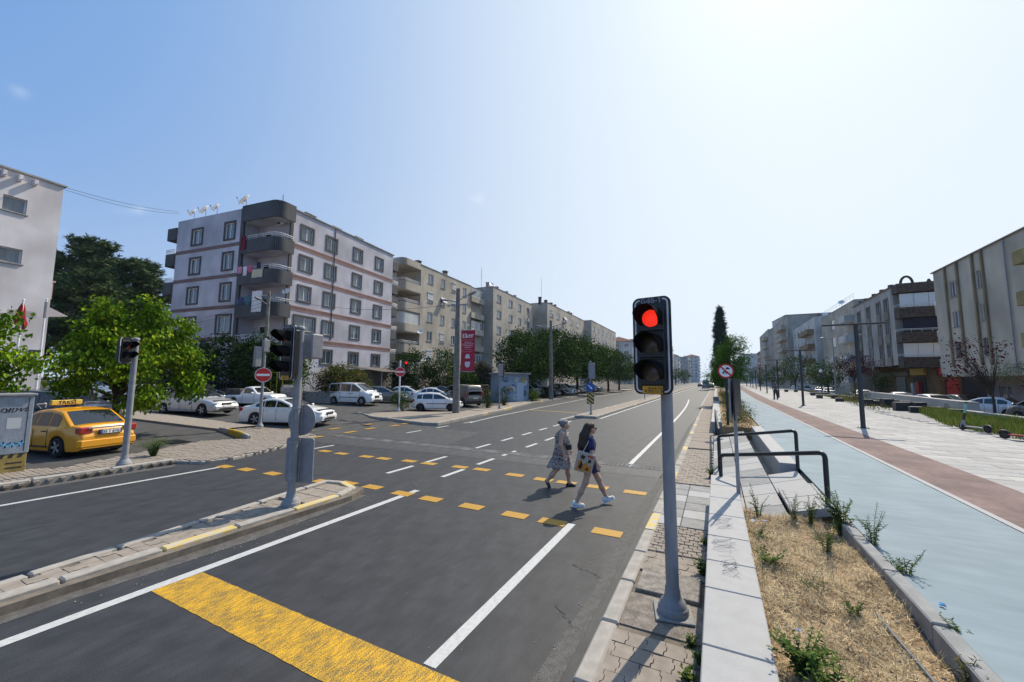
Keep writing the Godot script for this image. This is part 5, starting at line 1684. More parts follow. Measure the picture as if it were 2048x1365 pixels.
func chevron(n: Node3D, at: Vector3, w: float, h: float) -> void:
	var s := Node3D.new()
	s.name = "chevron_board"
	n.add_child(s, true)
	s.transform = Transform3D(Basis(Vector3.UP, 0.25), at)
	var b := MB.new()
	b.cbox(Vector3.ZERO, Vector3(w, h, 0.015), 0.003)
	part("board", b.mesh(), mats.signal_black, s)
	for k in 4:
		var y := h * (0.62 - 0.33 * k)
		var p := Geometry2D.intersect_polygons(PackedVector2Array([Vector2(-w, y + w * 0.75), Vector2(w, y - w * 0.75), Vector2(w, y - w * 0.75 - 0.13), Vector2(-w, y + w * 0.75 - 0.13)]), PackedVector2Array([Vector2(-w / 2 + 0.01, -h / 2 + 0.01), Vector2(w / 2 - 0.01, -h / 2 + 0.01), Vector2(w / 2 - 0.01, h / 2 - 0.01), Vector2(-w / 2 + 0.01, h / 2 - 0.01)]))
		if p.is_empty(): continue
		b = MB.new()
		b.plate(p[0], 0.008, 0.011)
		part("stripe", b.mesh(), mt("stripe_yellow", lin(0.6, 0.45, 0.12), 0.5), s)

func wire(a: Vector3, e: Vector3, sag: float, label: String, r := 0.014) -> void:
	var pts := []
	for k in 17:
		var t := k / 16.0
		pts.append(a.lerp(e, t) - Vector3(0, sag * 4.0 * t * (1.0 - t), 0))
	var b := MB.new()
	b.tube(pts, r, 5, -1.0, false)
	tag(part(numbered("overhead_cable"), b.mesh(), mats.black_trim, self), label, "cable", "overhead cables")

func utility_pole(at: Vector3, h: float, r: float, arms: Array, label: String) -> Node3D:
	var n := base("utility_pole", at, 0, label, "utility pole", "concrete utility poles")
	var b := MB.new()
	b.cyl(Vector3(0, -0.1, 0), Vector3(0, h, 0), r, r * 0.55, 14)
	part("shaft", b.mesh(), mats.concrete_pole, n)
	for a in arms:
		var d := Vector3(sin(a[0]), 0, cos(a[0]))
		b = MB.new()
		b.tube([Vector3(0, a[1], 0), d * a[2] * 0.6 + Vector3(0, a[1] + 0.15, 0), d * a[2] + Vector3(0, a[1] + 0.3, 0)], 0.035, 7)
		var arm := part("lamp_arm", b.mesh(), mats.galv, n)
		b = MB.new()
		b.xf = Transform3D(Basis(Vector3.UP, a[0]), d * (a[2] + 0.3) + Vector3(0, a[1] + 0.32, 0)) * Transform3D(Basis(Vector3.RIGHT, -0.2), Vector3.ZERO)
		b.ell(Vector3.ZERO, Vector3(0.16, 0.09, 0.42), 12, 6)
		part("lamp_head", b.mesh(), mats.sign_back, arm)
	return n

func build_poles() -> void:
	var n := utility_pole(Vector3(-16.95, 0.12, -24.1), 9.2, 0.27, [[1.3, 8.3, 1.3], [-1.8, 8.2, 1.2]], "concrete pole with the red banner beside the white hatchback")
	var b := MB.new()
	b.cbox(Vector3(0, 7.95, 0.02), Vector3(1.9, 0.09, 0.09), 0.01)
	part("cross_arm", b.mesh(), mats.galv, n)
	for y in [3.0, 6.0]:
		b = MB.new()
		b.cyl(Vector3(0.1, y, 0), Vector3(1.6, y, 0.0), 0.025, 0.025, 8)
		part("banner_arm", b.mesh(), mats.galv, n)
	var bn := base("banner", Vector3(-16.95, 0.12, -24.1), 0, "red advertising banner with white lettering hanging from the concrete pole", "banner")
	b = MB.new()
	var nn := 8
	for i in nn:
		for k in 14:
			var q := []
			for u in [[0, 0], [1, 0], [1, 1], [0, 1]]:
				var x: float = 0.35 + 1.2 * (i + u[0]) / nn
				var y: float = 3.02 + 2.96 * (k + u[1]) / 14
				q.append(Vector3(x, y, 0.015 * sin(x * 5.0 + y * 2.0)))
			b.quad(q[0], q[1], q[2], q[3], Vector3.BACK)
	part("cloth", b.mesh(), mt("banner_red", lin(0.36, 0.012, 0.045), 0.7), bn)
	lettering("Eker", 0.3, mats.sign_white, bn, Vector3(0.95, 5.6, 0.03), "lettering", true, true, true)
	b = MB.new()
	b.span(Vector3(0.45, 5.28, 0.02), Vector3(1.45, 5.31, 0.028))
	part("rule", b.mesh(), mt("gold", lin(0.45, 0.25, 0.08), 0.6), bn)
	b = MB.new()
	for k in 4: b.span(Vector3(0.95 - [0.3, 0.5, 0.42, 0.28][k], 5.1 - k * 0.13, 0.022), Vector3(0.95 + [0.3, 0.5, 0.42, 0.28][k], 5.16 - k * 0.13, 0.028))
	part("print", b.mesh(), mt("pinkprint", lin(0.6, 0.3, 0.33), 0.7), bn)
	b = MB.new()
	for q in [[0.5, 1.25, 4.42, 4.44], [0.5, 1.25, 4.58, 4.6], [0.5, 0.52, 4.42, 4.6], [1.23, 1.25, 4.42, 4.6]]: b.span(Vector3(q[0], q[2], 0.022), Vector3(q[1], q[3], 0.028))
	part("box_outline", b.mesh(), mt("pinkprint", lin(0.6, 0.3, 0.33), 0.7), bn)
	b = MB.new()
	b.xf = Transform3D(Basis.IDENTITY, Vector3(0.95, 0, 0))
	b.plate(PackedVector2Array([Vector2(-0.22, 3.95), Vector2(0.22, 3.95), Vector2(0.13, 4.25), Vector2(-0.13, 4.25)]), 0.022, 0.028)
	b.plate(PackedVector2Array([Vector2(-0.23, 3.7), Vector2(0.23, 3.7), Vector2(0.2, 3.4), Vector2(0.1, 3.3), Vector2(-0.1, 3.3), Vector2(-0.2, 3.4)]), 0.022, 0.028)
	part("cup_picture", b.mesh(), mt("palecup", lin(0.55, 0.58, 0.62), 0.6), bn)
	utility_pole(Vector3(-17.9, 0.12, -45.3), 9.7, 0.28, [[1.4, 8.9, 1.6], [-1.6, 8.8, 1.4]], "concrete pole with two curved lamp arms before the large street trees")
	n = utility_pole(Vector3(-33.9, terrain(-33.9), -20.2), 9.3, 0.2, [[0.35, 8.1, 0.9]], "slender concrete pole with a lamp before the lilac block")
	b = MB.new()
	b.cyl(Vector3(-0.9, 8.9, 0.3), Vector3(1.2, 8.9, -0.4), 0.03, 0.03, 6)
	part("cross_arm", b.mesh(), mats.galv, n)
	wire(Vector3(-35.6, 14.3, -8.2), Vector3(-45.3, 18.4, -17.9), 0.25, "twin cable strung from the pinkish building's roof to the lilac roof")
	wire(Vector3(-35.6, 14.15, -8.25), Vector3(-45.3, 18.25, -18.0), 0.35, "slacker cable below the roof to roof cable")
	wire(Vector3(-16.95, 8.2, -24.1), Vector3(-33.9, 9.6, -20.2), 0.8, "cable between the banner pole and the slender pole")
	wire(Vector3(-33.9, 9.5, -20.2), Vector3(-75.0, 9.4, -20.0), 0.9, "cable running from the slender pole over the green tree")
	wire(Vector3(-33.9, 9.1, -20.2), Vector3(-75.0, 8.4, -19.0), 0.9, "lower cable running from the slender pole over the green tree")
	wire(Vector3(-33.9, 8.8, -20.2), Vector3(-75.0, 7.4, -18.0), 0.9, "lowest cable running from the slender pole over the green tree")
	# T shaped lamps of the promenade
	var xs := [5.4, 6.1, 6.5, 7.0, 7.6, 8.2, 8.8, 9.4]
	var lamp0: Node3D = null
	var lab := ["T shaped black lamp post standing nearest the ramp on the slab edge", "T shaped black lamp post second from the ramp, before the tan block", "T shaped black lamp post third from the ramp, behind the walking pedestrian", "T shaped black lamp post fourth from the ramp", "T shaped black lamp post fifth from the ramp", "T shaped black lamp post sixth from the ramp", "T shaped black lamp post seventh from the ramp", "T shaped black lamp post eighth from the ramp"]
	for k in 8:
		var at := Vector3(xs[k], 0.65, -21.6 - 17.1 * k)
		if lamp0 == null:
			lamp0 = base("street_lamp", at, 0, lab[0], "street lamp", "T shaped promenade lamps")
			b = MB.new()
			b.cyl(Vector3(0, 0, 0), Vector3(0, 4.35, 0), 0.085, 0.075, 14)
			part("post", b.mesh(), mats.lamp_black, lamp0)
			b = MB.new()
			b.cbox(Vector3(-0.08, 4.37, 0), Vector3(2.15, 0.07, 0.2), 0.012)
			part("light_bar", b.mesh(), mats.lamp_black, lamp0)
			b = MB.new()
			b.cbox(Vector3(0, 0.012, 0), Vector3(0.34, 0.024, 0.34), 0.004)
			for s in [[-1, -1], [1, -1], [1, 1], [-1, 1]]: b.cyl(Vector3(s[0] * 0.13, 0.02, s[1] * 0.13), Vector3(s[0] * 0.13, 0.05, s[1] * 0.13), 0.014, 0.014, 6)
			part("base_plate", b.mesh(), mats.lamp_black, lamp0)
		else:
			var d := lamp0.duplicate()
			d.name = numbered("street_lamp")
			add_child(d)
			d.position = at
			d.set_meta("label", lab[k])
	# flagpoles
	for f in [[Vector3(-33.3, terrain(-33.3), -6.7), 6.0, "white flagpole with a furled red flag before the pinkish building", 0], [Vector3(-33.4, terrain(-33.4), -7.55), 6.2, "white flagpole with a faded pale flag before the pinkish building", 1]]:
		n = base("flagpole", f[0], 0, f[2], "flagpole", "flagpoles by the pinkish building")
		b = MB.new()
		b.cyl(Vector3.ZERO, Vector3(0, f[1], 0), 0.06, 0.04, 10)
		b.ell(Vector3(0, f[1] + 0.05, 0), Vector3(0.06, 0.06, 0.06), 8, 5)
		part("pole", b.mesh(), mats.white_metal, n)
		b = MB.new()
		if f[3] == 0:
			ring_loft(b, [[0.0, f[1] - 0.05, 0.02, 0.03, 0.0, 0.0], [0.0, f[1] - 0.5, 0.05, 0.11, 0.3, 0.02], [0.0, f[1] - 0.95, 0.07, 0.19, 0.4, 0.03], [0.0, f[1] - 1.25, 0.06, 0.17, 0.5, -0.02], [0.0, f[1] - 1.5, 0.02, 0.05, 0.4, -0.12]], 5.0, 24)
			part("flag", b.mesh(), mt("flag_red", lin(0.30, 0.02, 0.02), 0.9), n)
		else:
			b.cbox(Vector3(0, f[1] - 0.55, 0.0), Vector3(0.1, 0.95, 0.12), 0.03)
			part("sleeve", b.mesh(), mats.sign_back, n)
			b = MB.new()
			b.plate(PackedVector2Array([Vector2(0.0, f[1] - 0.3), Vector2(0.0, f[1] - 0.95), Vector2(-0.9, f[1] - 0.8)]), -0.01, 0.01)
			part("flag", b.mesh(), mt("flag_pale", lin(0.62, 0.52, 0.5), 0.9), n).rotation.y = PI / 2 + PI

func lerp_pts(p: Array, x: float) -> float:
	if x <= p[0][0]: return p[0][1]
	for i in p.size() - 1:
		if x <= p[i + 1][0]: return lerpf(p[i][1], p[i + 1][1], (x - p[i][0]) / maxf(0.0001, p[i + 1][0] - p[i][0]))
	return p[-1][1]
func soft(p: Array, x: float, s: float) -> float:
	var t := 0.0
	for k in 5: t += lerp_pts(p, x + s * (k - 2) * 0.5)
	return t / 5.0

func wheel_meshes(r: float, w: float) -> Array:
	var key := "wheel%.2f" % r
	if meshes.has(key): return meshes[key]
	var b := MB.new()
	b.xf = Transform3D(Basis(Vector3.RIGHT, PI / 2), Vector3.ZERO)
	b.lathe([Vector2(r * 0.66, -w / 2), Vector2(r * 0.9, -w / 2), Vector2(r * 0.985, -w * 0.38), Vector2(r, -w * 0.2), Vector2(r, w * 0.2), Vector2(r * 0.985, w * 0.38), Vector2(r * 0.9, w / 2), Vector2(r * 0.66, w / 2)], Vector3.ZERO, 24)
	var ty := b.mesh()
	b = MB.new()
	b.xf = Transform3D(Basis(Vector3.RIGHT, PI / 2), Vector3.ZERO)
	b.lathe([Vector2(r * 0.6, w * 0.2), Vector2(r * 0.69, w * 0.5), Vector2(r * 0.65, w * 0.52), Vector2(r * 0.58, w * 0.3)], Vector3.ZERO, 20)
	b.xf = Transform3D.IDENTITY
	for k in 5:
		var a := TAU * k / 5
		for s in [-0.13, 0.13]:
			var d := Vector3(cos(a + s), sin(a + s), 0)
			b.cbox(d * r * 0.34 + Vector3(0, 0, -w * 0.42), Vector3(r * 0.62, r * 0.11, 0.03), 0.006, Basis(Vector3.BACK, a + s))
	b.cyl(Vector3(0, 0, -w * 0.46), Vector3(0, 0, -w * 0.36), r * 0.17, r * 0.17, 12)
	var rim := b.mesh()
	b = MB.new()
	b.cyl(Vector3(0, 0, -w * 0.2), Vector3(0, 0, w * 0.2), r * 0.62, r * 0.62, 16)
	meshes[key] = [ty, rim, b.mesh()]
	return meshes[key]

# local +x is forward, origin on the ground under the middle
func car(called: String, label: String, cat: String, at: Vector3, dir: Vector2, s: Dictionary) -> Node3D:
	var L: float = s.L; var W: float = s.W; var H: float = s.H
	var n := base(called, at, atan2(-dir.y, dir.x), label, cat, s.get("group", "parked and waiting vehicles"))
	if s.has("pitch"): n.rotation.z = s.pitch
	var paint: Material = s.paint
	var hw := W / 2
	var r: float = s.get("wr", 0.31)
	var xr: float = -L / 2 + s.get("ro", 0.95)
	var xf: float = L / 2 - s.get("fo", 0.88)
	var top: Array = []
	for p in s.top: top.append([(p[0] - 0.5) * L, p[1]])
	var g: Array = s.cab
	var gx := []
	for k in 4: gx.append((g[k] - 0.5) * L)
	var belt: float = s.belt
	var sill: float = s.get("sill", 0.22)
	# lower body
	var rings := []
	var N := 56
	var wid := func(x: float) -> float:
		var t := absf(x) / (L / 2)
		return hw * (1.0 - s.get("taper", 0.13) * pow(t, 5.0) - 0.05 * pow(t, 18.0))
	for i in N + 1:
		var x := lerpf(-L / 2, L / 2, float(i) / N)
		var w: float = wid.call(x)
		var yt := soft(top, x, 0.1)
		var yb := sill
		for xw in [xr, xf]:
			var q: float = r + 0.06
			if absf(x - xw) < q: yb = maxf(yb, r + sqrt(q * q - (x - xw) * (x - xw)))
		var en := 1.0 - pow(absf(x) / (L / 2), 24.0)
		yb = lerpf(yb + 0.08, yb, en)
		yb = minf(yb, yt - 0.12)
		var ring := PackedVector3Array()
		var pr := [[yb, 0.955], [lerpf(yb, yt, 0.22), 0.985], [lerpf(yb, yt, 0.5), 1.0], [lerpf(yb, yt, 0.66), 0.995], [lerpf(yb, yt, 0.74), 0.978], [lerpf(yb, yt, 0.92), 0.95], [yt - 0.012, 0.90], [yt + 0.008, 0.80], [yt + 0.03, 0.4], [yt + 0.035, 0.0]]
		for p in pr: ring.append(Vector3(x, p[0], w * p[1]))
		for k in range(pr.size() - 2, -1, -1): ring.append(Vector3(x, pr[k][0], -w * pr[k][1]))
		rings.append(ring)
	var b := MB.new()
	b.loft(rings)
	for e in [0, N]:
		var ring: PackedVector3Array = rings[e]
		var mid := Vector3(ring[0].x, 0.5, 0)
		for k in ring.size() - 1: b.tri(mid, ring[k], ring[k + 1], Vector3(signf(ring[0].x), 0, 0))
		b.tri(mid, ring[0], ring[ring.size() - 1], Vector3(signf(ring[0].x), 0, 0))
	part("body", b.mesh(), paint, n)
	b = MB.new()
	b.span(Vector3(-L / 2 + 0.25, sill - 0.04, -hw + 0.28), Vector3(L / 2 - 0.25, belt - 0.1, hw - 0.28))
	b.span(Vector3(xr + r + 0.05, sill - 0.05, -hw + 0.08), Vector3(xf - r - 0.05, sill + 0.03, hw - 0.08))
	part("underbody", b.mesh(), mats.black_trim, n)
	# cabin
	var rp := [[gx[0] - 0.02, belt - 0.05], [gx[0], belt], [gx[1], H - 0.07], [(gx[1] + gx[2]) / 2, H], [gx[2], H - 0.06], [gx[3], belt + 0.02], [gx[3] + 0.02, belt - 0.05]]
	var tum: float = s.get("tumble", 0.3)
	var cabw := func(x: float, y: float) -> float: return wid.call(x) * 0.94 - maxf(0.0, y - belt) * tum
	rings = []
	N = 36
	var rx := []
	for i in N + 1:
		var x := lerpf(gx[0], gx[3], float(i) / N)
		rx.append(x)
		var yr := maxf(soft(rp, x, 0.09), belt + 0.004)
		var ring := PackedVector3Array()
		var ye := yr - minf(0.07, (yr - belt) * 0.35)
		var we: float = cabw.call(x, ye)
		var wb: float = cabw.call(x, belt)
		var pr := [[belt - 0.06, wb + 0.01], [belt, wb], [lerpf(belt, ye, 0.5), lerpf(wb, we, 0.47)], [ye, we], [lerpf(ye, yr, 0.7), we - 0.035], [yr, we - 0.13], [yr + 0.02, we * 0.45], [yr + 0.025, 0.0]]
		for p in pr: ring.append(Vector3(x, p[0], p[1]))
		for k in range(pr.size() - 2, -1, -1): ring.append(Vector3(x, pr[k][0], -pr[k][1]))
		rings.append(ring)
	b = MB.new()
	b.loft(rings)
	part("cabin", b.mesh(), paint, n)
	# glass laid just proud of the cabin skin
	for e in [["windscreen", gx[2] + 0.05, gx[3] - 0.07, 1.0], ["rear_window", gx[0] + 0.05, gx[1] - 0.02, -1.0]]:
		if e[0] == "rear_window" and s.get("no_rear", false): continue
		var gl := []
		for i in 7:
			var x := lerpf(e[1], e[2], i / 6.0)
			var yr := maxf(soft(rp, x, 0.09), belt + 0.004)
			var dy := soft(rp, x + 0.03, 0.09) - soft(rp, x - 0.03, 0.09)
			var nn := Vector3(-dy, 0.06, 0).normalized()
			var we: float = cabw.call(x, yr) - 0.10
			var ring := PackedVector3Array()
			for k in 9:
				var t := (k - 4) / 4.0
				ring.append(Vector3(x, yr + 0.02 * (1.0 - t * t) - 0.006, we * t) + nn * 0.014)
			gl.append(ring)
		b = MB.new()
		b.loft(gl)
		part(e[0], b.mesh(), mats.glass_car, n)
	for sd in [-1.0, 1.0]:
		for wn in s.win:
			var x0: float = (wn[0] - 0.5) * L
			var x1: float = (wn[1] - 0.5) * L
			b = MB.new()
			var K := 8
			for i in K:
				var q := []
				for xx in [lerpf(x0, x1, float(i) / K), lerpf(x0, x1, float(i + 1) / K)]:
					var yt := maxf(soft(rp, xx, 0.09) - 0.105, belt + 0.05)
					var yb := belt + 0.035
					q.append(Vector3(xx, yb, (cabw.call(xx, yb) + 0.012) * sd))
					q.append(Vector3(xx, yt, (cabw.call(xx, yt) + 0.012) * sd))
				b.quad(q[0], q[2], q[3], q[1], Vector3(0, 0.2, sd))
			part("side_window", b.mesh(), mats.glass_car, n)
		# mirrors, handles, lamps
		b = MB.new()
		b.ell(Vector3(gx[3] - 0.28, belt + 0.07, sd * (hw + 0.1)), Vector3(0.07, 0.075, 0.11), 10, 6)
		part("mirror", b.mesh(), s.get("mirror", paint), n)
		for hx in s.get("handles", [0.36, 0.56]):
			b = MB.new()
			b.cbox(Vector3((hx - 0.5) * L, belt - 0.13, sd * (hw * 0.985)), Vector3(0.2, 0.035, 0.05), 0.012)
			part("door_handle", b.mesh(), s.get("handle_mat", paint), n)
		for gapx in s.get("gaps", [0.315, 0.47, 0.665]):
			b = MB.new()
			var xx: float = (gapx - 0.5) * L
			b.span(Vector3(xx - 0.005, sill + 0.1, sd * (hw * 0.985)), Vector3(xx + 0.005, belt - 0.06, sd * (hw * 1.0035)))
			part("door_gap_shade", b.mesh(), mats.black_trim, n)  # raised black strip that paints in the shade of the door seam
		if s.has("strip"):
			b = MB.new()
			b.cbox(Vector3(0.05, s.strip, sd * (hw * 0.995)), Vector3(L * 0.42, 0.055, 0.04), 0.01)
			part("side_strip", b.mesh(), mats.black_trim, n)
		var hl: Array = s.get("head", [0.2, 0.15, 0.36, 0.66])
		b = MB.new()
		b.ell(Vector3(L / 2 - 0.235, hl[3], sd * (hw - 0.3)), Vector3(hl[0], hl[1] * 0.55, hl[2] * 0.6), 14, 8)
		part("headlight", b.mesh(), mats.lamp_glass, n)
		var tl: Array = s.get("tail", [0.14, 0.2, 0.3, 0.84])
		b = MB.new()
		b.cbox(Vector3(-L / 2 + 0.125, tl[3], sd * (hw - 0.06 - tl[2] * 0.55)), Vector3(tl[0] + 0.06, tl[1], tl[2]), 0.035)
		part("taillight", b.mesh(), mats.tail_red, n)
		for xw in [xr, xf]:
			var wm := wheel_meshes(r, 0.2)
			var wn := Node3D.new()
			wn.name = "wheel"
			n.add_child(wn, true)
			wn.transform = Transform3D(Basis(Vector3.UP, PI if sd > 0 else 0.0), Vector3(xw, r, sd * (hw - 0.12)))
			part("tyre", wm[0], mats.tyre, wn)
			part("rim", wm[1], s.get("rim", mats.rim), wn)
			part("spoke_gap_shade", wm[2], mats.black_trim, wn)  # black drum put in for the shaded gap behind the spokes
	var gw: float = s.get("grille", 0.6)
	b = MB.new()
	b.cbox(Vector3(L / 2 - 0.03, s.get("grille_y", 0.62), 0), Vector3(0.12, s.get("grille_h", 0.1), gw * 2 * hw * 0.5), 0.02)
	b.cbox(Vector3(L / 2 + 0.0, 0.36, 0), Vector3(0.06, 0.12, hw * 1.2), 0.02)
	part("grille", b.mesh(), mats.black_trim, n)
	for e in [1.0, -1.0]:
		b = MB.new()
		b.cbox(Vector3(e * (L / 2 + 0.03), 0.5 if e > 0 else s.get("plate_y", 0.72), 0), Vector3(0.02, 0.11, 0.52), 0.003)
		part("number_plate", b.mesh(), mats.sign_white, n)
	if not s.has("bumper"):
		b = MB.new()
		b.cbox(Vector3(L / 2 - 0.1, 0.42, 0), Vector3(0.24, 0.34, W * 0.9), 0.09)
		part("bumper", b.mesh(), paint, n)
		b = MB.new()
		b.cbox(Vector3(-L / 2 + 0.08, 0.44, 0), Vector3(0.2, 0.34, W * 0.92), 0.08)
		part("bumper", b.mesh(), paint, n)
	if s.has("bumper"):
		for e in [1.0, -1.0]:
			b = MB.new()
			b.cbox(Vector3(e * (L / 2 - 0.06), 0.42, 0), Vector3(0.2, 0.2, W * 0.93), 0.05)
			part("bumper", b.mesh(), s.bumper, n)
	return n

func build_vehicles() -> void:
	var pw := mt("paint_white", lin(0.74, 0.74, 0.73), 0.3, null, 1, 0.0, {"coat": 0.8})
	var ps := mt("paint_silver", lin(0.50, 0.50, 0.51), 0.32, null, 1, 0.35, {"coat": 0.8})
	var py := mt("paint_taxi", lin(0.72, 0.315, 0.006), 0.3, null, 1, 0.0, {"coat": 0.8})
	var pd := mt("paint_dark", lin(0.025, 0.027, 0.032), 0.28, null, 1, 0.2, {"coat": 0.9})
	var pb := mt("paint_blue", lin(0.02, 0.045, 0.09), 0.28, null, 1, 0.2, {"coat": 0.9})
	var pg := mt("paint_bronze", lin(0.16, 0.145, 0.125), 0.35, null, 1, 0.4, {"coat": 0.7})
	var pgr := mt("paint_grey", lin(0.14, 0.15, 0.16), 0.32, null, 1, 0.3, {"coat": 0.8})
	var sedan_top := [[0.0, 0.5], [0.012, 0.86], [0.04, 1.0], [0.16, 1.02], [0.35, 0.95], [0.62, 0.94], [0.73, 0.96], [0.86, 0.88], [0.95, 0.76], [0.985, 0.64], [1.0, 0.45]]
	var hatch_top := [[0.0, 0.5], [0.012, 0.86], [0.05, 0.95], [0.3, 0.93], [0.66, 0.92], [0.76, 0.95], [0.9, 0.85], [0.97, 0.7], [1.0, 0.45]]
	var van_top := [[0.0, 0.5], [0.01, 0.95], [0.3, 1.05], [0.7, 1.05], [0.84, 1.08], [0.94, 0.95], [0.985, 0.75], [1.0, 0.5]]
	var sedan := {"L": 4.5, "W": 1.78, "H": 1.46, "top": sedan_top, "cab": [0.10, 0.27, 0.53, 0.75], "belt": 0.94, "win": [[0.225, 0.33], [0.345, 0.47], [0.485, 0.655]], "paint": ps}
	var hatch := {"L": 3.9, "W": 1.68, "H": 1.46, "top": hatch_top, "cab": [0.01, 0.11, 0.55, 0.79], "belt": 0.92, "win": [[0.10, 0.2], [0.22, 0.42], [0.44, 0.68]], "paint": pw, "ro": 0.65, "fo": 0.8, "handles": [0.3, 0.52], "gaps": [0.21, 0.43, 0.7], "wr": 0.29}
	var van := {"L": 4.4, "W": 1.83, "H": 1.83, "top": van_top, "cab": [0.0, 0.035, 0.62, 0.86], "belt": 1.06, "win": [[0.06, 0.3], [0.32, 0.54], [0.56, 0.78]], "paint": pw, "ro": 0.75, "fo": 0.9, "tumble": 0.14, "handles": [0.52, 0.585], "gaps": [0.31, 0.55, 0.76], "strip": 0.62, "handle_mat": mats.black_trim, "tail": [0.1, 0.5, 0.14, 1.0], "head": [0.22, 0.2, 0.3, 0.86], "grille_y": 0.66, "grille_h": 0.2, "wr": 0.32}
	# ---- taxi, tail towards the island
	var s := sedan.duplicate()
	s.merge({"paint": py, "L": 4.36, "W": 1.74, "H": 1.52, "mirror": mats.black_trim, "rim": mats.rim, "tail": [0.16, 0.22, 0.36, 0.86], "handle_mat": mats.black_trim, "plate_y": 0.8, "cab": [0.085, 0.26, 0.53, 0.755], "strip": 0.33, "sill": 0.2}, true)
	var axis := Vector2(-0.975, 0.22).normalized()
	var ctr := Vector2(-18.15, -5.85) + axis * 2.18
	var t := car("taxi", "yellow taxi sedan parked with its tail towards the pedestrian signal", "taxi", Vector3(ctr.x, 0.0, ctr.y), axis, s)
	var b := MB.new()
	b.cbox(Vector3(0.1, 1.68, 0), Vector3(0.12, 0.17, 0.82), 0.02)
	var sg := part("roof_sign", b.mesh(), mt("taxi_sign", lin(0.62, 0.42, 0.06), 0.5), t)
	b = MB.new()
	for z in [-0.3, 0.3]: b.span(Vector3(0.05, 1.5, z - 0.03), Vector3(0.15, 1.6, z + 0.03))
	part("sign_foot", b.mesh(), mats.black_trim, t)
	b = MB.new()
	b.tube(arc([Vector3(0.1, 1.53, 0.52), Vector3(0.1, 1.66, 0.5), Vector3(0.1, 1.66, 0.95), Vector3(0.1, 1.5, 0.72)], 0.04), 0.015, 6)
	b.tube(arc([Vector3(0.1, 1.53, -0.52), Vector3(0.1, 1.66, -0.5), Vector3(0.1, 1.66, -0.75), Vector3(0.1, 1.5, -0.62)], 0.04), 0.015, 6)
	part("roof_bar", b.mesh(), mats.chrome, t)
	for e in [-1.0, 1.0]: lettering("TAKSİ", 0.125, mats.black_print, sg, Vector3(0.1 + e * 0.062, 1.68, 0), "lettering", true).rotation.y = e * PI / 2
	b = MB.new()
	b.cbox(Vector3(-2.175, 0.93, 0), Vector3(0.05, 0.05, 1.15), 0.01)
	part("chrome_strip", b.mesh(), mats.chrome, t)
	b = MB.new()
	b.cbox(Vector3(-2.2, 0.78, 0), Vector3(0.05, 0.15, 0.62), 0.004)
	part("plate_frame", b.mesh(), mats.black_trim, t)
	b = MB.new()
	b.cbox(Vector3(-2.218, 0.78, 0), Vector3(0.03, 0.115, 0.55), 0.002)
	var pl := part("rear_plate", b.mesh(), mats.sign_white, t)
	lettering("35 T 6162", 0.085, mats.black_print, pl, Vector3(-2.235, 0.78, 0.03), "lettering", true).rotation.y = -PI / 2
	b = MB.new()
	b.cbox(Vector3(-2.226, 0.78, -0.25), Vector3(0.02, 0.112, 0.05), 0.0)
	part("plate_band", b.mesh(), mats.sign_blue, pl)
	# ---- waiting cars
	s = sedan.duplicate()
	s.merge({"paint": pw, "L": 4.63, "W": 1.81, "H": 1.43, "wr": 0.325, "cab": [0.09, 0.28, 0.5, 0.72], "win": [[0.21, 0.31], [0.32, 0.45], [0.465, 0.635]], "ro": 0.98, "fo": 0.79, "sill": 0.19, "grille": 0.3, "grille_h": 0.17, "grille_y": 0.6}, true)
	var d := Vector2(0.92, -0.39).normalized()
	ctr = Vector2(-20.95, -14.0)
	t = car("sedan", "white sports sedan with dark glass waiting behind the no entry pole", "car", Vector3(ctr.x, 0.06, ctr.y), d, s)
	for z in [-0.19, 0.19]:
		b = MB.new()
		b.cbox(Vector3(2.31, 0.62, z), Vector3(0.05, 0.18, 0.33), 0.03)
		part("kidney_frame", b.mesh(), mats.chrome, t)
		b = MB.new()
		b.cbox(Vector3(2.325, 0.62, z), Vector3(0.05, 0.14, 0.28), 0.02)
		part("kidney_grille", b.mesh(), mats.black_trim, t)
	s = sedan.duplicate()
	s.merge({"L": 4.65, "grille": 0.75, "grille_y": 0.66, "grille_h": 0.08}, true)
	t = car("sedan", "silver sedan waiting under the green tree", "car", Vector3(-27.95, terrain(-27.95), -12.75), Vector2(1.94, -0.5), s)
	s = hatch.duplicate()
	s.merge({"L": 4.06, "W": 1.73, "H": 1.45, "wr": 0.31}, true)
	car("hatchback", "white hatchback at the top of the side street behind the dark car", "car", Vector3(-39.2, terrain(-39.2), -12.0), Vector2(1.0, 0.05), s)
	car("hatchback", "white hatchback half hidden by the green tree's leaves", "car", Vector3(-33.4, terrain(-33.4), -12.3), Vector2(1.0, -0.1), s)
	s = hatch.duplicate()
	s.merge({"paint": pb}, true)
	car("hatchback", "dark blue hatchback between the leafy tree and the silver sedan", "car", Vector3(-32.5, terrain(-32.5), -14.6), Vector2(1.0, -0.25), s)
	s = van.duplicate()
	s.merge({"paint": pd, "L": 4.5, "H": 1.72}, true)
	car("van", "dark van with a wide windscreen parked beyond the taxi", "van", Vector3(-25.6, terrain(-25.6), -6.3), Vector2(0.8, -0.6), s)
	s = sedan.duplicate()
	s.merge({"paint": pd}, true)
	car("sedan", "dark sedan parked behind the silver sedan under the trees", "car", Vector3(-35.0, terrain(-35.0), -17.2), Vector2(1.0, -0.2), s)
	car("sedan", "dark blue sedan farther up the side street", "car", Vector3(-47, terrain(-47), -16.5), Vector2(1.0, -0.2), s)
	# old pickup
	s = hatch.duplicate()
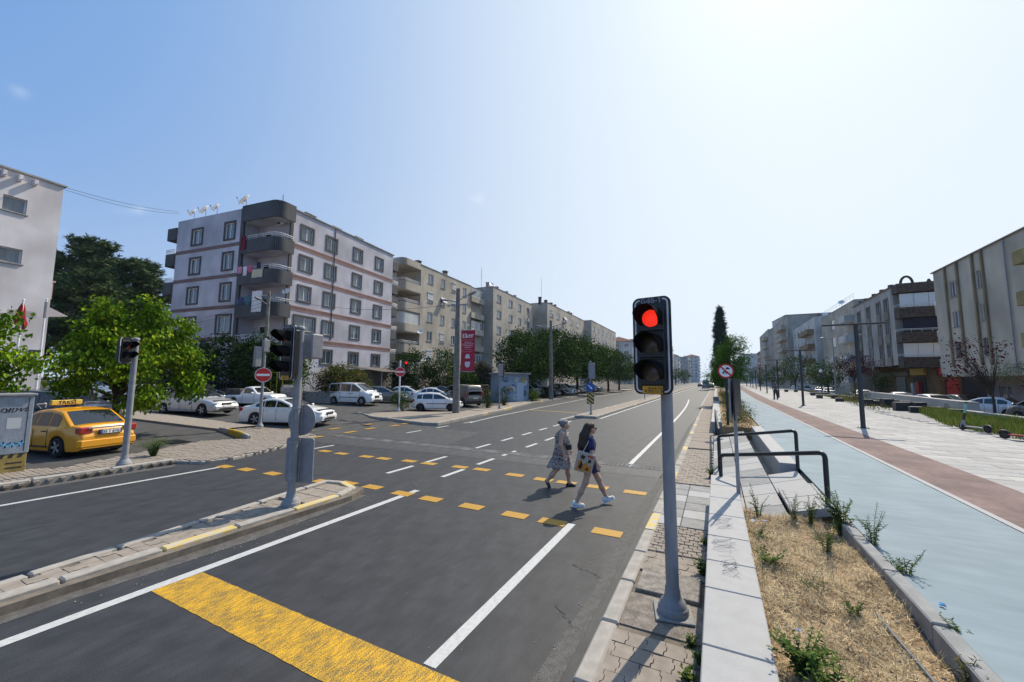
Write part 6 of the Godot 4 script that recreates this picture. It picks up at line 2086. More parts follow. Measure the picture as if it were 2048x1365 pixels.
	s.merge({"L": 4.3, "W": 1.62, "H": 1.42, "cab": [0.36, 0.4, 0.56, 0.69], "win": [[0.42, 0.61]], "gaps": [0.41, 0.64], "handles": [0.44], "top": [[0.0, 0.5], [0.01, 0.8], [0.34, 0.82], [0.36, 0.9], [0.7, 0.92], [0.95, 0.84], [1.0, 0.5]], "belt": 0.9, "ro": 0.95, "fo": 0.75, "bumper": mats.black_trim, "tail": [0.1, 0.25, 0.12, 0.68]}, true)
	t = car("pickup_truck", "old white pickup truck standing by the yellow railing", "pickup truck", Vector3(-30.3, terrain(-30.3), -17.6), Vector2(1.0, -0.28), s)
	b = MB.new()
	b.span(Vector3(-2.0, 0.6, -0.7), Vector3(-0.75, 1.25, 0.7), 0.05)
	part("load", b.mesh(), mats.darkwood, t)
	# parking area
	s = van.duplicate()
	t = car("van", "white passenger van with dark side glass in the parking area", "van", Vector3(-27.5, terrain(-27.5), -24.2), Vector2(2.5, -0.5), s)
	b = MB.new()
	for z in [-0.6, 0.6]:
		b.tube([Vector3(-1.6, 1.8, z), Vector3(-1.5, 1.9, z), Vector3(0.2, 1.9, z), Vector3(0.35, 1.8, z)], 0.02, 6)
	part("roof_rail", b.mesh(), mats.black_trim, t)
	s = hatch.duplicate()
	s.merge({"paint": pgr, "L": 4.2}, true)
	car("hatchback", "dark grey hatchback beside the white passenger van", "car", Vector3(-27.6, terrain(-27.6), -27.6), Vector2(1, -0.5), s)
	s = sedan.duplicate()
	s.merge({"paint": pw}, true)
	car("sedan", "white sedan behind the roadside bush", "car", Vector3(-27.3, terrain(-27.3), -30.6), Vector2(1, -0.4), s)
	car("sedan", "white sedan between the bush and the bronze van", "car", Vector3(-24.6, terrain(-24.6), -31.5), Vector2(1, -0.5), s)
	s = sedan.duplicate()
	s.merge({"paint": pd}, true)
	car("sedan", "black sedan behind the bronze van", "car", Vector3(-26.5, terrain(-26.5), -35.5), Vector2(1, -0.4), s)
	s = hatch.duplicate()
	s.merge({"L": 3.8, "W": 1.62, "H": 1.44, "bumper": pw, "strip": 0.6, "rim": mats.black_trim, "wr": 0.285}, true)
	car("hatchback", "small old white hatchback parked beside the banner pole", "car", Vector3(-19.75, terrain(-19.75) + 0.02, -25.6), Vector2(0.88, -0.47), s)
	s = van.duplicate()
	s.merge({"paint": pg, "L": 4.9, "W": 1.9, "H": 1.93, "top": [[0.0, 0.5], [0.008, 1.0], [0.3, 1.12], [0.75, 1.12], [0.88, 1.1], [0.96, 0.95], [1.0, 0.5]], "belt": 1.13, "cab": [0.0, 0.02, 0.7, 0.9], "win": [[0.52, 0.7], [0.72, 0.84]], "tail": [0.1, 0.55, 0.16, 1.05], "bumper": mats.black_trim}, true)
	car("van", "bronze panel van parked with its tail towards the painted kiosk", "van", Vector3(-21.6, terrain(-21.6), -31.6), Vector2(-0.9, -0.42), s)
	# row under the big trees
	var row := [["grey sedan behind the kiosk bush", pgr, sedan, -22.5, -44.5], ["dark estate car under the first large tree", pd, hatch, -22.8, -47.4], ["pale van under the first large tree", pw, van, -23.3, -50.4], ["grey hatchback facing the footway under the large trees", pgr, hatch, -21.8, -53.6], ["black sedan under the second large tree", pd, sedan, -22.0, -57.0], ["white high van with its bonnet towards the footway", pw, van, -22.0, -60.5], ["dark hatchback beyond the white high van", pb, hatch, -22.2, -64.0], ["silver hatchback under the farther trees", ps, hatch, -22.4, -68.0], ["white hatchback under the farther trees", pw, hatch, -22.5, -72.0], ["black hatchback under the farther trees", pd, hatch, -22.6, -76.0], ["silver sedan at the end of the tree row", ps, sedan, -22.8, -80.5]]
	for q in row:
		s = (q[2] as Dictionary).duplicate()
		s.merge({"paint": q[1], "group": "cars parked under the large trees"}, true)
		car("parked_car", q[0], "car", Vector3(q[3], terrain(q[3]), q[4]), Vector2(1.0, 0.12), s)
	# moving traffic
	s = sedan.duplicate()
	s.merge({"paint": pd, "group": "traffic on the avenue"}, true)
	car("sedan", "dark sedan driving far along the avenue", "car", Vector3(-5.5, 0, -172.0), Vector2(0, -1), s)
	s = van.duplicate()
	s.merge({"paint": mt("paint_bus", lin(0.16, 0.20, 0.24), 0.35, null, 1, 0.1, {"coat": 0.7}), "L": 6.0, "W": 2.1, "H": 2.7, "top": [[0.0, 0.5], [0.008, 1.2], [0.9, 1.25], [1.0, 0.5]], "belt": 1.25, "cab": [0.0, 0.02, 0.85, 0.97], "win": [[0.06, 0.3], [0.32, 0.6], [0.62, 0.9]], "group": "traffic on the avenue"}, true)
	car("minibus", "blue grey minibus driving away along the avenue", "minibus", Vector3(-2.9, 0, -142.0), Vector2(0, -1), s)
	s = sedan.duplicate()
	s.merge({"paint": pd, "group": "traffic on the avenue"}, true)
	car("sedan", "black sedan at the kerb beside the minibus", "car", Vector3(-1.9 + 0.4, 0, -150.0), Vector2(0, -1), s)
	s = hatch.duplicate()
	s.merge({"paint": pw, "group": "traffic on the avenue"}, true)
	car("hatchback", "white car at the far end of the avenue", "car", Vector3(-4.5, 0, -260.0), Vector2(0, -1), s)
	# right-hand service road
	s = sedan.duplicate()
	s.merge({"paint": pw, "group": "cars on the service road"}, true)
	car("sedan", "white sedan with red tail lamps behind the scooters", "car", Vector3(17.9, 0.05, -42.6), Vector2(-0.75, -0.66), s)
	s.merge({"paint": ps}, true)
	car("sedan", "silver car just past the end of the long concrete wall", "car", Vector3(16.6, 0.05, -48.2), Vector2(-0.3, -1.0), s)
	s.merge({"paint": pd}, true)
	car("sedan", "black sedan parked beside the pink ground floor", "car", Vector3(18.6, 0.05, -48.8), Vector2(-0.3, -1.0), s)
	s = van.duplicate()
	s.merge({"paint": pgr, "H": 1.68, "group": "cars on the service road"}, true)
	car("estate_car", "dark grey estate car behind the red scooter", "car", Vector3(18.6, 0.05, -37.2), Vector2(-0.3, -1.0), s)
	s = sedan.duplicate()
	s.merge({"group": "cars on the service road"}, true)
	for q in [["white car showing over the wall by the purple tree", pw, 16.6, -66.0], ["silver car low behind the long concrete wall", ps, 17.0, -55.5], ["white car beyond the round shrub", pw, 16.8, -84.0], ["silver car beyond the white car on the service road", ps, 16.9, -91.0], ["white estate far along the service road", pw, 17.0, -104.0], ["white car farthest along the service road", pw, 17.2, -118.0]]:
		s.merge({"paint": q[1]}, true)
		car("parked_car", q[0], "car", Vector3(q[2], 0.05, q[3]), Vector2(0.1, -1), s)

func blade_mesh() -> ArrayMesh:
	if meshes.has("blade"): return meshes["blade"]
	var b := MB.new()
	b.quad(Vector3(-0.025, 0, 0), Vector3(0.025, 0, 0), Vector3(0.02, 0.55, 0.08), Vector3(-0.02, 0.55, 0.08), Vector3.BACK)
	b.tri(Vector3(-0.02, 0.55, 0.08), Vector3(0.02, 0.55, 0.08), Vector3(0, 1.0, 0.3), Vector3.BACK)
	meshes["blade"] = b.mesh()
	return meshes["blade"]

# blobs: [centre, radii, clumps]; leaves hang round clump centres spread through the outer part of each blob
func crown(parent: Node3D, blobs: Array, per: int, clump_r: float, size: float, cols: Array, kind := "leaf", shell := 0.5, droop := 0.5, called := "crown") -> Array:
	var xfs := []
	var cs := []
	var centres := []
	for bl in blobs:
		for k in bl[2]:
			var d := Vector3(rng.randfn(), rng.randfn(), rng.randfn()).normalized()
			var rr := lerpf(shell, 1.0, pow(rng.randf(), 0.6)) * rnd(0.88, 1.06)
			var c: Vector3 = bl[0] + d * bl[1] * rr
			centres.append(c)
			var tone := rnd(0.75, 1.2)
			var base_c: Color = cols[rng.randi() % cols.size()]
			for j in per:
				var o := Vector3(rng.randfn(), rng.randfn() * 0.75, rng.randfn()) * clump_r * 0.5
				var yaw := rnd(0, TAU)
				var tilt := rnd(-0.3, 0.9) + droop * 0.5
				var sc := size * rnd(0.65, 1.25)
				var bs := Basis(Vector3.UP, yaw) * Basis(Vector3.RIGHT, tilt) * Basis(Vector3.BACK, rnd(-0.7, 0.7))
				xfs.append(Transform3D(bs.scaled_local(Vector3.ONE * sc), c + o))
				var v := tone * rnd(0.8, 1.2)
				cs.append(Color(base_c.r * v * rnd(0.9, 1.1), base_c.g * v, base_c.b * v))
	bake(called, kind, xfs, cs, parent, (cols[0] as Color).g < 0.1)
	return centres

# all leaves of one crown as one mesh
func bake(called: String, kind: String, xfs: Array, cs: Array, parent: Node3D, dark_tone := false) -> void:
	var src := PackedVector3Array()
	var sn := PackedVector3Array()
	if kind == "needle":
		var q := RandomNumberGenerator.new()
		q.seed = 77
		for k in 7:
			var d := Vector3(q.randf_range(-0.8, 0.8), q.randf_range(-0.1, 0.9), q.randf_range(-0.8, 0.8)).normalized()
			var s := d.cross(Vector3(0.3, 0.2, 0.9)).normalized() * 0.10
			src.append_array([-s, s, d])
			var g := s.cross(d).normalized()
			sn.append_array([g, g, g])
	else:
		var w := 0.36 if kind == "leaf" else 0.16
		var l := Vector3(-w, 0.09, 0.42); var r := Vector3(w, 0.09, 0.42); var t := Vector3(0, -0.05, 1)
		src.append_array([Vector3.ZERO, l, t, Vector3.ZERO, t, r])
		var n1 := l.cross(t).normalized(); var n2 := t.cross(r).normalized()
		if n1.y < 0: n1 = -n1
		if n2.y < 0: n2 = -n2
		sn.append_array([n1, n1, n1, n2, n2, n2])
	for i in range(0, src.size(), 3):
		if (src[i + 1] - src[i]).cross(src[i + 2] - src[i]).dot(sn[i]) > 0.0:
			var sw := src[i + 1]
			src[i + 1] = src[i + 2]
			src[i + 2] = sw
	var v := PackedVector3Array()
	var nn := PackedVector3Array()
	var cc := PackedColorArray()
	for i in xfs.size():
		var x: Transform3D = xfs[i]
		v.append_array(x * src)
		nn.append_array(Transform3D(x.basis.orthonormalized(), Vector3.ZERO) * sn)
		var c: Color = cs[i]
		for k in src.size(): cc.append(c)
	var a := []
	a.resize(Mesh.ARRAY_MAX)
	a[Mesh.ARRAY_VERTEX] = v
	a[Mesh.ARRAY_NORMAL] = nn
	a[Mesh.ARRAY_COLOR] = cc
	var m := ArrayMesh.new()
	m.add_surface_from_arrays(Mesh.PRIMITIVE_TRIANGLES, a)
	part(called, m, mats.needle if kind == "needle" else (mats.leaf_dark if dark_tone else mats.leaf), parent)

func limbs(parent: Node3D, h: float, r: float, centres: Array, count: int, lean := Vector3.ZERO) -> void:
	var b := MB.new()
	b.tube([Vector3.ZERO, lean * 0.3 + Vector3(0.03, h * 0.4, -0.02), lean * 0.7 + Vector3(-0.02, h * 0.75, 0.03), lean + Vector3(0, h, 0)], r, 9, r * 0.65)
	b.lathe([Vector2(r * 1.5, -0.05), Vector2(r * 1.2, 0.08), Vector2(r, 0.25)], Vector3.ZERO, 9)
	part("trunk", b.mesh(), mats.bark, parent)
	b = MB.new()
	for k in count:
		var c: Vector3 = centres[rng.randi() % centres.size()]
		var s := lean + Vector3(0, h * rnd(0.7, 1.0), 0)
		var mid := s.lerp(c, 0.5) + Vector3(rnd(-0.15, 0.15), rnd(0.0, 0.25), rnd(-0.15, 0.15))
		b.tube([s, s.lerp(mid, 0.6), mid, c], r * 0.42, 6, r * 0.06, false)
	part("limbs", b.mesh(), mats.bark, parent)

func broadleaf(called: String, at: Vector3, h: float, r: float, blobs: Array, per: int, cr: float, size: float, cols: Array, label: String, group: String, kind := "leaf", nl := 22, droop := 0.5) -> Node3D:
	var n := base(called, at, 0, label, "tree", group)
	var c := crown(n, blobs, per, cr, size, cols, kind, 0.45, droop)
	limbs(n, h, r, c, nl)
	return n

func pine(at: Vector3, h: float, w: float, label: String, cl: int) -> void:
	var n := base("pine_tree", at, 0, label, "tree", "pine trees behind the side street")
	var bl := []
	for k in cl:
		var t := (k + 0.5) / cl
		var y := h * lerpf(0.22, 0.97, t)
		var rr := w * (1.0 - pow(t, 2.2)) * rnd(0.55, 1.0) + 0.35
		var a := k * 2.4 + rnd(-0.4, 0.4)
		bl.append([Vector3(cos(a) * rr, y, sin(a) * rr), Vector3(w * 0.42, h * 0.045, w * 0.42) * rnd(0.8, 1.25), 26])
	var c := crown(n, bl, 9, 0.55, 0.55, [Color(0.045, 0.082, 0.026), Color(0.06, 0.10, 0.03), Color(0.08, 0.115, 0.034)], "needle", 0.2)
	limbs(n, h * 0.9, 0.28, c, 34)

func bush(called: String, at: Vector3, blobs: Array, per: int, size: float, cols: Array, label: String, group: String, kind := "leaf", cr := 0.4) -> Node3D:
	var n := base(called, at, 0, label, "shrub", group)
	var c := crown(n, blobs, per, cr, size, cols, kind, 0.4, 0.3, "foliage")
	var b := MB.new()
	for k in 14:
		var e: Vector3 = c[rng.randi() % c.size()]
		b.tube([Vector3(rnd(-0.2, 0.2), -0.05, rnd(-0.2, 0.2)), e * Vector3(0.5, 0.6, 0.5), e], 0.03, 5, 0.008, false)
	part("stems", b.mesh(), mats.bark, n)
	return n

func weed(at: Vector3, h: float, w: float, stems: int, label: String, cols: Array, flower := false) -> void:
	var n := base("weed", at, rnd(0, TAU), label, "plant", "weeds round the planter")
	var b := MB.new()
	var xfs := []
	var cs := []
	for k in stems:
		var a := rnd(0, TAU)
		var l := rnd(0.6, 1.0) * h
		var e := Vector3(cos(a) * w * rnd(0.3, 1.1), l * rnd(0.55, 1.0), sin(a) * w * rnd(0.3, 1.1))
		var pts := [Vector3(e.x * 0.08, -0.02, e.z * 0.08), Vector3(e.x * 0.35, l * 0.5, e.z * 0.35), e]
		b.tube(pts, 0.0045, 4, 0.002, false)
		var nl := int(l / 0.011)
		for j in nl:
			var t := (j + 1.0) / nl
			var p: Vector3 = (pts[0] as Vector3).lerp(pts[1], t * 2.0) if t < 0.5 else (pts[1] as Vector3).lerp(pts[2], t * 2.0 - 1.0)
			var sc := rnd(0.03, 0.062) * (1.1 - 0.5 * t)
			xfs.append(Transform3D((Basis(Vector3.UP, j * 2.4 + rnd(-0.5, 0.5)) * Basis(Vector3.RIGHT, rnd(-0.7, 0.3))).scaled_local(Vector3.ONE * sc), p))
			var c: Color = cols[rng.randi() % cols.size()]
			var v := rnd(0.75, 1.25)
			cs.append(Color(c.r * v, c.g * v, c.b * v))
	part("stems", b.mesh(), mt("weed_stem", lin(0.10, 0.12, 0.04), 0.8), n)
	bake("leaves", "leaf" if flower else "narrow", xfs, cs, n)

func build_trees() -> void:
	var lime := [Color(0.11, 0.20, 0.010), Color(0.18, 0.29, 0.012), Color(0.07, 0.14, 0.010), Color(0.25, 0.34, 0.020)]
	var dark := [Color(0.030, 0.060, 0.014), Color(0.045, 0.085, 0.018), Color(0.022, 0.045, 0.012)]
	var mid := [Color(0.045, 0.09, 0.018), Color(0.065, 0.115, 0.022), Color(0.085, 0.12, 0.02)]
	var olive := [Color(0.10, 0.11, 0.035), Color(0.13, 0.125, 0.03), Color(0.07, 0.09, 0.025), Color(0.16, 0.11, 0.03)]
	broadleaf("green_tree", Vector3(-22.0, 0.12, -7.2), 2.0, 0.13, [[Vector3(0.1, 3.5, -0.3), Vector3(1.5, 1.3, 1.4), 66], [Vector3(0.3, 2.9, 1.25), Vector3(1.0, 0.6, 0.75), 22], [Vector3(0.3, 2.1, 1.5), Vector3(0.7, 0.45, 0.6), 12], [Vector3(0.5, 3.2, -1.9), Vector3(0.9, 0.75, 0.7), 28], [Vector3(0.7, 2.1, -2.1), Vector3(0.8, 0.6, 0.6), 20], [Vector3(-0.1, 5.1, 0.45), Vector3(0.55, 0.75, 0.5), 20], [Vector3(0.2, 5.05, -0.7), Vector3(0.45, 0.85, 0.4), 18], [Vector3(0.4, 4.55, -1.75), Vector3(0.5, 0.75, 0.45), 17], [Vector3(0.2, 4.0, 1.0), Vector3(0.6, 0.6, 0.5), 14], [Vector3(0.9, 1.75, -0.4), Vector3(0.8, 0.55, 0.8), 18], [Vector3(1.2, 2.9, 0.1), Vector3(0.7, 0.8, 0.8), 16]], 44, 0.42, 0.17, lime, "bright lime green broadleaf tree between the taxi and the silver sedan", "", "leaf", 40, 1.2)
	broadleaf("green_tree", Vector3(-20.2, 0.0, -3.15), 2.2, 0.1, [[Vector3(0, 3.5, 0), Vector3(1.1, 0.9, 0.8), 34], [Vector3(0.4, 3.0, -0.7), Vector3(0.6, 0.35, 0.5), 12], [Vector3(0.4, 2.4, -0.4), Vector3(0.6, 0.3, 0.5), 10], [Vector3(0.3, 4.2, -0.5), Vector3(0.5, 0.4, 0.4), 8]], 44, 0.4, 0.15, lime, "bright lime green young tree behind the grey utility cabinet", "", "leaf", 24, 1.2)
	pine(Vector3(-73, 1.8, -15.5), 17.0, 3.8, "dark pine standing closest to the pinkish building", 26)
	pine(Vector3(-70, 1.8, -19.5), 18.5, 4.0, "tall pine with a loose ragged top behind the green tree", 28)
	pine(Vector3(-66, 1.8, -22.5), 16.0, 4.2, "broad pine reaching towards the grey house", 26)
	pine(Vector3(-62, 1.8, -17.0), 12.5, 3.8, "low pine in front of the taller pines", 22)
	pine(Vector3(-78, 1.8, -13.5), 15.0, 3.6, "pine half hidden by the pinkish building", 20)
	# planting before the lilac block
	var hedge := "shrubs before the lilac block"
	bush("garden_shrub", Vector3(-38.3, terrain(-38.3), -16.8), [[Vector3(0, 2.5, 0), Vector3(1.9, 2.6, 1.9), 153]], 36, 0.2, dark, "tall dark shrub before the end wall of the lilac block", hedge, "leaf", 0.6)
	bush("garden_shrub", Vector3(-35.8, terrain(-35.8), -18.2), [[Vector3(0, 2.6, 0), Vector3(2.0, 3.0, 1.9), 170]], 36, 0.2, dark, "dark climbing shrub under the corner balconies", hedge, "leaf", 0.6)
	bush("garden_shrub", Vector3(-33.2, terrain(-33.2), -19.2), [[Vector3(0, 2.9, 0), Vector3(1.8, 3.0, 1.8), 153]], 36, 0.2, dark, "dark shrub behind the old pickup truck", hedge, "leaf", 0.6)
	bush("garden_shrub", Vector3(-31.8, terrain(-31.8), -21.0), [[Vector3(0, 2.6, 0), Vector3(1.6, 2.8, 1.8), 153]], 36, 0.2, mid, "leafy green shrub behind the median signal head", hedge, "leaf", 0.6)
	bush("garden_shrub", Vector3(-29.9, terrain(-29.9), -24.4), [[Vector3(0, 1.5, 0), Vector3(2.1, 1.95, 1.8), 210], [Vector3(0.4, 1.6, -1.7), Vector3(1.4, 1.5, 1.3), 110]], 40, 0.18, olive, "rounded olive brown bush behind the white passenger van", hedge, "leaf", 0.5)
	bush("garden_shrub", Vector3(-41.5, terrain(-41.5), -16.2), [[Vector3(0, 2.0, 0), Vector3(1.8, 2.2, 1.8), 80]], 24, 0.16, dark, "dark shrub behind the green tree beside the lilac block", hedge, "leaf", 0.6)
	for q in [[-31.5, -35.6, 2.6, 3.0, dark, "dark tall shrub before the sandy balconies"], [-29.4, -38.8, 2.2, 3.2, mid, "pointed green shrub before the sandy block"], [-27.6, -41.0, 1.8, 1.8, mid, "low green shrub beside the painted kiosk"], [-27.5, -44.5, 1.6, 2.4, [Color(0.12, 0.10, 0.06), Color(0.16, 0.10, 0.07), Color(0.06, 0.08, 0.03)], "thin brownish shrub behind the red banner"]]:
		bush("garden_shrub", Vector3(q[0], terrain(q[0]), q[1]), [[Vector3(0, q[3] * 0.85, 0), Vector3(q[2], q[3], q[2]), 190]], 36, 0.22, q[4], q[5], "shrubs before the beige blocks", "leaf", 0.6)
	var rb := "roadside bushes on the far footway"
	bush("roadside_bush", Vector3(-21.55, 0.1, -23.4), [[Vector3(0, 0.85, 0), Vector3(0.75, 0.95, 0.75), 70]], 26, 0.12, mid, "feathery roadside bush round the no entry pole", rb, "narrow", 0.34)
	bush("roadside_bush", Vector3(-17.6, 0.1, -29.6), [[Vector3(0, 0.8, 0), Vector3(0.55, 0.85, 0.55), 46]], 24, 0.12, mid, "bush beside the tail of the bronze van", rb, "narrow", 0.3)
	bush("roadside_bush", Vector3(-17.9, 0.1, -33.2), [[Vector3(0, 0.95, 0), Vector3(0.6, 1.0, 0.6), 50]], 24, 0.12, mid, "upright bush before the painted kiosk", rb, "narrow", 0.3)
	bush("roadside_bush", Vector3(-18.6, 0.1, -41.3), [[Vector3(0, 0.6, 0), Vector3(0.9, 0.7, 0.9), 56]], 24, 0.12, [Color(0.09, 0.14, 0.02), Color(0.12, 0.16, 0.02)], "low yellow green bush past the painted kiosk", rb, "leaf", 0.3)
	bush("roadside_bush", Vector3(-20.3, 0.1, -49.5), [[Vector3(0, 0.6, 0), Vector3(1.2, 0.8, 2.0), 60]], 24, 0.12, dark, "dark low bush before the parked cars under the trees", rb, "leaf", 0.4)
	# large street trees
	var st := "large street trees along the far footway"
	for q in [[-22.6, -47.5, 8.3, 3.9, "large dark street tree behind the second concrete pole", 150], [-21.5, -55.0, 9.6, 4.4, "large street tree rising highest in the far tree row", 170], [-20.6, -64.0, 9.3, 4.4, "large street tree over the white high van", 150], [-21.0, -74.0, 9.0, 4.4, "large street tree beyond the white high van", 130], [-20.5, -85.0, 9.0, 4.5, "large street tree near the end of the dense row", 110], [-21.0, -98.0, 9.0, 4.5, "large street tree last of the dense row", 100]]:
		broadleaf("street_tree", Vector3(q[0], 0.1, q[1]), q[2] * 0.42, 0.24, [[Vector3(0, q[2] * 0.68, 0), Vector3(q[3], q[2] * 0.38, q[3]), int(q[5] * 1.3)], [Vector3(1.6, q[2] * 0.45, 1.4), Vector3(q[3] * 0.75, q[2] * 0.22, q[3] * 0.75), int(q[5] * 0.5)], [Vector3(-1.0, q[2] * 0.95, -0.6), Vector3(1.6, 1.2, 1.6), 22]], 34, 1.0, 0.31, [Color(0.04, 0.08, 0.017), Color(0.055, 0.10, 0.02), Color(0.09, 0.125, 0.022)], q[4], st, "leaf", 30)
	var fi := -1
	for q in [[-20.0, -120.0, 8.0], [-20.5, -145.0, 8.5], [-21.0, -175.0, 9.0], [-18.0, -215.0, 9.0], [-17.0, -260.0, 9.0]]:
		fi += 1
		broadleaf("street_tree", Vector3(q[0], 0.1, q[1]), 3.0, 0.25, [[Vector3(0, q[2] * 0.6, 0), Vector3(4.2, q[2] * 0.4, 4.2), 90]], 20, 1.2, 0.42, mid, "%s street tree far along the avenue, counted from the dense row" % ["first", "second", "third", "fourth", "fifth"][fi], "street trees far along the avenue", "leaf", 16)
	# cypress and sapling of the hedge planter
	var n := base("cypress_tree", Vector3(1.6, 0.6, -128.0), 0, "tall dark cypress rising above the avenue", "tree")
	var bl := []
	for k in 16:
		var t := k / 15.0
		var rr := 2.15 * (sin(pow(1.0 - t, 0.75) * PI * 0.62) * 0.98 + 0.05)
		bl.append([Vector3(rnd(-0.2, 0.2), 1.5 + 20.5 * t, rnd(-0.2, 0.2)), Vector3(rr, 1.4, rr), int(22 + 34 * (1.0 - t))])
	var cc := crown(n, bl, 16, 0.7, 0.62, [Color(0.012, 0.028, 0.012), Color(0.018, 0.036, 0.014)], "needle", 0.55)
	limbs(n, 16.0, 0.3, cc, 20)
	broadleaf("young_tree", Vector3(1.3, 0.6, -44.0), 3.2, 0.07, [[Vector3(0.0, 4.0, 0), Vector3(1.5, 1.6, 1.5), 110], [Vector3(-0.4, 2.5, 0.2), Vector3(1.8, 1.0, 1.8), 90], [Vector3(0.6, 5.5, 0), Vector3(0.7, 1.0, 0.7), 24]], 34, 0.6, 0.26, [Color(0.075, 0.16, 0.025), Color(0.11, 0.21, 0.03), Color(0.06, 0.12, 0.02)], "light green young tree beside the prohibition disc", "", "narrow", 26, 0.2)
	for q in [[2.2, -96.0, 5.0], [2.8, -112.0, 6.0], [1.0, -150.0, 7.0]]:
		broadleaf("young_tree", Vector3(q[0], 0.6, q[1]), 2.2, 0.1, [[Vector3(0, q[2] * 0.6, 0), Vector3(2.0, q[2] * 0.4, 2.0), 60]], 22, 0.8, 0.3, mid, ["small green tree in the planter strip before the cypress", "medium green tree in the planter strip close before the cypress", "larger green tree in the planter strip behind the cypress"][int(q[2]) - 5], "trees of the planter strip", "leaf", 14)
	# right side trees
	var plum := [Color(0.055, 0.012, 0.018), Color(0.085, 0.018, 0.022), Color(0.035, 0.01, 0.014)]
	broadleaf("plum_tree", Vector3(15.0, 0.3, -62.0), 2.8, 0.09, [[Vector3(0, 4.3, 0), Vector3(1.6, 1.3, 1.6), 70]], 24, 0.6, 0.17, plum, "dense purple leaved tree before the tan block", "purple leaved trees", "leaf", 18)
	broadleaf("plum_tree", Vector3(15.6, 0.3, -57.5), 2.8, 0.07, [[Vector3(0, 4.0, 0), Vector3(0.9, 1.5, 0.9), 24]], 14, 0.5, 0.15, plum, "sparse purple leaved tree behind the first lamp post", "purple leaved trees", "leaf", 16)
	broadleaf("plum_tree", Vector3(13.4, 0.6, -31.3), 1.7, 0.07, [[Vector3(-0.3, 3.6, -0.2), Vector3(1.3, 1.5, 1.2), 34], [Vector3(-1.0, 2.3, 0.0), Vector3(0.8, 0.8, 0.8), 12]], 11, 0.45, 0.13, [Color(0.08, 0.016, 0.02), Color(0.13, 0.025, 0.028), Color(0.05, 0.012, 0.016)], "thin bare branched tree with dark red leaves behind the scooters", "purple leaved trees", "leaf", 40)
	broadleaf("olive_tree", Vector3(16.2, 0.4, -33.6), 1.9, 0.12, [[Vector3(0, 2.6, 0), Vector3(1.9, 0.75, 1.7), 90]], 30, 0.45, 0.12, [Color(0.085, 0.105, 0.065), Color(0.11, 0.13, 0.08), Color(0.06, 0.08, 0.045)], "silvery olive tree beside the pilastered block", "", "narrow", 22)
	for q in [[15.6, -78.0, 6.2, "dark round tree before the shop fronts"], [15.2, -104.0, 8.5, "dark tree beside the white fronted block"], [14.5, -125.0, 6.5, "dark tree far along the service road"], [12.5, -150.0, 7.0, "dense tree at the end of the promenade"], [10.0, -168.0, 7.0, "dense tree closing the promenade view"], [6.5, -185.0, 7.5, "wide tree where the promenade ends"]]:
		broadleaf("shade_tree", Vector3(q[0], 0.3, q[1]), 2.4, 0.16, [[Vector3(0, q[2] * 0.58, 0), Vector3(2.9, q[2] * 0.4, 2.9), 80]], 22, 0.9, 0.3, mid, q[3], "shade trees along the service road", "leaf", 14)
	bush("round_shrub", Vector3(12.3, 0.62, -50.5), [[Vector3(0, 0.5, 0), Vector3(1.2, 0.65, 1.2), 50]], 24, 0.1, [Color(0.09, 0.11, 0.035), Color(0.12, 0.13, 0.04)], "round shrub on the promenade verge beyond the black seats", "", "leaf", 0.35)
	var shop := bush("round_shrub", Vector3(17.6, 0.1, -62.2), [[Vector3(0, 2.6, 0), Vector3(1.3, 1.1, 1.3), 40]], 24, 0.16, dark, "dark clipped tree before the yellow shop sign", "", "leaf", 0.5)
	shop.set_meta("category", "tree")
	# hedge of rank growth in the planter beyond the ramp
	var hg := base("hedge", Vector3(0.9, 0.6, -40), 0, "rank green and straw coloured growth filling the planter beyond the ramp", "hedge")
	bl = []
	for k in 30: bl.append([Vector3(rnd(-0.3, 0.3), 0.3, 20.2 - k * 1.4), Vector3(0.62, 0.5, 0.9), 22])
	crown(hg, bl, 24, 0.32, 0.1, [Color(0.08, 0.11, 0.025), Color(0.06, 0.09, 0.02), Color(0.17, 0.14, 0.05), Color(0.12, 0.12, 0.035)], "narrow", 0.2, 0.0, "foliage")
	build_grass()

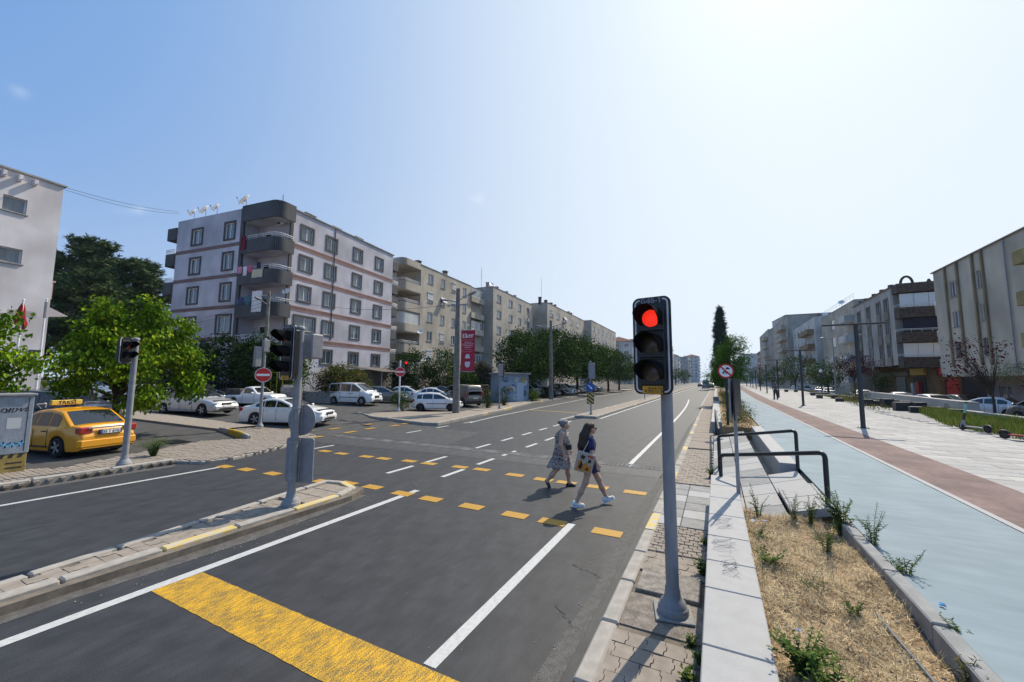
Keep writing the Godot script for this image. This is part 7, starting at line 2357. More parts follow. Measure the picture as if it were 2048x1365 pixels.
func build_grass() -> void:
	var bm := blade_mesh()
	# green grass verge on the right
	var xfs := []
	var cs := []
	var gn := FastNoiseLite.new()
	gn.seed = 3
	gn.frequency = 0.5
	for k in 19000:
		var z := rnd(-34, -16)
		var x := lerpf(9.2 + maxf(0.0, -z - 25.0) * 0.24, 12.4, pow(rng.randf(), 0.85)) + rnd(-0.12, 0.12)
		if gn.get_noise_2d(x * 1.0, z) < -0.22 and rng.randf() < 0.7: continue
		var h := rnd(0.14, 0.36) * (1.3 + gn.get_noise_2d(x * 0.6 + 40.0, z * 0.6))
		xfs.append(Transform3D((Basis(Vector3.UP, rnd(0, TAU)) * Basis(Vector3.RIGHT, rnd(-0.35, 0.35))).scaled_local(Vector3(h * 1.2, h, h)), Vector3(x, 0.62, z)))
		var v := rnd(0.75, 1.25)
		var dry := rng.randf() < 0.34
		cs.append(Color(0.27 * v, 0.23 * v, 0.09 * v) if dry else Color(0.13 * v, 0.18 * v, 0.035 * v))
	var g := mass("grass", bm, mats.leaf, xfs, cs, self)
	tag(g, "green verge grass behind the scooters", "grass", "", "stuff")
	xfs = []
	cs = []
	for k in 9000:
		var z := rnd(-100, -36)
		var x := lerpf(9.6 + maxf(0.0, -z - 36.0) * 0.1, 13.0 + maxf(0.0, -z - 36.0) * 0.03, rng.randf())
		if z > -48.0 and rng.randf() < 0.75: continue
		var h := rnd(0.12, 0.38)
		xfs.append(Transform3D((Basis(Vector3.UP, rnd(0, TAU)) * Basis(Vector3.RIGHT, rnd(-0.4, 0.4))).scaled_local(Vector3(h * 2, h, h)), Vector3(x, 0.62, z)))
		var v := rnd(0.75, 1.25)
		cs.append(Color(0.24 * v, 0.19 * v, 0.08 * v) if rng.randf() < 0.6 else Color(0.10 * v, 0.13 * v, 0.03 * v))
	g = mass("grass", bm, mats.leaf, xfs, cs, self)
	g.name = "grass_001"
	tag(g, "dry yellow verge grass round the black seats", "grass", "", "stuff")
	# straw lying in the near planter
	xfs = []
	cs = []
	var pn := FastNoiseLite.new()
	pn.seed = 12
	pn.frequency = 1.6
	for k in 34000:
		var x := rnd(0.29, 1.43)
		var z := -1.8 - 5.7 * rng.randf()
		if pn.get_noise_2d(x, z) < -0.12 and rng.randf() < 0.8: continue
		var h := rnd(0.05, 0.17)
		var flat := rnd(1.05, 1.6) * (1.0 if rng.randf() < 0.8 else 0.4)
		var y := 0.545 + 0.035 * sin(x * 9.0 + z * 3.1) * sin(z * 5.3) + 0.03 * sin(z * 2.0) + rnd(0.0, 0.018)
		xfs.append(Transform3D((Basis(Vector3.UP, rnd(0, TAU)) * Basis(Vector3.RIGHT, flat)).scaled_local(Vector3(rnd(0.05, 0.1), h, h)), Vector3(x, y, z)))
		var v := rnd(0.6, 1.3)
		cs.append(Color(0.58 * v, 0.46 * v, 0.27 * v) if rng.randf() < 0.75 else Color(0.30 * v, 0.20 * v, 0.10 * v))
	g = mass("straw", bm, mats.straw, xfs, cs, self)
	tag(g, "golden dry straw lying over the planter bed", "straw", "", "stuff")
	# weeds
	var wc := [Color(0.10, 0.16, 0.03), Color(0.07, 0.12, 0.025), Color(0.14, 0.18, 0.04)]
	wc.append_array([Color(0.05, 0.10, 0.02), Color(0.08, 0.13, 0.025)])
	for q in [[1.46, -7.0, 0.75, 0.32, 20, "leafy weed clump leaning on the rail post", wc], [1.6, -6.4, 0.7, 0.2, 10, "tall weed growing through the planter kerb by the blue path", wc], [1.64, -5.6, 0.4, 0.22, 12, "spreading weed on the blue path edge", wc], [1.62, -4.5, 0.3, 0.14, 8, "small upright weed against the planter kerb", wc], [1.1, -6.1, 0.45, 0.2, 10, "pale green weed in the middle of the straw", wc], [1.0, -4.6, 0.22, 0.1, 14, "compact bright green tuft in the straw", wc], [0.42, -6.2, 0.22, 0.16, 12, "low green weed by the wall near the ramp", wc], [0.45, -5.4, 0.24, 0.2, 16, "spreading yellow green weed beside the wall", wc], [0.48, -3.6, 0.34, 0.22, 34, "dense dark weed at the foot of the wall", wc], [0.6, -3.35, 0.3, 0.18, 18, "dark weed beside the dense wall weed", wc], [0.5, -3.0, 0.3, 0.2, 20, "leafy weed by the wall at the planter's near end", wc], [0.95, -3.15, 0.3, 0.22, 18, "weed with yellow tips beside the crumpled paper", wc], [0.75, -5.0, 0.2, 0.2, 8, "faint green sprigs in the straw", wc], [0.5, -7.3, 0.5, 0.18, 8, "grey green stalks beside the ramp slabs", wc], [0.95, -7.35, 0.55, 0.15, 7, "slender stalk at the step of the ramp", wc], [1.44, -3.95, 0.3, 0.14, 10, "dry leaning weed on the planter kerb", [Color(0.22, 0.17, 0.06), Color(0.12, 0.12, 0.04)]], [1.15, -7.3, 0.5, 0.2, 10, "thin branching weed before the ramp slab", wc]]:
		weed(Vector3(q[0], 0.53, q[1]), q[2], q[3], q[4], q[5], q[6], q[4] > 15)
	for q in [[-0.22, -6.9, 0.2, 0.14, 14, "green weed in the corner where wall meets footway slabs"], [-0.24, -5.9, 0.26, 0.16, 18, "weed at the wall foot past the signal"], [-0.3, -4.35, 0.1, 0.1, 10, "small weed right behind the signal base"], [-0.3, -3.85, 0.14, 0.1, 12, "low weed between pavers near the signal"], [-0.2, -4.1, 0.16, 0.1, 12, "weed at the wall foot beside the signal"], [-0.33, -3.45, 0.1, 0.08, 8, "dry sprig in a paver joint"], [-0.2, -3.3, 0.2, 0.12, 16, "weed growing in the joint between wall and pavers"], [-0.2, -11.6, 0.4, 0.14, 14, "weed at the foot of the ramp's footway edge"]]:
		weed(Vector3(q[0], 0.09, q[1]), q[2], q[3], q[4], q[5], wc, true)
	weed(Vector3(-15.9, 0.1, -6.2), 0.75, 0.5, 40, "green weed round the pedestrian signal foot by the taxi bumper", [Color(0.11, 0.19, 0.03), Color(0.08, 0.15, 0.025)], true)

# smooth union of tapered capsules, meshed as surface nets
func sdf(bones: Array, k: float, cell: float, b: MB) -> void:
	var lo := Vector3.INF
	var hi := -Vector3.INF
	for q in bones:
		var r := maxf(q[2], q[3]) + cell * 3.0 + k * 0.5
		for p in [q[0], q[1]]:
			lo = lo.min(p - Vector3.ONE * r)
			hi = hi.max(p + Vector3.ONE * r)
	var nx := int((hi.x - lo.x) / cell) + 2
	var ny := int((hi.y - lo.y) / cell) + 2
	var nz := int((hi.z - lo.z) / cell) + 2
	var f := PackedFloat32Array()
	f.resize(nx * ny * nz)
	f.fill(1.0)
	for q in bones:
		var a: Vector3 = q[0]
		var e: Vector3 = q[1]
		var ra: float = q[2]
		var rb: float = q[3]
		var m := maxf(ra, rb) + cell * 2.0 + k
		var l0 := a.min(e) - Vector3.ONE * m - lo
		var h0 := a.max(e) + Vector3.ONE * m - lo
		var d := e - a
		var dd := maxf(d.length_squared(), 1e-8)
		for z in range(maxi(0, int(l0.z / cell)), mini(nz, int(h0.z / cell) + 1)):
			for y in range(maxi(0, int(l0.y / cell)), mini(ny, int(h0.y / cell) + 1)):
				var id := (z * ny + y) * nx
				for x in range(maxi(0, int(l0.x / cell)), mini(nx, int(h0.x / cell) + 1)):
					var p := lo + Vector3(x, y, z) * cell
					var t := clampf((p - a).dot(d) / dd, 0.0, 1.0)
					var v := (p - a - d * t).length() - lerpf(ra, rb, t)
					var w := f[id + x]
					var hh := clampf(0.5 + 0.5 * (w - v) / k, 0.0, 1.0)
					f[id + x] = lerpf(w, v, hh) - k * hh * (1.0 - hh)
	var vid := {}
	var vs := PackedVector3Array()
	var ns := PackedVector3Array()
	var co := [0, 1, nx, nx + 1, nx * ny, nx * ny + 1, nx * ny + nx, nx * ny + nx + 1]
	var cp := [Vector3(0, 0, 0), Vector3(1, 0, 0), Vector3(0, 1, 0), Vector3(1, 1, 0), Vector3(0, 0, 1), Vector3(1, 0, 1), Vector3(0, 1, 1), Vector3(1, 1, 1)]
	var ed := [[0, 1], [2, 3], [4, 5], [6, 7], [0, 2], [1, 3], [4, 6], [5, 7], [0, 4], [1, 5], [2, 6], [3, 7]]
	for z in nz - 1:
		for y in ny - 1:
			for x in nx - 1:
				var id := (z * ny + y) * nx + x
				var c0 := f[id]
				if c0 > cell * 3.0: continue
				var neg := 0
				for c in 8:
					if f[id + co[c]] < 0.0: neg += 1
				if neg == 0 or neg == 8: continue
				var s := Vector3.ZERO
				var cn := 0
				for g in ed:
					var va := f[id + co[g[0]]]
					var vb := f[id + co[g[1]]]
					if (va < 0.0) != (vb < 0.0):
						s += (cp[g[0]] as Vector3).lerp(cp[g[1]], va / (va - vb))
						cn += 1
				vid[id] = vs.size()
				vs.append(lo + (Vector3(x, y, z) + s / cn) * cell)
				var gr := Vector3(f[id + 1] + f[id + nx + 1] + f[id + co[5]] + f[id + co[7]] - f[id] - f[id + nx] - f[id + co[4]] - f[id + co[6]], f[id + nx] + f[id + nx + 1] + f[id + co[6]] + f[id + co[7]] - f[id] - f[id + 1] - f[id + co[4]] - f[id + co[5]], f[id + co[4]] + f[id + co[5]] + f[id + co[6]] + f[id + co[7]] - f[id] - f[id + 1] - f[id + nx] - f[id + nx + 1])
				ns.append(gr.normalized())
	for id in vid:
		var v0 := f[id]
		for ax in 3:
			var st: int = [1, nx, nx * ny][ax]
			if (v0 < 0.0) == (f[id + st] < 0.0): continue
			var s1: int = [nx, nx * ny, 1][ax]
			var s2: int = [nx * ny, 1, nx][ax]
			if not (vid.has(id - s1) and vid.has(id - s2) and vid.has(id - s1 - s2)): continue
			var i0: int = vid[id]; var i1: int = vid[id - s1]; var i2: int = vid[id - s1 - s2]; var i3: int = vid[id - s2]
			b.t3(vs[i0], vs[i1], vs[i2], ns[i0], ns[i1], ns[i2])
			b.t3(vs[i0], vs[i2], vs[i3], ns[i0], ns[i2], ns[i3])

func hand_bones(w: Vector3, d: Vector3, side: Vector3, curl: float) -> Array:
	# w wrist, d along the hand, side towards the thumb
	var o := []
	var n := d.cross(side).normalized()
	var pc := w + d * 0.075
	o.append([w, pc - side * 0.012, 0.022, 0.024])
	o.append([w + side * 0.012, pc + side * 0.02, 0.019, 0.02])
	for k in 4:
		var s := pc + side * (0.03 - k * 0.02)
		var l: float = [0.07, 0.078, 0.072, 0.056][k]
		var a := s + (d * cos(curl * 0.6) + n * sin(curl * 0.6)) * l * 0.5
		var e := a + (d * cos(curl * 1.7) + n * sin(curl * 1.7)) * l * 0.5
		o.append([s, a, 0.0095, 0.0085])
		o.append([a, e, 0.0085, 0.007])
	var tb := w + d * 0.03 + side * 0.022
	var tm := tb + (side * 0.75 + d * 0.65).normalized() * 0.038
	o.append([tb, tm, 0.0115, 0.01])
	o.append([tm, tm + (side * 0.2 + d * 0.95).normalized() * 0.032, 0.01, 0.0075])
	return o

func ring_loft(b: MB, rows: Array, folds: float, seg := 36) -> void:
	# rows: [centre x, y, radius x, radius z, fold depth, centre z]
	var rings := []
	for r in rows:
		var ring := PackedVector3Array()
		for k in seg + 1:
			var a := TAU * k / seg
			var q: float = 1.0 + r[4] * sin(a * folds + r[1] * 6.0)
			ring.append(Vector3(r[0] + cos(a) * r[2] * q, r[1] + r[4] * 0.25 * cos(a * folds), (r[5] if r.size() > 5 else 0.0) + sin(a) * r[3] * q))
		rings.append(ring)
	b.loft(rings, true)

func spots_tex(key: String, size: int, basec: Color, cols: Array, count: int, rmin: float, rmax: float) -> ImageTexture:
	var im := Image.create(size, size, false, Image.FORMAT_RGB8)
	im.fill(basec)
	for k in count:
		var cx := rng.randi() % size
		var cy := rng.randi() % size
		var r := rnd(rmin, rmax)
		var c: Color = cols[rng.randi() % cols.size()]
		for p in 3:
			var ox := int(rnd(-r, r)); var oy := int(rnd(-r, r)); var rr := int(r * rnd(0.4, 0.8))
			for y in range(-rr, rr + 1):
				var w := int(sqrt(float(rr * rr - y * y)))
				for x in range(-w, w + 1): im.set_pixel(posmod(cx + ox + x, size), posmod(cy + oy + y, size), c)
	texs[key] = ImageTexture.create_from_image(im)
	return texs[key]

func build_people() -> void:
	var skin := mt("skin", lin(0.50, 0.31, 0.215), 0.55)
	skin.subsurf_scatter_enabled = true
	skin.subsurf_scatter_strength = 0.08
	# ---------------- younger woman
	var n := base("person", Vector3(-2.42, 0.0, -8.28), atan2(0.5, 0.86), "person in a short violet blue outfit and white trainers carrying a printed tote bag", "person", "people crossing the avenue")
	var b := MB.new()
	var body := [
		[Vector3(0.0, 0.92, 0.0), Vector3(0.0, 1.08, 0.0), 0.125, 0.105], [Vector3(0, 1.08, 0), Vector3(0.0, 1.30, 0), 0.105, 0.118], [Vector3(0.0, 1.33, -0.13), Vector3(0.0, 1.33, 0.13), 0.062, 0.062], [Vector3(0.005, 1.36, 0), Vector3(0.03, 1.47, 0), 0.05, 0.045],
		[Vector3(0.0, 0.9, 0.085), Vector3(-0.10, 0.50, 0.085), 0.092, 0.055], [Vector3(-0.10, 0.50, 0.085), Vector3(-0.2, 0.3, 0.085), 0.056, 0.052], [Vector3(-0.2, 0.3, 0.085), Vector3(-0.31, 0.085, 0.085), 0.05, 0.033], [Vector3(-0.31, 0.085, 0.085), Vector3(-0.2, 0.05, 0.085), 0.034, 0.03],
		[Vector3(0.0, 0.9, -0.085), Vector3(0.21, 0.52, -0.08), 0.092, 0.055], [Vector3(0.21, 0.52, -0.08), Vector3(0.28, 0.34, -0.08), 0.056, 0.052], [Vector3(0.28, 0.34, -0.08), Vector3(0.38, 0.12, -0.08), 0.05, 0.033], [Vector3(0.38, 0.12, -0.08), Vector3(0.47, 0.13, -0.08), 0.034, 0.03],
		[Vector3(0.0, 1.34, 0.17), Vector3(0.01, 1.10, 0.215), 0.045, 0.038], [Vector3(0.01, 1.10, 0.215), Vector3(0.11, 0.885, 0.21), 0.037, 0.026],
		[Vector3(0.0, 1.34, -0.17), Vector3(-0.06, 1.10, -0.205), 0.045, 0.038], [Vector3(-0.06, 1.10, -0.205), Vector3(-0.06, 0.88, -0.2), 0.037, 0.026]]
	sdf(body, 0.05, 0.0135, b)
	var head := [[Vector3(0.045, 1.585, 0), Vector3(0.06, 1.575, 0), 0.088, 0.082], [Vector3(0.075, 1.53, 0), Vector3(0.09, 1.50, 0), 0.058, 0.042], [Vector3(0.135, 1.575, 0), Vector3(0.158, 1.55, 0), 0.012, 0.014], [Vector3(0.125, 1.515, -0.018), Vector3(0.125, 1.515, 0.018), 0.013, 0.013], [Vector3(0.05, 1.565, 0.078), Vector3(0.045, 1.55, 0.08), 0.02, 0.014], [Vector3(0.05, 1.565, -0.078), Vector3(0.045, 1.55, -0.08), 0.02, 0.014], [Vector3(0.02, 1.42, 0), Vector3(0.035, 1.52, 0), 0.044, 0.045]]
	sdf(head, 0.03, 0.007, b)
	sdf(hand_bones(Vector3(0.11, 0.885, 0.21), Vector3(0.25, -0.95, 0.0).normalized(), Vector3(0.95, 0.25, -0.1).normalized(), 0.5), 0.012, 0.0045, b)
	sdf(hand_bones(Vector3(-0.06, 0.88, -0.2), Vector3(0.05, -1.0, 0.0).normalized(), Vector3(0.98, 0.05, 0.1).normalized(), 0.5), 0.012, 0.0045, b)
	part("body", b.mesh(), skin, n)
	b = MB.new()
	ring_loft(b, [[0.01, 1.425, 0.07, 0.09, 0.0], [0.005, 1.39, 0.085, 0.145, 0.0], [0.003, 1.33, 0.125, 0.185, 0.01], [0.008, 1.24, 0.14, 0.165, 0.015], [0.0, 1.1, 0.118, 0.14, 0.02], [0.0, 1.04, 0.117, 0.14, 0.02], [-0.003, 0.95, 0.14, 0.175, 0.02], [0.0, 0.86, 0.165, 0.188, 0.03], [0.01, 0.78, 0.19, 0.2, 0.04], [0.012, 0.7, 0.205, 0.2, 0.05]], 7.0)
	var sl := []
	for s in [-1.0, 1.0]: sl.append([Vector3(0.0, 1.35, s * 0.16), Vector3(0.0, 1.22, s * 0.205), 0.068, 0.07])
	sdf(sl, 0.02, 0.012, b)
	part("dress", b.mesh(), mt("dress_violet", lin(0.045, 0.05, 0.17), 0.9, tex("weave", 256, [[0.05, 0.3, 1, 1], [0.3, 0.3, 1, 1]], 201, 0.75), 6.0, 0.0, {"world": false}), n)
	b = MB.new()
	sdf([[Vector3(0.03, 1.605, 0), Vector3(0.0, 1.6, 0), 0.095, 0.1], [Vector3(-0.03, 1.58, 0), Vector3(-0.12, 1.42, 0.02), 0.085, 0.085], [Vector3(-0.12, 1.42, 0.02), Vector3(-0.17, 1.22, 0.03), 0.085, 0.08], [Vector3(-0.17, 1.22, 0.03), Vector3(-0.22, 1.05, 0.05), 0.075, 0.025], [Vector3(-0.05, 1.5, 0.07), Vector3(-0.1, 1.22, 0.1), 0.04, 0.05], [Vector3(-0.08, 1.5, -0.06), Vector3(-0.15, 1.2, -0.05), 0.04, 0.045], [Vector3(0.07, 1.655, 0.03), Vector3(0.0, 1.6, 0.085), 0.03, 0.025], [Vector3(0.07, 1.655, -0.03), Vector3(0.0, 1.6, -0.085), 0.03, 0.025]], 0.04, 0.011, b)
	part("hair", b.mesh(), mt("hair_brown", lin(0.075, 0.035, 0.016), 0.6, tex("strands", 256, [[0.05, 0.7, 1, 6], [0.2, 0.3, 1, 1]], 211, 0.68), 5.0, 0.0, {"world": false}), n)
	b = MB.new()
	for s in [-1.0, 1.0]:
		b.cbox(Vector3(0.143, 1.583, s * 0.036), Vector3(0.012, 0.042, 0.058), 0.005)
		b.cbox(Vector3(0.1, 1.59, s * 0.082), Vector3(0.1, 0.014, 0.006), 0.002)
	part("sunglasses", b.mesh(), mats.black_trim, n)
	for sh in [[Vector3(-0.31, 0.0, 0.085), 0.0], [Vector3(0.385, 0.045, -0.08), 0.42]]:
		b = MB.new()
		var q := Transform3D(Basis(Vector3.BACK, sh[1]), sh[0])
		sdf([[q * Vector3(-0.04, 0.06, 0), q * Vector3(0.02, 0.05, 0), 0.045, 0.047], [q * Vector3(0.02, 0.05, 0), q * Vector3(0.15, 0.035, 0), 0.045, 0.034], [q * Vector3(-0.02, 0.09, 0), q * Vector3(0.0, 0.1, 0), 0.042, 0.04]], 0.03, 0.009, b)
		part("trainer", b.mesh(), mt("trainer", lin(0.72, 0.72, 0.72), 0.6), n)
		b = MB.new()
		b.xf = q
		b.slab(PackedVector2Array([Vector2(-0.085, -0.035), Vector2(0.06, -0.045), Vector2(0.16, -0.04), Vector2(0.19, 0), Vector2(0.16, 0.04), Vector2(0.06, 0.045), Vector2(-0.085, 0.035)]), 0.0, 0.024)
		part("sole", b.mesh(), mats.sign_white, n)
	var bag := base("tote_bag", n.position, n.rotation.y, "cream tote bag with an orange and black print on a shoulder", "bag")
	b = MB.new()
	b.xf = Transform3D(Basis(Vector3.BACK, -0.28), Vector3(-0.16, 0.93, 0.275))
	b.cbox(Vector3(0, 0, 0), Vector3(0.37, 0.40, 0.055), 0.02)
	part("sack", b.mesh(), mt("tote", lin(0.38, 0.34, 0.28), 0.95), bag)
	var px := b.xf
	for pr in [["orange_print", lin(0.52, 0.20, 0.03), [[Vector2(-0.15, -0.17), Vector2(0.15, -0.17), Vector2(0.14, -0.02), Vector2(0.08, -0.06), Vector2(0.03, 0.02), Vector2(-0.04, -0.05), Vector2(-0.09, 0.04), Vector2(-0.15, 0.0)]]], ["black_print_shape", lin(0.03, 0.025, 0.025), [[Vector2(-0.12, -0.12), Vector2(-0.06, -0.16), Vector2(-0.03, -0.07), Vector2(-0.08, 0.03)], [Vector2(0.02, -0.13), Vector2(0.1, -0.15), Vector2(0.08, -0.07)], [Vector2(-0.12, 0.07), Vector2(-0.04, 0.05), Vector2(-0.02, 0.12), Vector2(-0.1, 0.14)], [Vector2(0.06, 0.0), Vector2(0.12, 0.03), Vector2(0.1, 0.09), Vector2(0.05, 0.06)]]], ["red_print", lin(0.42, 0.05, 0.04), [[Vector2(0.02, 0.12), Vector2(0.14, 0.11), Vector2(0.14, 0.15), Vector2(0.02, 0.16)]]]]:
		b = MB.new()
		b.xf = px
		for pp in pr[2]: b.plate(PackedVector2Array(pp), 0.0285, 0.031 + (0.0 if pr[0] == "orange_print" else 0.002))
		part("print", b.mesh(), mt(pr[0], pr[1], 0.9), bag)
	for s in [-0.09, 0.11]:
		b = MB.new()
		var e: Vector3 = px * Vector3(s, 0.19, 0.0)
		b.tube([e, e.lerp(Vector3(0.0, 1.42, 0.15), 0.5) + Vector3(0, 0, 0.02), Vector3(0.0, 1.425, 0.14), Vector3(-0.03, 1.40, 0.1)], 0.011, 6)
		part("strap", b.mesh(), mats.tote, bag)
	# ---------------- older woman
	n = base("person", Vector3(-3.42, 0.0, -9.34), atan2(0.36, 0.93), "person with a grey hair bun in a knee length floral dress", "person", "people crossing the avenue")
	b = MB.new()
	body = [
		[Vector3(0, 0.86, 0), Vector3(0.0, 1.02, 0), 0.15, 0.14], [Vector3(0, 1.02, 0), Vector3(0.02, 1.24, 0), 0.14, 0.13], [Vector3(0.01, 1.28, -0.13), Vector3(0.01, 1.28, 0.13), 0.065, 0.065], [Vector3(0.01, 1.3, 0), Vector3(0.06, 1.4, 0), 0.055, 0.05],
		[Vector3(0, 0.86, 0.09), Vector3(-0.10, 0.47, 0.09), 0.1, 0.062], [Vector3(-0.10, 0.47, 0.09), Vector3(-0.23, 0.30, 0.09), 0.062, 0.06], [Vector3(-0.23, 0.30, 0.09), Vector3(-0.36, 0.15, 0.09), 0.056, 0.036], [Vector3(-0.36, 0.15, 0.09), Vector3(-0.32, 0.05, 0.09), 0.036, 0.03],
		[Vector3(0, 0.86, -0.09), Vector3(0.14, 0.48, -0.09), 0.1, 0.062], [Vector3(0.14, 0.48, -0.09), Vector3(0.16, 0.3, -0.09), 0.062, 0.058], [Vector3(0.16, 0.3, -0.09), Vector3(0.18, 0.09, -0.09), 0.055, 0.038], [Vector3(0.18, 0.09, -0.09), Vector3(0.29, 0.045, -0.09), 0.036, 0.03],
		[Vector3(0.01, 1.29, 0.18), Vector3(-0.03, 1.04, 0.23), 0.056, 0.048], [Vector3(-0.03, 1.04, 0.23), Vector3(0.05, 0.82, 0.23), 0.045, 0.03],
		[Vector3(0.01, 1.29, -0.18), Vector3(0.06, 1.05, -0.22), 0.056, 0.048], [Vector3(0.06, 1.05, -0.22), Vector3(0.18, 0.86, -0.2), 0.045, 0.03]]
	sdf(body, 0.05, 0.0135, b)
	sdf([[Vector3(0.085, 1.50, 0), Vector3(0.1, 1.49, 0), 0.088, 0.082], [Vector3(0.12, 1.445, 0), Vector3(0.135, 1.42, 0), 0.058, 0.044], [Vector3(0.175, 1.485, 0), Vector3(0.196, 1.462, 0), 0.013, 0.015], [Vector3(0.165, 1.43, -0.018), Vector3(0.165, 1.43, 0.018), 0.013, 0.013], [Vector3(0.09, 1.48, 0.078), Vector3(0.085, 1.465, 0.08), 0.02, 0.015], [Vector3(0.09, 1.48, -0.078), Vector3(0.085, 1.465, -0.08), 0.02, 0.015], [Vector3(0.05, 1.36, 0), Vector3(0.075, 1.44, 0), 0.05, 0.05]], 0.03, 0.007, b)
	sdf(hand_bones(Vector3(0.05, 0.82, 0.23), Vector3(0.25, -0.96, 0).normalized(), Vector3(0.96, 0.25, -0.1).normalized(), 0.6), 0.012, 0.0045, b)
	sdf(hand_bones(Vector3(0.18, 0.86, -0.2), Vector3(0.4, -0.9, 0).normalized(), Vector3(0.9, 0.4, 0.1).normalized(), 0.6), 0.012, 0.0045, b)
	part("body", b.mesh(), skin, n)
	b = MB.new()
	ring_loft(b, [[0.03, 1.36, 0.08, 0.1, 0.0], [0.015, 1.33, 0.1, 0.17, 0.0], [0.015, 1.27, 0.15, 0.205, 0.01], [0.03, 1.15, 0.175, 0.19, 0.015], [0.01, 1.0, 0.17, 0.185, 0.02], [0.0, 0.88, 0.185, 0.205, 0.025], [-0.01, 0.72, 0.225, 0.215, 0.05], [-0.03, 0.58, 0.27, 0.225, 0.07], [-0.05, 0.47, 0.30, 0.23, 0.08]], 8.0)
	var fl := spots_tex("floral", 512, Color(0.80, 0.77, 0.74), [Color(0.62, 0.28, 0.25), Color(0.35, 0.30, 0.42), Color(0.72, 0.5, 0.42), Color(0.45, 0.42, 0.38), Color(0.55, 0.2, 0.24)], 130, 9, 24)
	part("dress", b.mesh(), mt("dress_floral", Color(0.78, 0.78, 0.78), 0.95, fl, 1.6, 0.0, {"world": false}), n)
	b = MB.new()
	sdf([[Vector3(0.07, 1.52, 0), Vector3(0.05, 1.51, 0), 0.096, 0.098], [Vector3(-0.045, 1.545, 0), Vector3(-0.055, 1.54, 0), 0.04, 0.04], [Vector3(0.11, 1.565, 0.03), Vector3(0.06, 1.53, 0.085), 0.028, 0.025], [Vector3(0.11, 1.565, -0.03), Vector3(0.06, 1.53, -0.085), 0.028, 0.025]], 0.025, 0.01, b)
	part("hair", b.mesh(), mt("hair_grey", lin(0.38, 0.36, 0.35), 0.7, texs["strands"], 5.0, 0.0, {"world": false}), n)
	for sh in [[Vector3(-0.375, 0.095, 0.09), -1.05], [Vector3(0.175, 0.0, -0.09), 0.0]]:
		b = MB.new()
		b.xf = Transform3D(Basis(Vector3.BACK, sh[1]), sh[0])
		b.slab(PackedVector2Array([Vector2(-0.07, -0.035), Vector2(0.05, -0.045), Vector2(0.14, -0.042), Vector2(0.17, 0), Vector2(0.14, 0.042), Vector2(0.05, 0.045), Vector2(-0.07, 0.035)]), 0.0, 0.03)
		var q := b.xf
		sdf([[q * Vector3(0.07, 0.045, -0.02), q * Vector3(0.07, 0.045, 0.02), 0.036, 0.036], [q * Vector3(0.02, 0.05, -0.01), q * Vector3(0.13, 0.035, 0.0), 0.03, 0.028]], 0.02, 0.009, MB.new())
		var b2 := MB.new()
		sdf([[q * Vector3(0.07, 0.04, -0.02), q * Vector3(0.07, 0.04, 0.02), 0.036, 0.036], [q * Vector3(0.02, 0.045, 0.0), q * Vector3(0.13, 0.03, 0.0), 0.034, 0.03], [q * Vector3(-0.04, 0.04, 0.0), q * Vector3(-0.02, 0.05, 0.0), 0.034, 0.034]], 0.02, 0.009, b2)
		var so := part("sandal", b2.mesh(), mt("sandal", lin(0.02, 0.016, 0.014), 0.6), n)
		part("sole", b.mesh(), mats.black_trim, so)
	bag = base("shoulder_bag", n.position, n.rotation.y, "small black bag on a thin cross body strap", "bag")
	b = MB.new()
	b.cbox(Vector3(0.17, 0.98, 0.16), Vector3(0.14, 0.14, 0.06), 0.02)
	part("pouch", b.mesh(), mats.black_trim, bag)
	b = MB.new()
	b.tube([Vector3(0.13, 1.05, 0.17), Vector3(-0.1, 1.12, 0.19), Vector3(-0.16, 1.2, 0.08), Vector3(-0.06, 1.34, -0.08), Vector3(0.05, 1.37, -0.1), Vector3(0.17, 1.2, 0.0), Vector3(0.2, 1.05, 0.13)], 0.008, 5)
	part("strap", b.mesh(), mats.black_trim, bag)
	# ---------------- walker on the promenade
	n = base("person", Vector3(5.5, 0.655, -49.5), PI / 2 + 0.2, "person in grey top and dark trousers walking on the reddish path", "person")
	b = MB.new()
	sdf([[Vector3(0, 0.92, 0), Vector3(0, 1.05, 0), 0.14, 0.13], [Vector3(0, 0.9, 0.09), Vector3(-0.08, 0.5, 0.09), 0.1, 0.07], [Vector3(-0.08, 0.5, 0.09), Vector3(-0.24, 0.08, 0.09), 0.068, 0.05], [Vector3(0, 0.9, -0.09), Vector3(0.14, 0.5, -0.09), 0.1, 0.07], [Vector3(0.14, 0.5, -0.09), Vector3(0.2, 0.07, -0.09), 0.068, 0.05], [Vector3(0, 1.36, 0), Vector3(0.03, 1.5, 0), 0.055, 0.05], [Vector3(0.04, 1.6, 0), Vector3(0.06, 1.56, 0), 0.1, 0.085], [Vector3(0.0, 1.12, 0.26), Vector3(0.12, 0.92, 0.25), 0.042, 0.03], [Vector3(0.0, 1.12, -0.26), Vector3(-0.1, 0.9, -0.25), 0.042, 0.03], [Vector3(0.12, 0.92, 0.25), Vector3(0.15, 0.83, 0.25), 0.032, 0.02], [Vector3(-0.1, 0.9, -0.25), Vector3(-0.1, 0.81, -0.25), 0.032, 0.02]], 0.04, 0.018, b)
	part("body", b.mesh(), skin, n)
	b = MB.new()
	sdf([[Vector3(0, 0.92, 0), Vector3(0, 1.02, 0), 0.155, 0.145], [Vector3(0, 0.9, 0.09), Vector3(-0.08, 0.5, 0.09), 0.115, 0.085], [Vector3(-0.08, 0.5, 0.09), Vector3(-0.23, 0.1, 0.09), 0.083, 0.068], [Vector3(0, 0.9, -0.09), Vector3(0.14, 0.5, -0.09), 0.115, 0.085], [Vector3(0.14, 0.5, -0.09), Vector3(0.2, 0.1, -0.09), 0.083, 0.068]], 0.04, 0.018, b)
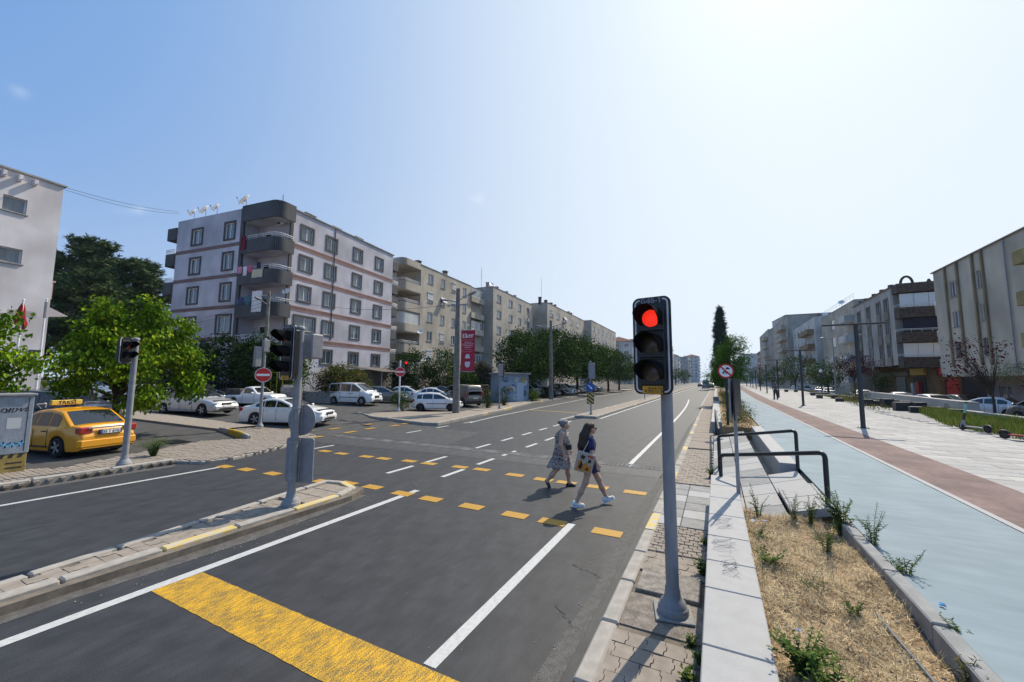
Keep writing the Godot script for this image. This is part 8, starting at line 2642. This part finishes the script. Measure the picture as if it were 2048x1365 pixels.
	part("trousers", b.mesh(), mats.black_trim, n)
	b = MB.new()
	sdf([[Vector3(0, 1.0, 0), Vector3(0, 1.3, 0), 0.155, 0.15], [Vector3(0, 1.36, -0.16), Vector3(0, 1.36, 0.16), 0.08, 0.08], [Vector3(0, 1.36, 0.18), Vector3(0, 1.13, 0.26), 0.07, 0.055], [Vector3(0, 1.36, -0.18), Vector3(0, 1.13, -0.26), 0.07, 0.055]], 0.05, 0.018, b)
	part("top", b.mesh(), mt("grey_top", lin(0.11, 0.105, 0.12), 0.9), n)
	b = MB.new()
	sdf([[Vector3(0.02, 1.63, 0), Vector3(0.0, 1.6, 0), 0.105, 0.1]], 0.02, 0.018, b)
	part("hair", b.mesh(), mats.black_trim, n)
	for sh in [Vector3(-0.24, 0, 0.09), Vector3(0.2, 0, -0.09)]:
		b = MB.new()
		sdf([[sh + Vector3(-0.03, 0.05, 0), sh + Vector3(0.16, 0.04, 0), 0.05, 0.04]], 0.02, 0.015, b)
		part("shoe", b.mesh(), mats.black_trim, n)

func scooter(at: Vector3, dir: Vector2, stem: Material, deck: Material, label: String, lean: float) -> void:
	var n := base("electric_scooter", at, atan2(-dir.y, dir.x), label, "scooter", "parked rental scooters")
	n.rotation.x = lean
	for x in [-0.5, 0.46]:
		var w := Node3D.new()
		w.name = "wheel"
		n.add_child(w, true)
		w.position = Vector3(x, 0.125, 0)
		var b := MB.new()
		b.xf = Transform3D(Basis(Vector3.RIGHT, PI / 2), Vector3.ZERO)
		b.lathe([Vector2(0.075, -0.03), Vector2(0.11, -0.035), Vector2(0.125, -0.015), Vector2(0.125, 0.015), Vector2(0.11, 0.035), Vector2(0.075, 0.03)], Vector3.ZERO, 20)
		part("tyre", b.mesh(), mats.tyre, w)
		b = MB.new()
		b.cyl(Vector3(0, 0, -0.025), Vector3(0, 0, 0.025), 0.078, 0.078, 14)
		part("hub", b.mesh(), mats.black_trim, w)
	var b := MB.new()
	b.cbox(Vector3(-0.05, 0.16, 0), Vector3(0.72, 0.06, 0.17), 0.02)
	part("deck", b.mesh(), deck, n)
	b = MB.new()
	b.tube([Vector3(-0.36, 0.19, 0), Vector3(-0.44, 0.27, 0), Vector3(-0.56, 0.28, 0), Vector3(-0.65, 0.2, 0)], 0.035, 8)
	part("mudguard", b.mesh(), mats.black_trim, n)
	b = MB.new()
	b.tube([Vector3(0.3, 0.17, 0), Vector3(0.42, 0.28, 0), Vector3(0.4, 0.42, 0)], 0.04, 8)
	b.tube([Vector3(0.46, 0.125, 0.06), Vector3(0.43, 0.3, 0.05), Vector3(0.4, 0.42, 0.0)], 0.018, 6)
	b.tube([Vector3(0.46, 0.125, -0.06), Vector3(0.43, 0.3, -0.05), Vector3(0.4, 0.42, 0.0)], 0.018, 6)
	part("fork", b.mesh(), deck, n)
	b = MB.new()
	b.tube([Vector3(0.4, 0.42, 0), Vector3(0.345, 0.7, 0)], 0.04, 10)
	part("battery_case", b.mesh(), mats.black_trim, n)
	b = MB.new()
	b.tube([Vector3(0.345, 0.7, 0), Vector3(0.27, 1.08, 0)], 0.038, 10)
	part("stem", b.mesh(), stem, n)
	b = MB.new()
	b.tube([Vector3(0.2, 1.12, -0.3), Vector3(0.26, 1.13, -0.12), Vector3(0.26, 1.13, 0.12), Vector3(0.2, 1.12, 0.3)], 0.018, 8)
	b.tube([Vector3(0.27, 1.06, 0), Vector3(0.26, 1.15, 0)], 0.035, 8)
	part("handlebar", b.mesh(), mats.black_trim, n)
	b = MB.new()
	b.tube([Vector3(-0.05, 0.14, 0.07), Vector3(-0.1, 0.02, 0.2)], 0.012, 6)
	part("kickstand", b.mesh(), mats.galv, n)

func scrawl(n: Node3D, m: Material, o: Vector3, u: Vector3, v: Vector3, pts: Array, w: float) -> void:
	var b := MB.new()
	var nn := u.cross(v).normalized()
	for k in pts.size() - 1:
		var a: Vector3 = o + u * pts[k].x + v * pts[k].y
		var e: Vector3 = o + u * pts[k + 1].x + v * pts[k + 1].y
		var q := (e - a).normalized().cross(nn) * w
		b.quad(a - q, a + q, e + q, e - q, nn)
	part("graffiti", b.mesh(), m, n)

func build_street_things() -> void:
	var b := MB.new()
	# ---- utility cabinet by the island's near end; its face looks at the avenue
	var n := base("utility_cabinet", Vector3(-16.62, 0.1, -2.95), PI / 2, "grey blue utility cabinet with a striped yellow plinth and scrawled tag", "cabinet")
	var cb := mt("cabinet", lin(0.36, 0.41, 0.47), 0.5, texs["galv"], 0.8)
	b.cbox(Vector3(0, 1.22, 0), Vector3(1.5, 1.5, 0.5), 0.012)
	part("body", b.mesh(), cb, n)
	b = MB.new()
	b.cbox(Vector3(0, 2.0, 0.01), Vector3(1.58, 0.07, 0.6), 0.015)
	part("lid", b.mesh(), mats.sign_back, n)
	b = MB.new()
	b.cbox(Vector3(0, 0.24, 0), Vector3(1.46, 0.48, 0.48), 0.01)
	var pl := part("plinth", b.mesh(), mt("plinth_yellow", lin(0.50, 0.37, 0.10), 0.7, texs["concrete"], 1.0), n)
	for k in 9:
		b = MB.new()
		b.xf = Transform3D(Basis.IDENTITY, Vector3(-0.68 + k * 0.16, 0.42, 0.24))
		b.plate(PackedVector2Array([Vector2(0, 0.05), Vector2(0.08, 0.05), Vector2(0.04, -0.05), Vector2(-0.04, -0.05)]), 0.0, 0.004)
		part("stripe", b.mesh(), mats.black_print, pl)
	for y in [0.1, 0.22]:
		for k in 4:
			b = MB.new()
			b.span(Vector3(-0.7 + k * 0.36, y, 0.24), Vector3(-0.42 + k * 0.36, y + 0.035, 0.244))
			part("stripe", b.mesh(), mats.black_print, pl)
	for x in [-0.62, 0.12, 0.66]:
		b = MB.new()
		b.span(Vector3(x - 0.006, 0.52, 0.25), Vector3(x + 0.006, 1.93, 0.254))
		part("door_gap_shade", b.mesh(), mats.black_trim, n)  # black strip laid on the face for the shade of the door seam
	b = MB.new()
	b.cbox(Vector3(0.17, 1.2, 0.26), Vector3(0.05, 0.18, 0.03), 0.01)
	part("lock", b.mesh(), mats.black_trim, n)
	b = MB.new()
	b.span(Vector3(0.32, 1.12, 0.25), Vector3(0.56, 1.4, 0.253))
	part("sticker", b.mesh(), mt("sticker", lin(0.5, 0.52, 0.53), 0.6), n)
	var pts := []
	for q in [[0.2, 1.62], [0.26, 1.66], [0.2, 1.58], [0.3, 1.54], [0.28, 1.66], [0.34, 1.55], [0.36, 1.66], [0.33, 1.6], [0.42, 1.66], [0.38, 1.55], [0.46, 1.57], [0.46, 1.66], [0.5, 1.6], [0.54, 1.66], [0.53, 1.56], [0.58, 1.63], [0.66, 1.66], [0.6, 1.57], [0.68, 1.58]]: pts.append(Vector2(q[0], q[1]))
	scrawl(n, mats.black_print, Vector3(0, 0, 0.2525), Vector3.RIGHT, Vector3.UP, pts, 0.009)
	pts = []
	for k in 40: pts.append(Vector2(0.05 + k * 0.016, 0.72 + 0.09 * sin(k * 1.3) * cos(k * 0.37)))
	scrawl(n, mt("blue_spray", lin(0.16, 0.42, 0.66), 0.8), Vector3(0, 0, 0.2525), Vector3.RIGHT, Vector3.UP, pts, 0.022)
	# ---- painted kiosk
	n = base("kiosk", Vector3(-19.9, 0.1, -39.4), deg_to_rad(55), "small pale blue kiosk painted with swirling figures", "kiosk")
	var kb := mt("kiosk_blue", lin(0.33, 0.43, 0.52), 0.85, texs["plaster"], 0.3)
	b = MB.new()
	b.cbox(Vector3(0, 1.5, -1.2), Vector3(3.5, 3.0, 2.6), 0.02)
	part("wall", b.mesh(), kb, n)
	b = MB.new()
	b.cbox(Vector3(0, 3.08, -1.2), Vector3(3.9, 0.2, 3.0), 0.02)
	part("roof", b.mesh(), mats.slab_grey, n)
	var q8 := RandomNumberGenerator.new()
	q8.seed = 8
	var inks := [lin(0.05, 0.09, 0.2), lin(0.12, 0.25, 0.45), lin(0.5, 0.52, 0.5), lin(0.08, 0.07, 0.07), lin(0.4, 0.26, 0.06)]
	for k in 46:
		pts = []
		var face := k % 2
		var c := Vector2(q8.randf_range(-1.5, 1.5) if face == 0 else q8.randf_range(-1.1, 1.1), q8.randf_range(0.3, 2.6))
		var r := q8.randf_range(0.12, 0.42)
		var turns := q8.randf_range(0.6, 1.6)
		for t in 16: pts.append(c + Vector2(cos(t / 15.0 * TAU * turns + k), sin(t / 15.0 * TAU * turns + k)) * r * (1.0 - t / 24.0))
		if face == 0: scrawl(n, mt("ink%d" % (k % 5), inks[k % 5], 0.85), Vector3(0, 0, 0.103 + 0.0008 * k), Vector3.RIGHT, Vector3.UP, pts, q8.randf_range(0.03, 0.1))
		else: scrawl(n, mt("ink%d" % (k % 5), inks[k % 5], 0.85), Vector3(1.753 + 0.0008 * k, 0, -1.2), Vector3.FORWARD, Vector3.UP, pts, q8.randf_range(0.03, 0.1))
	b = MB.new()
	b.cbox(Vector3(1.9, 1.6, -0.6), Vector3(0.25, 0.9, 0.6), 0.02)
	part("meter_box", b.mesh(), mats.slab_grey, n)
	b = MB.new()
	b.span(Vector3(0.2, 0.05, 0.1), Vector3(1.1, 2.1, 0.14), 0.01)
	part("door", b.mesh(), mt("kiosk_door", lin(0.36, 0.46, 0.54), 0.6), n)
	# ---- stacked timber by the kiosk
	n = base("timber_stack", Vector3(-22.6, 0.1, -35.6), 0.4, "heap of brown roof timbers and boards behind the bronze van", "timber")
	for k in 16:
		b = MB.new()
		b.cbox(Vector3.ZERO, Vector3(rnd(2.0, 3.4), 0.1, rnd(0.15, 0.4)), 0.005)
		part("board", b.mesh(), mt("board%d" % (k % 3), [lin(0.42, 0.27, 0.16), lin(0.30, 0.16, 0.10), lin(0.52, 0.40, 0.27)][k % 3], 0.9, texs["wood"], 0.6), n, Transform3D(Basis(Vector3.UP, rnd(-0.4, 0.4)) * Basis(Vector3.BACK, rnd(-0.12, 0.12)), Vector3(rnd(-0.4, 0.4), 0.05 + 0.115 * k, rnd(-0.3, 0.3))))
	# ---- yellow railing, striped post, dark fence, lettered concrete block
	n = base("railing", Vector3(-31.8, terrain(-31.8), -19.4), 0.25, "yellow tube railing behind the old pickup truck", "railing")
	b = MB.new()
	b.tube([Vector3(-1.6, 2.4, 0), Vector3(1.4, 2.4, 0)], 0.035, 7)
	part("top_rail", b.mesh(), mt("rail_yellow", lin(0.55, 0.42, 0.06), 0.6), n)
	for k in 6:
		b = MB.new()
		b.cyl(Vector3(-1.5 + k * 0.56, 0, 0), Vector3(-1.5 + k * 0.56, 2.4, 0), 0.022, 0.022, 6)
		part("bar", b.mesh(), mats.rail_yellow, n)
	n = base("fence", Vector3(-37.5, terrain(-37.5), -15.2), 0.35, "dark iron fence under the shrubs of the lilac block", "fence")
	for k in 44:
		b = MB.new()
		b.cyl(Vector3(-6 + k * 0.28, 0, 0), Vector3(-6 + k * 0.28, 1.6, 0), 0.015, 0.015, 5)
		part("bar", b.mesh(), mats.black_trim, n)
	for y in [0.25, 1.45]:
		b = MB.new()
		b.cyl(Vector3(-6.1, y, 0), Vector3(6.1, y, 0), 0.02, 0.02, 6)
		part("rail", b.mesh(), mats.black_trim, n)
	b = MB.new()
	b.span(Vector3(-6.1, -0.2, -0.15), Vector3(6.1, 0.35, -0.04))
	part("footing", b.mesh(), mats.concrete, n)
	n = base("fence", Vector3(-58, terrain(-58), -16), 0.5, "dark iron fence at the foot of the pines", "fence")
	for k in 50:
		b = MB.new()
		b.cyl(Vector3(-10 + k * 0.4, 0, 0), Vector3(-10 + k * 0.4, 1.9, 0), 0.02, 0.02, 5)
		part("bar", b.mesh(), mats.black_trim, n)
	for y in [0.3, 1.7]:
		b = MB.new()
		b.cyl(Vector3(-10.1, y, 0), Vector3(10.1, y, 0), 0.03, 0.03, 6)
		part("rail", b.mesh(), mats.black_trim, n)
	b = MB.new()
	b.cbox(Vector3(0, 0.75, 0), Vector3(1.5, 1.7, 0.5), 0.2)
	n = part(numbered("concrete_block"), b.mesh(), mt("block_paint", lin(0.42, 0.38, 0.36), 0.9, texs["patchy"], 0.6), self, Transform3D(Basis(Vector3.UP, 0.7), Vector3(-28.9, terrain(-28.9), -19.4)))
	tag(n, "rounded scrawled concrete block behind the white sports sedan", "block")
	n = base("bollard", Vector3(-52, terrain(-52), -12.2), 0, "short yellow and black striped post far up the side street", "bollard")
	for k in 5:
		b = MB.new()
		b.cyl(Vector3(0, k * 0.26, 0), Vector3(0, k * 0.26 + 0.258, 0), 0.12, 0.12, 12)
		part("band", b.mesh(), mats.black_print if k % 2 else mats.rail_yellow, n)
	# garden wall under the olive bush
	b = MB.new()
	b.cbox(Vector3(0, 0.4, 0), Vector3(7.5, 1.0, 0.3), 0.02)
	tag(part(numbered("garden_wall"), b.mesh(), mats.concrete, self, Transform3D(Basis(Vector3.UP, deg_to_rad(30)), Vector3(-30.6, terrain(-30.6), -22.3))), "low rough garden wall beneath the olive brown bush", "wall")
	# ---- right side: walls, seats, benches, scooters
	b = MB.new()
	b.slab(PackedVector2Array([Vector2(15.35, -60), Vector2(13.05, -33.2), Vector2(13.6, -33.1), Vector2(15.9, -60)]), 0.0, 1.42)
	n = part(numbered("concrete_wall"), b.mesh(), mats.slab_a, self)
	tag(n, "long pale concrete wall behind the black seats", "wall")
	pts = []
	for k in 26: pts.append(Vector2(0.5 + k * 0.03 + 0.1 * sin(k * 2.1), 1.05 + 0.16 * cos(k * 1.7)))
	scrawl(n, mats.ink, Vector3(13.35, 0, -36.9), Vector3(-0.086, 0, 0.996), Vector3.UP, pts, 0.012)
	b = MB.new()
	b.cbox(Vector3(12.45, 0.62, -22.0), Vector3(0.35, 0.8, 21.0), 0.02)
	tag(part(numbered("low_wall"), b.mesh(), mats.slab_a, self), "low pale kerb wall behind the verge grass and scooters", "wall")
	var seats := [[10.9, -42.0, 0.5, "black cube seat nearest the first lamp post"], [11.5, -42.6, 0.38, "low black seat beside the first cube seat"], [12.9, -46.3, 0.4, "black cube seat close to the long wall's far part"], [11.65, -40.5, 0.62, "tall black cube seat among the lower seats"], [12.8, -43.2, 0.45, "black cube seat behind the tall seat"], [11.1, -36.3, 0.55, "black cube seat on the slab edge"], [12.2, -39.0, 0.45, "black cube seat between the tall seat and the wall"], [13.0, -41.4, 0.45, "black cube seat against the long wall"], [11.3, -34.5, 0.36, "low black seat at the start of the verge grass"], [12.7, -38.2, 0.5, "black cube seat before the wall graffiti"], [12.1, -34.1, 0.4, "black seat half sunk in the verge grass"], [12.0, -31.5, 0.42, "black seat behind the teal scooter"], [10.4, -48.0, 0.35, "small black seat alone near the round shrub"]]
	for s in seats:
		n = base("cube_seat", Vector3(s[0], 0.62, s[1]), rnd(-0.2, 0.2), s[3], "seat", "black cube seats on the promenade")
		b = MB.new()
		b.cbox(Vector3(0, s[2] * 0.5, 0), Vector3(0.62, s[2], 0.62), 0.02)
		part("cube", b.mesh(), mats.rail_black, n)
		b = MB.new()
		b.cbox(Vector3(0, s[2] + 0.012, 0), Vector3(0.6, 0.022, 0.6), 0.006)
		part("top", b.mesh(), mats.lamp_black, n)
	for s in [[11.0, -55.8, 0.15, "slab bench with a dark end on the promenade beyond the seats"], [12.2, -66.0, 0.1, "dark slab bench farther along the promenade"], [11.6, -84.0, 0.1, "slab bench beyond the third lamp post"]]:
		n = base("bench", Vector3(s[0], 0.62, s[1]), s[2], s[3], "bench", "slab benches on the promenade")
		b = MB.new()
		b.cbox(Vector3(0, 0.42, 0), Vector3(2.0, 0.09, 0.6), 0.01)
		part("seat", b.mesh(), mats.slab_b, n)
		for x in [-0.7, 0.7]:
			b = MB.new()
			b.cbox(Vector3(x, 0.19, 0), Vector3(0.45, 0.38, 0.56), 0.01)
			part("support", b.mesh(), mats.darkwood, n)
	var teal := mt("scooter_teal", lin(0.16, 0.46, 0.43), 0.45)
	var red := mt("scooter_red", lin(0.40, 0.025, 0.03), 0.45)
	scooter(Vector3(9.0, 0.655, -22.45), Vector2(-0.35, -0.94), teal, mats.galv, "grey scooter with a teal stem at the verge edge", 0.05)
	scooter(Vector3(9.15, 0.655, -19.75), Vector2(0.75, 0.66), red, red, "red scooter at the verge edge", -0.05)
	# slender steel lamp post and globe lamps before the shops
	for s in [[17.2, -63.4, 8.0, "slender grey lighting mast before the red shop signs"], [15.3, -72.0, 8.5, "slender grey lighting mast beside the dense purple tree"]]:
		n = base("lighting_mast", Vector3(s[0], 0.1, s[1]), 0, s[3], "lamp post", "slender lighting masts")
		b = MB.new()
		b.cyl(Vector3.ZERO, Vector3(0, s[2], 0), 0.13, 0.07, 10)
		part("mast", b.mesh(), mats.sign_back, n)
		b = MB.new()
		b.tube([Vector3(0, s[2] - 0.1, 0), Vector3(-0.9, s[2] + 0.25, 0)], 0.035, 6)
		b.ell(Vector3(-1.2, s[2] + 0.28, 0), Vector3(0.4, 0.08, 0.14), 10, 5)
		part("lamp_head", b.mesh(), mats.sign_back, n)
	n = base("globe_lamp", Vector3(12.9, 0.62, -68.0), 0, "black post with a white globe beyond the slab bench", "lamp post")
	b = MB.new()
	b.cyl(Vector3.ZERO, Vector3(0, 3.2, 0), 0.08, 0.06, 10)
	part("post", b.mesh(), mats.lamp_black, n)
	b = MB.new()
	b.ell(Vector3(0, 3.35, 0), Vector3(0.2, 0.2, 0.2), 12, 8)
	part("globe", b.mesh(), mats.white_metal, n)

func build_details() -> void:
	var b := MB.new()
	# litter and a hose in the planter
	var hose := [Vector3(1.18, 0.56, -4.75), Vector3(1.2, 0.565, -4.4), Vector3(1.24, 0.55, -4.1), Vector3(1.25, 0.565, -3.8), Vector3(1.22, 0.55, -3.5), Vector3(1.2, 0.555, -3.1)]
	b.tube(hose, 0.014, 7)
	tag(part("hose", b.mesh(), mt("hose", lin(0.09, 0.1, 0.11), 0.6), self), "grey hose half buried in the planter straw", "hose")
	for q in [[1.02, -3.2, 0.045, lin(0.72, 0.70, 0.66), "crumpled white paper near the planter's leafy weed"], [0.42, -6.85, 0.05, lin(0.74, 0.70, 0.72), "white plastic scrap near the ramp end of the planter"], [0.55, -6.9, 0.035, lin(0.66, 0.55, 0.6), "pinkish paper scrap near the ramp end of the planter"], [0.52, -4.1, 0.028, lin(0.25, 0.35, 0.6), "small blue wrapper by the wall in the straw"], [1.36, -3.35, 0.028, lin(0.18, 0.28, 0.62), "blue wrapper beside the planter kerb"], [0.58, -3.25, 0.03, lin(0.7, 0.7, 0.7), "white scrap caught in the dark weed"], [1.22, -3.3, 0.022, lin(0.6, 0.6, 0.62), "pale pebble beside the hose end"], [0.95, -7.0, 0.03, lin(0.45, 0.45, 0.45), "grey scrap at the straw's ramp edge"], [1.68, -4.95, 0.03, lin(0.05, 0.3, 0.6), "bright blue scrap on the cycle path edge"]]:
		b = MB.new()
		var c := Vector3(q[0], 0.585 if q[0] < 1.5 else 0.665, q[1])
		var k9 := RandomNumberGenerator.new()
		k9.seed = int(q[0] * 100 + q[1] * -37)
		var vs := []
		for k in 12: vs.append(c + Vector3(k9.randf_range(-1, 1), k9.randf_range(-0.1, 0.7), k9.randf_range(-1, 1)) * q[2])
		for k in 12: b.tri(vs[k], vs[(k + 3) % 12], vs[(k + 7) % 12], Vector3.UP)
		tag(part(numbered("litter"), b.mesh(), mt("litter%.0f" % (q[3].r * 1000 + q[3].b * 77), q[3], 0.8), self), q[4], "litter", "litter in the planter")
	# small stones and clods between the straw
	b = MB.new()
	for k in 260:
		var p := Vector3(rnd(0.3, 1.42), 0.548, rnd(-7.3, -2.4))
		b.ell(p, Vector3(rnd(0.006, 0.018), rnd(0.005, 0.012), rnd(0.006, 0.018)), 6, 4)
	var st := part("gravel", b.mesh(), mt("clod", lin(0.27, 0.2, 0.14), 0.95), self)
	tag(st, "small clods and stones between the planter straw", "gravel", "", "stuff")
	# cracks, pebbles and a manhole on the carriageway
	for q in [[Vector3(-1.75, 0.0042, -4.55), Vector3(-1.38, 0.0042, -4.2)], [Vector3(-1.9, 0.0042, -5.6), Vector3(-1.4, 0.0042, -5.4)], [Vector3(-3.2, 0.0042, -14.0), Vector3(-2.7, 0.0042, -22.0)], [Vector3(-10.6, 0.0042, 1.0), Vector3(-10.3, 0.0042, -6.0)], [Vector3(-11.5, 0.0042, -13.2), Vector3(-10.0, 0.0042, -25.0)]]:
		b = MB.new()
		var prev: Vector3 = q[0]
		for k in 26:
			var nx := (q[0] as Vector3).lerp(q[1], (k + 1) / 26.0) + Vector3(rnd(-0.03, 0.03), 0, rnd(-0.03, 0.03))
			var w := Vector3(q[1].z - q[0].z, 0, q[0].x - q[1].x).normalized() * rnd(0.003, 0.009)
			b.quad(prev - w, prev + w, nx + w, nx - w, Vector3.UP)
			prev = nx
		struct("road_crack", b.mesh(), mats.black_print, "thin dark crack in the carriageway")
	b = MB.new()
	for k in 420:
		var side := rng.randi() % 3
		var p := Vector3([rnd(-1.75, -1.33), rnd(-6.95, -6.5), rnd(-6.0, -1.5)][side], 0.004, rnd(-12.0, -2.0))
		var r := rnd(0.002, 0.006) * (1.5 if side < 2 else 1.0)
		b.ell(p, Vector3(r, r * 0.7, r * rnd(0.8, 1.4)), 5, 3)
	tag(part("pebbles", b.mesh(), mt("pebble", lin(0.36, 0.33, 0.29), 0.95), self), "loose grit and pebbles along the kerbs of the avenue", "gravel", "", "stuff")
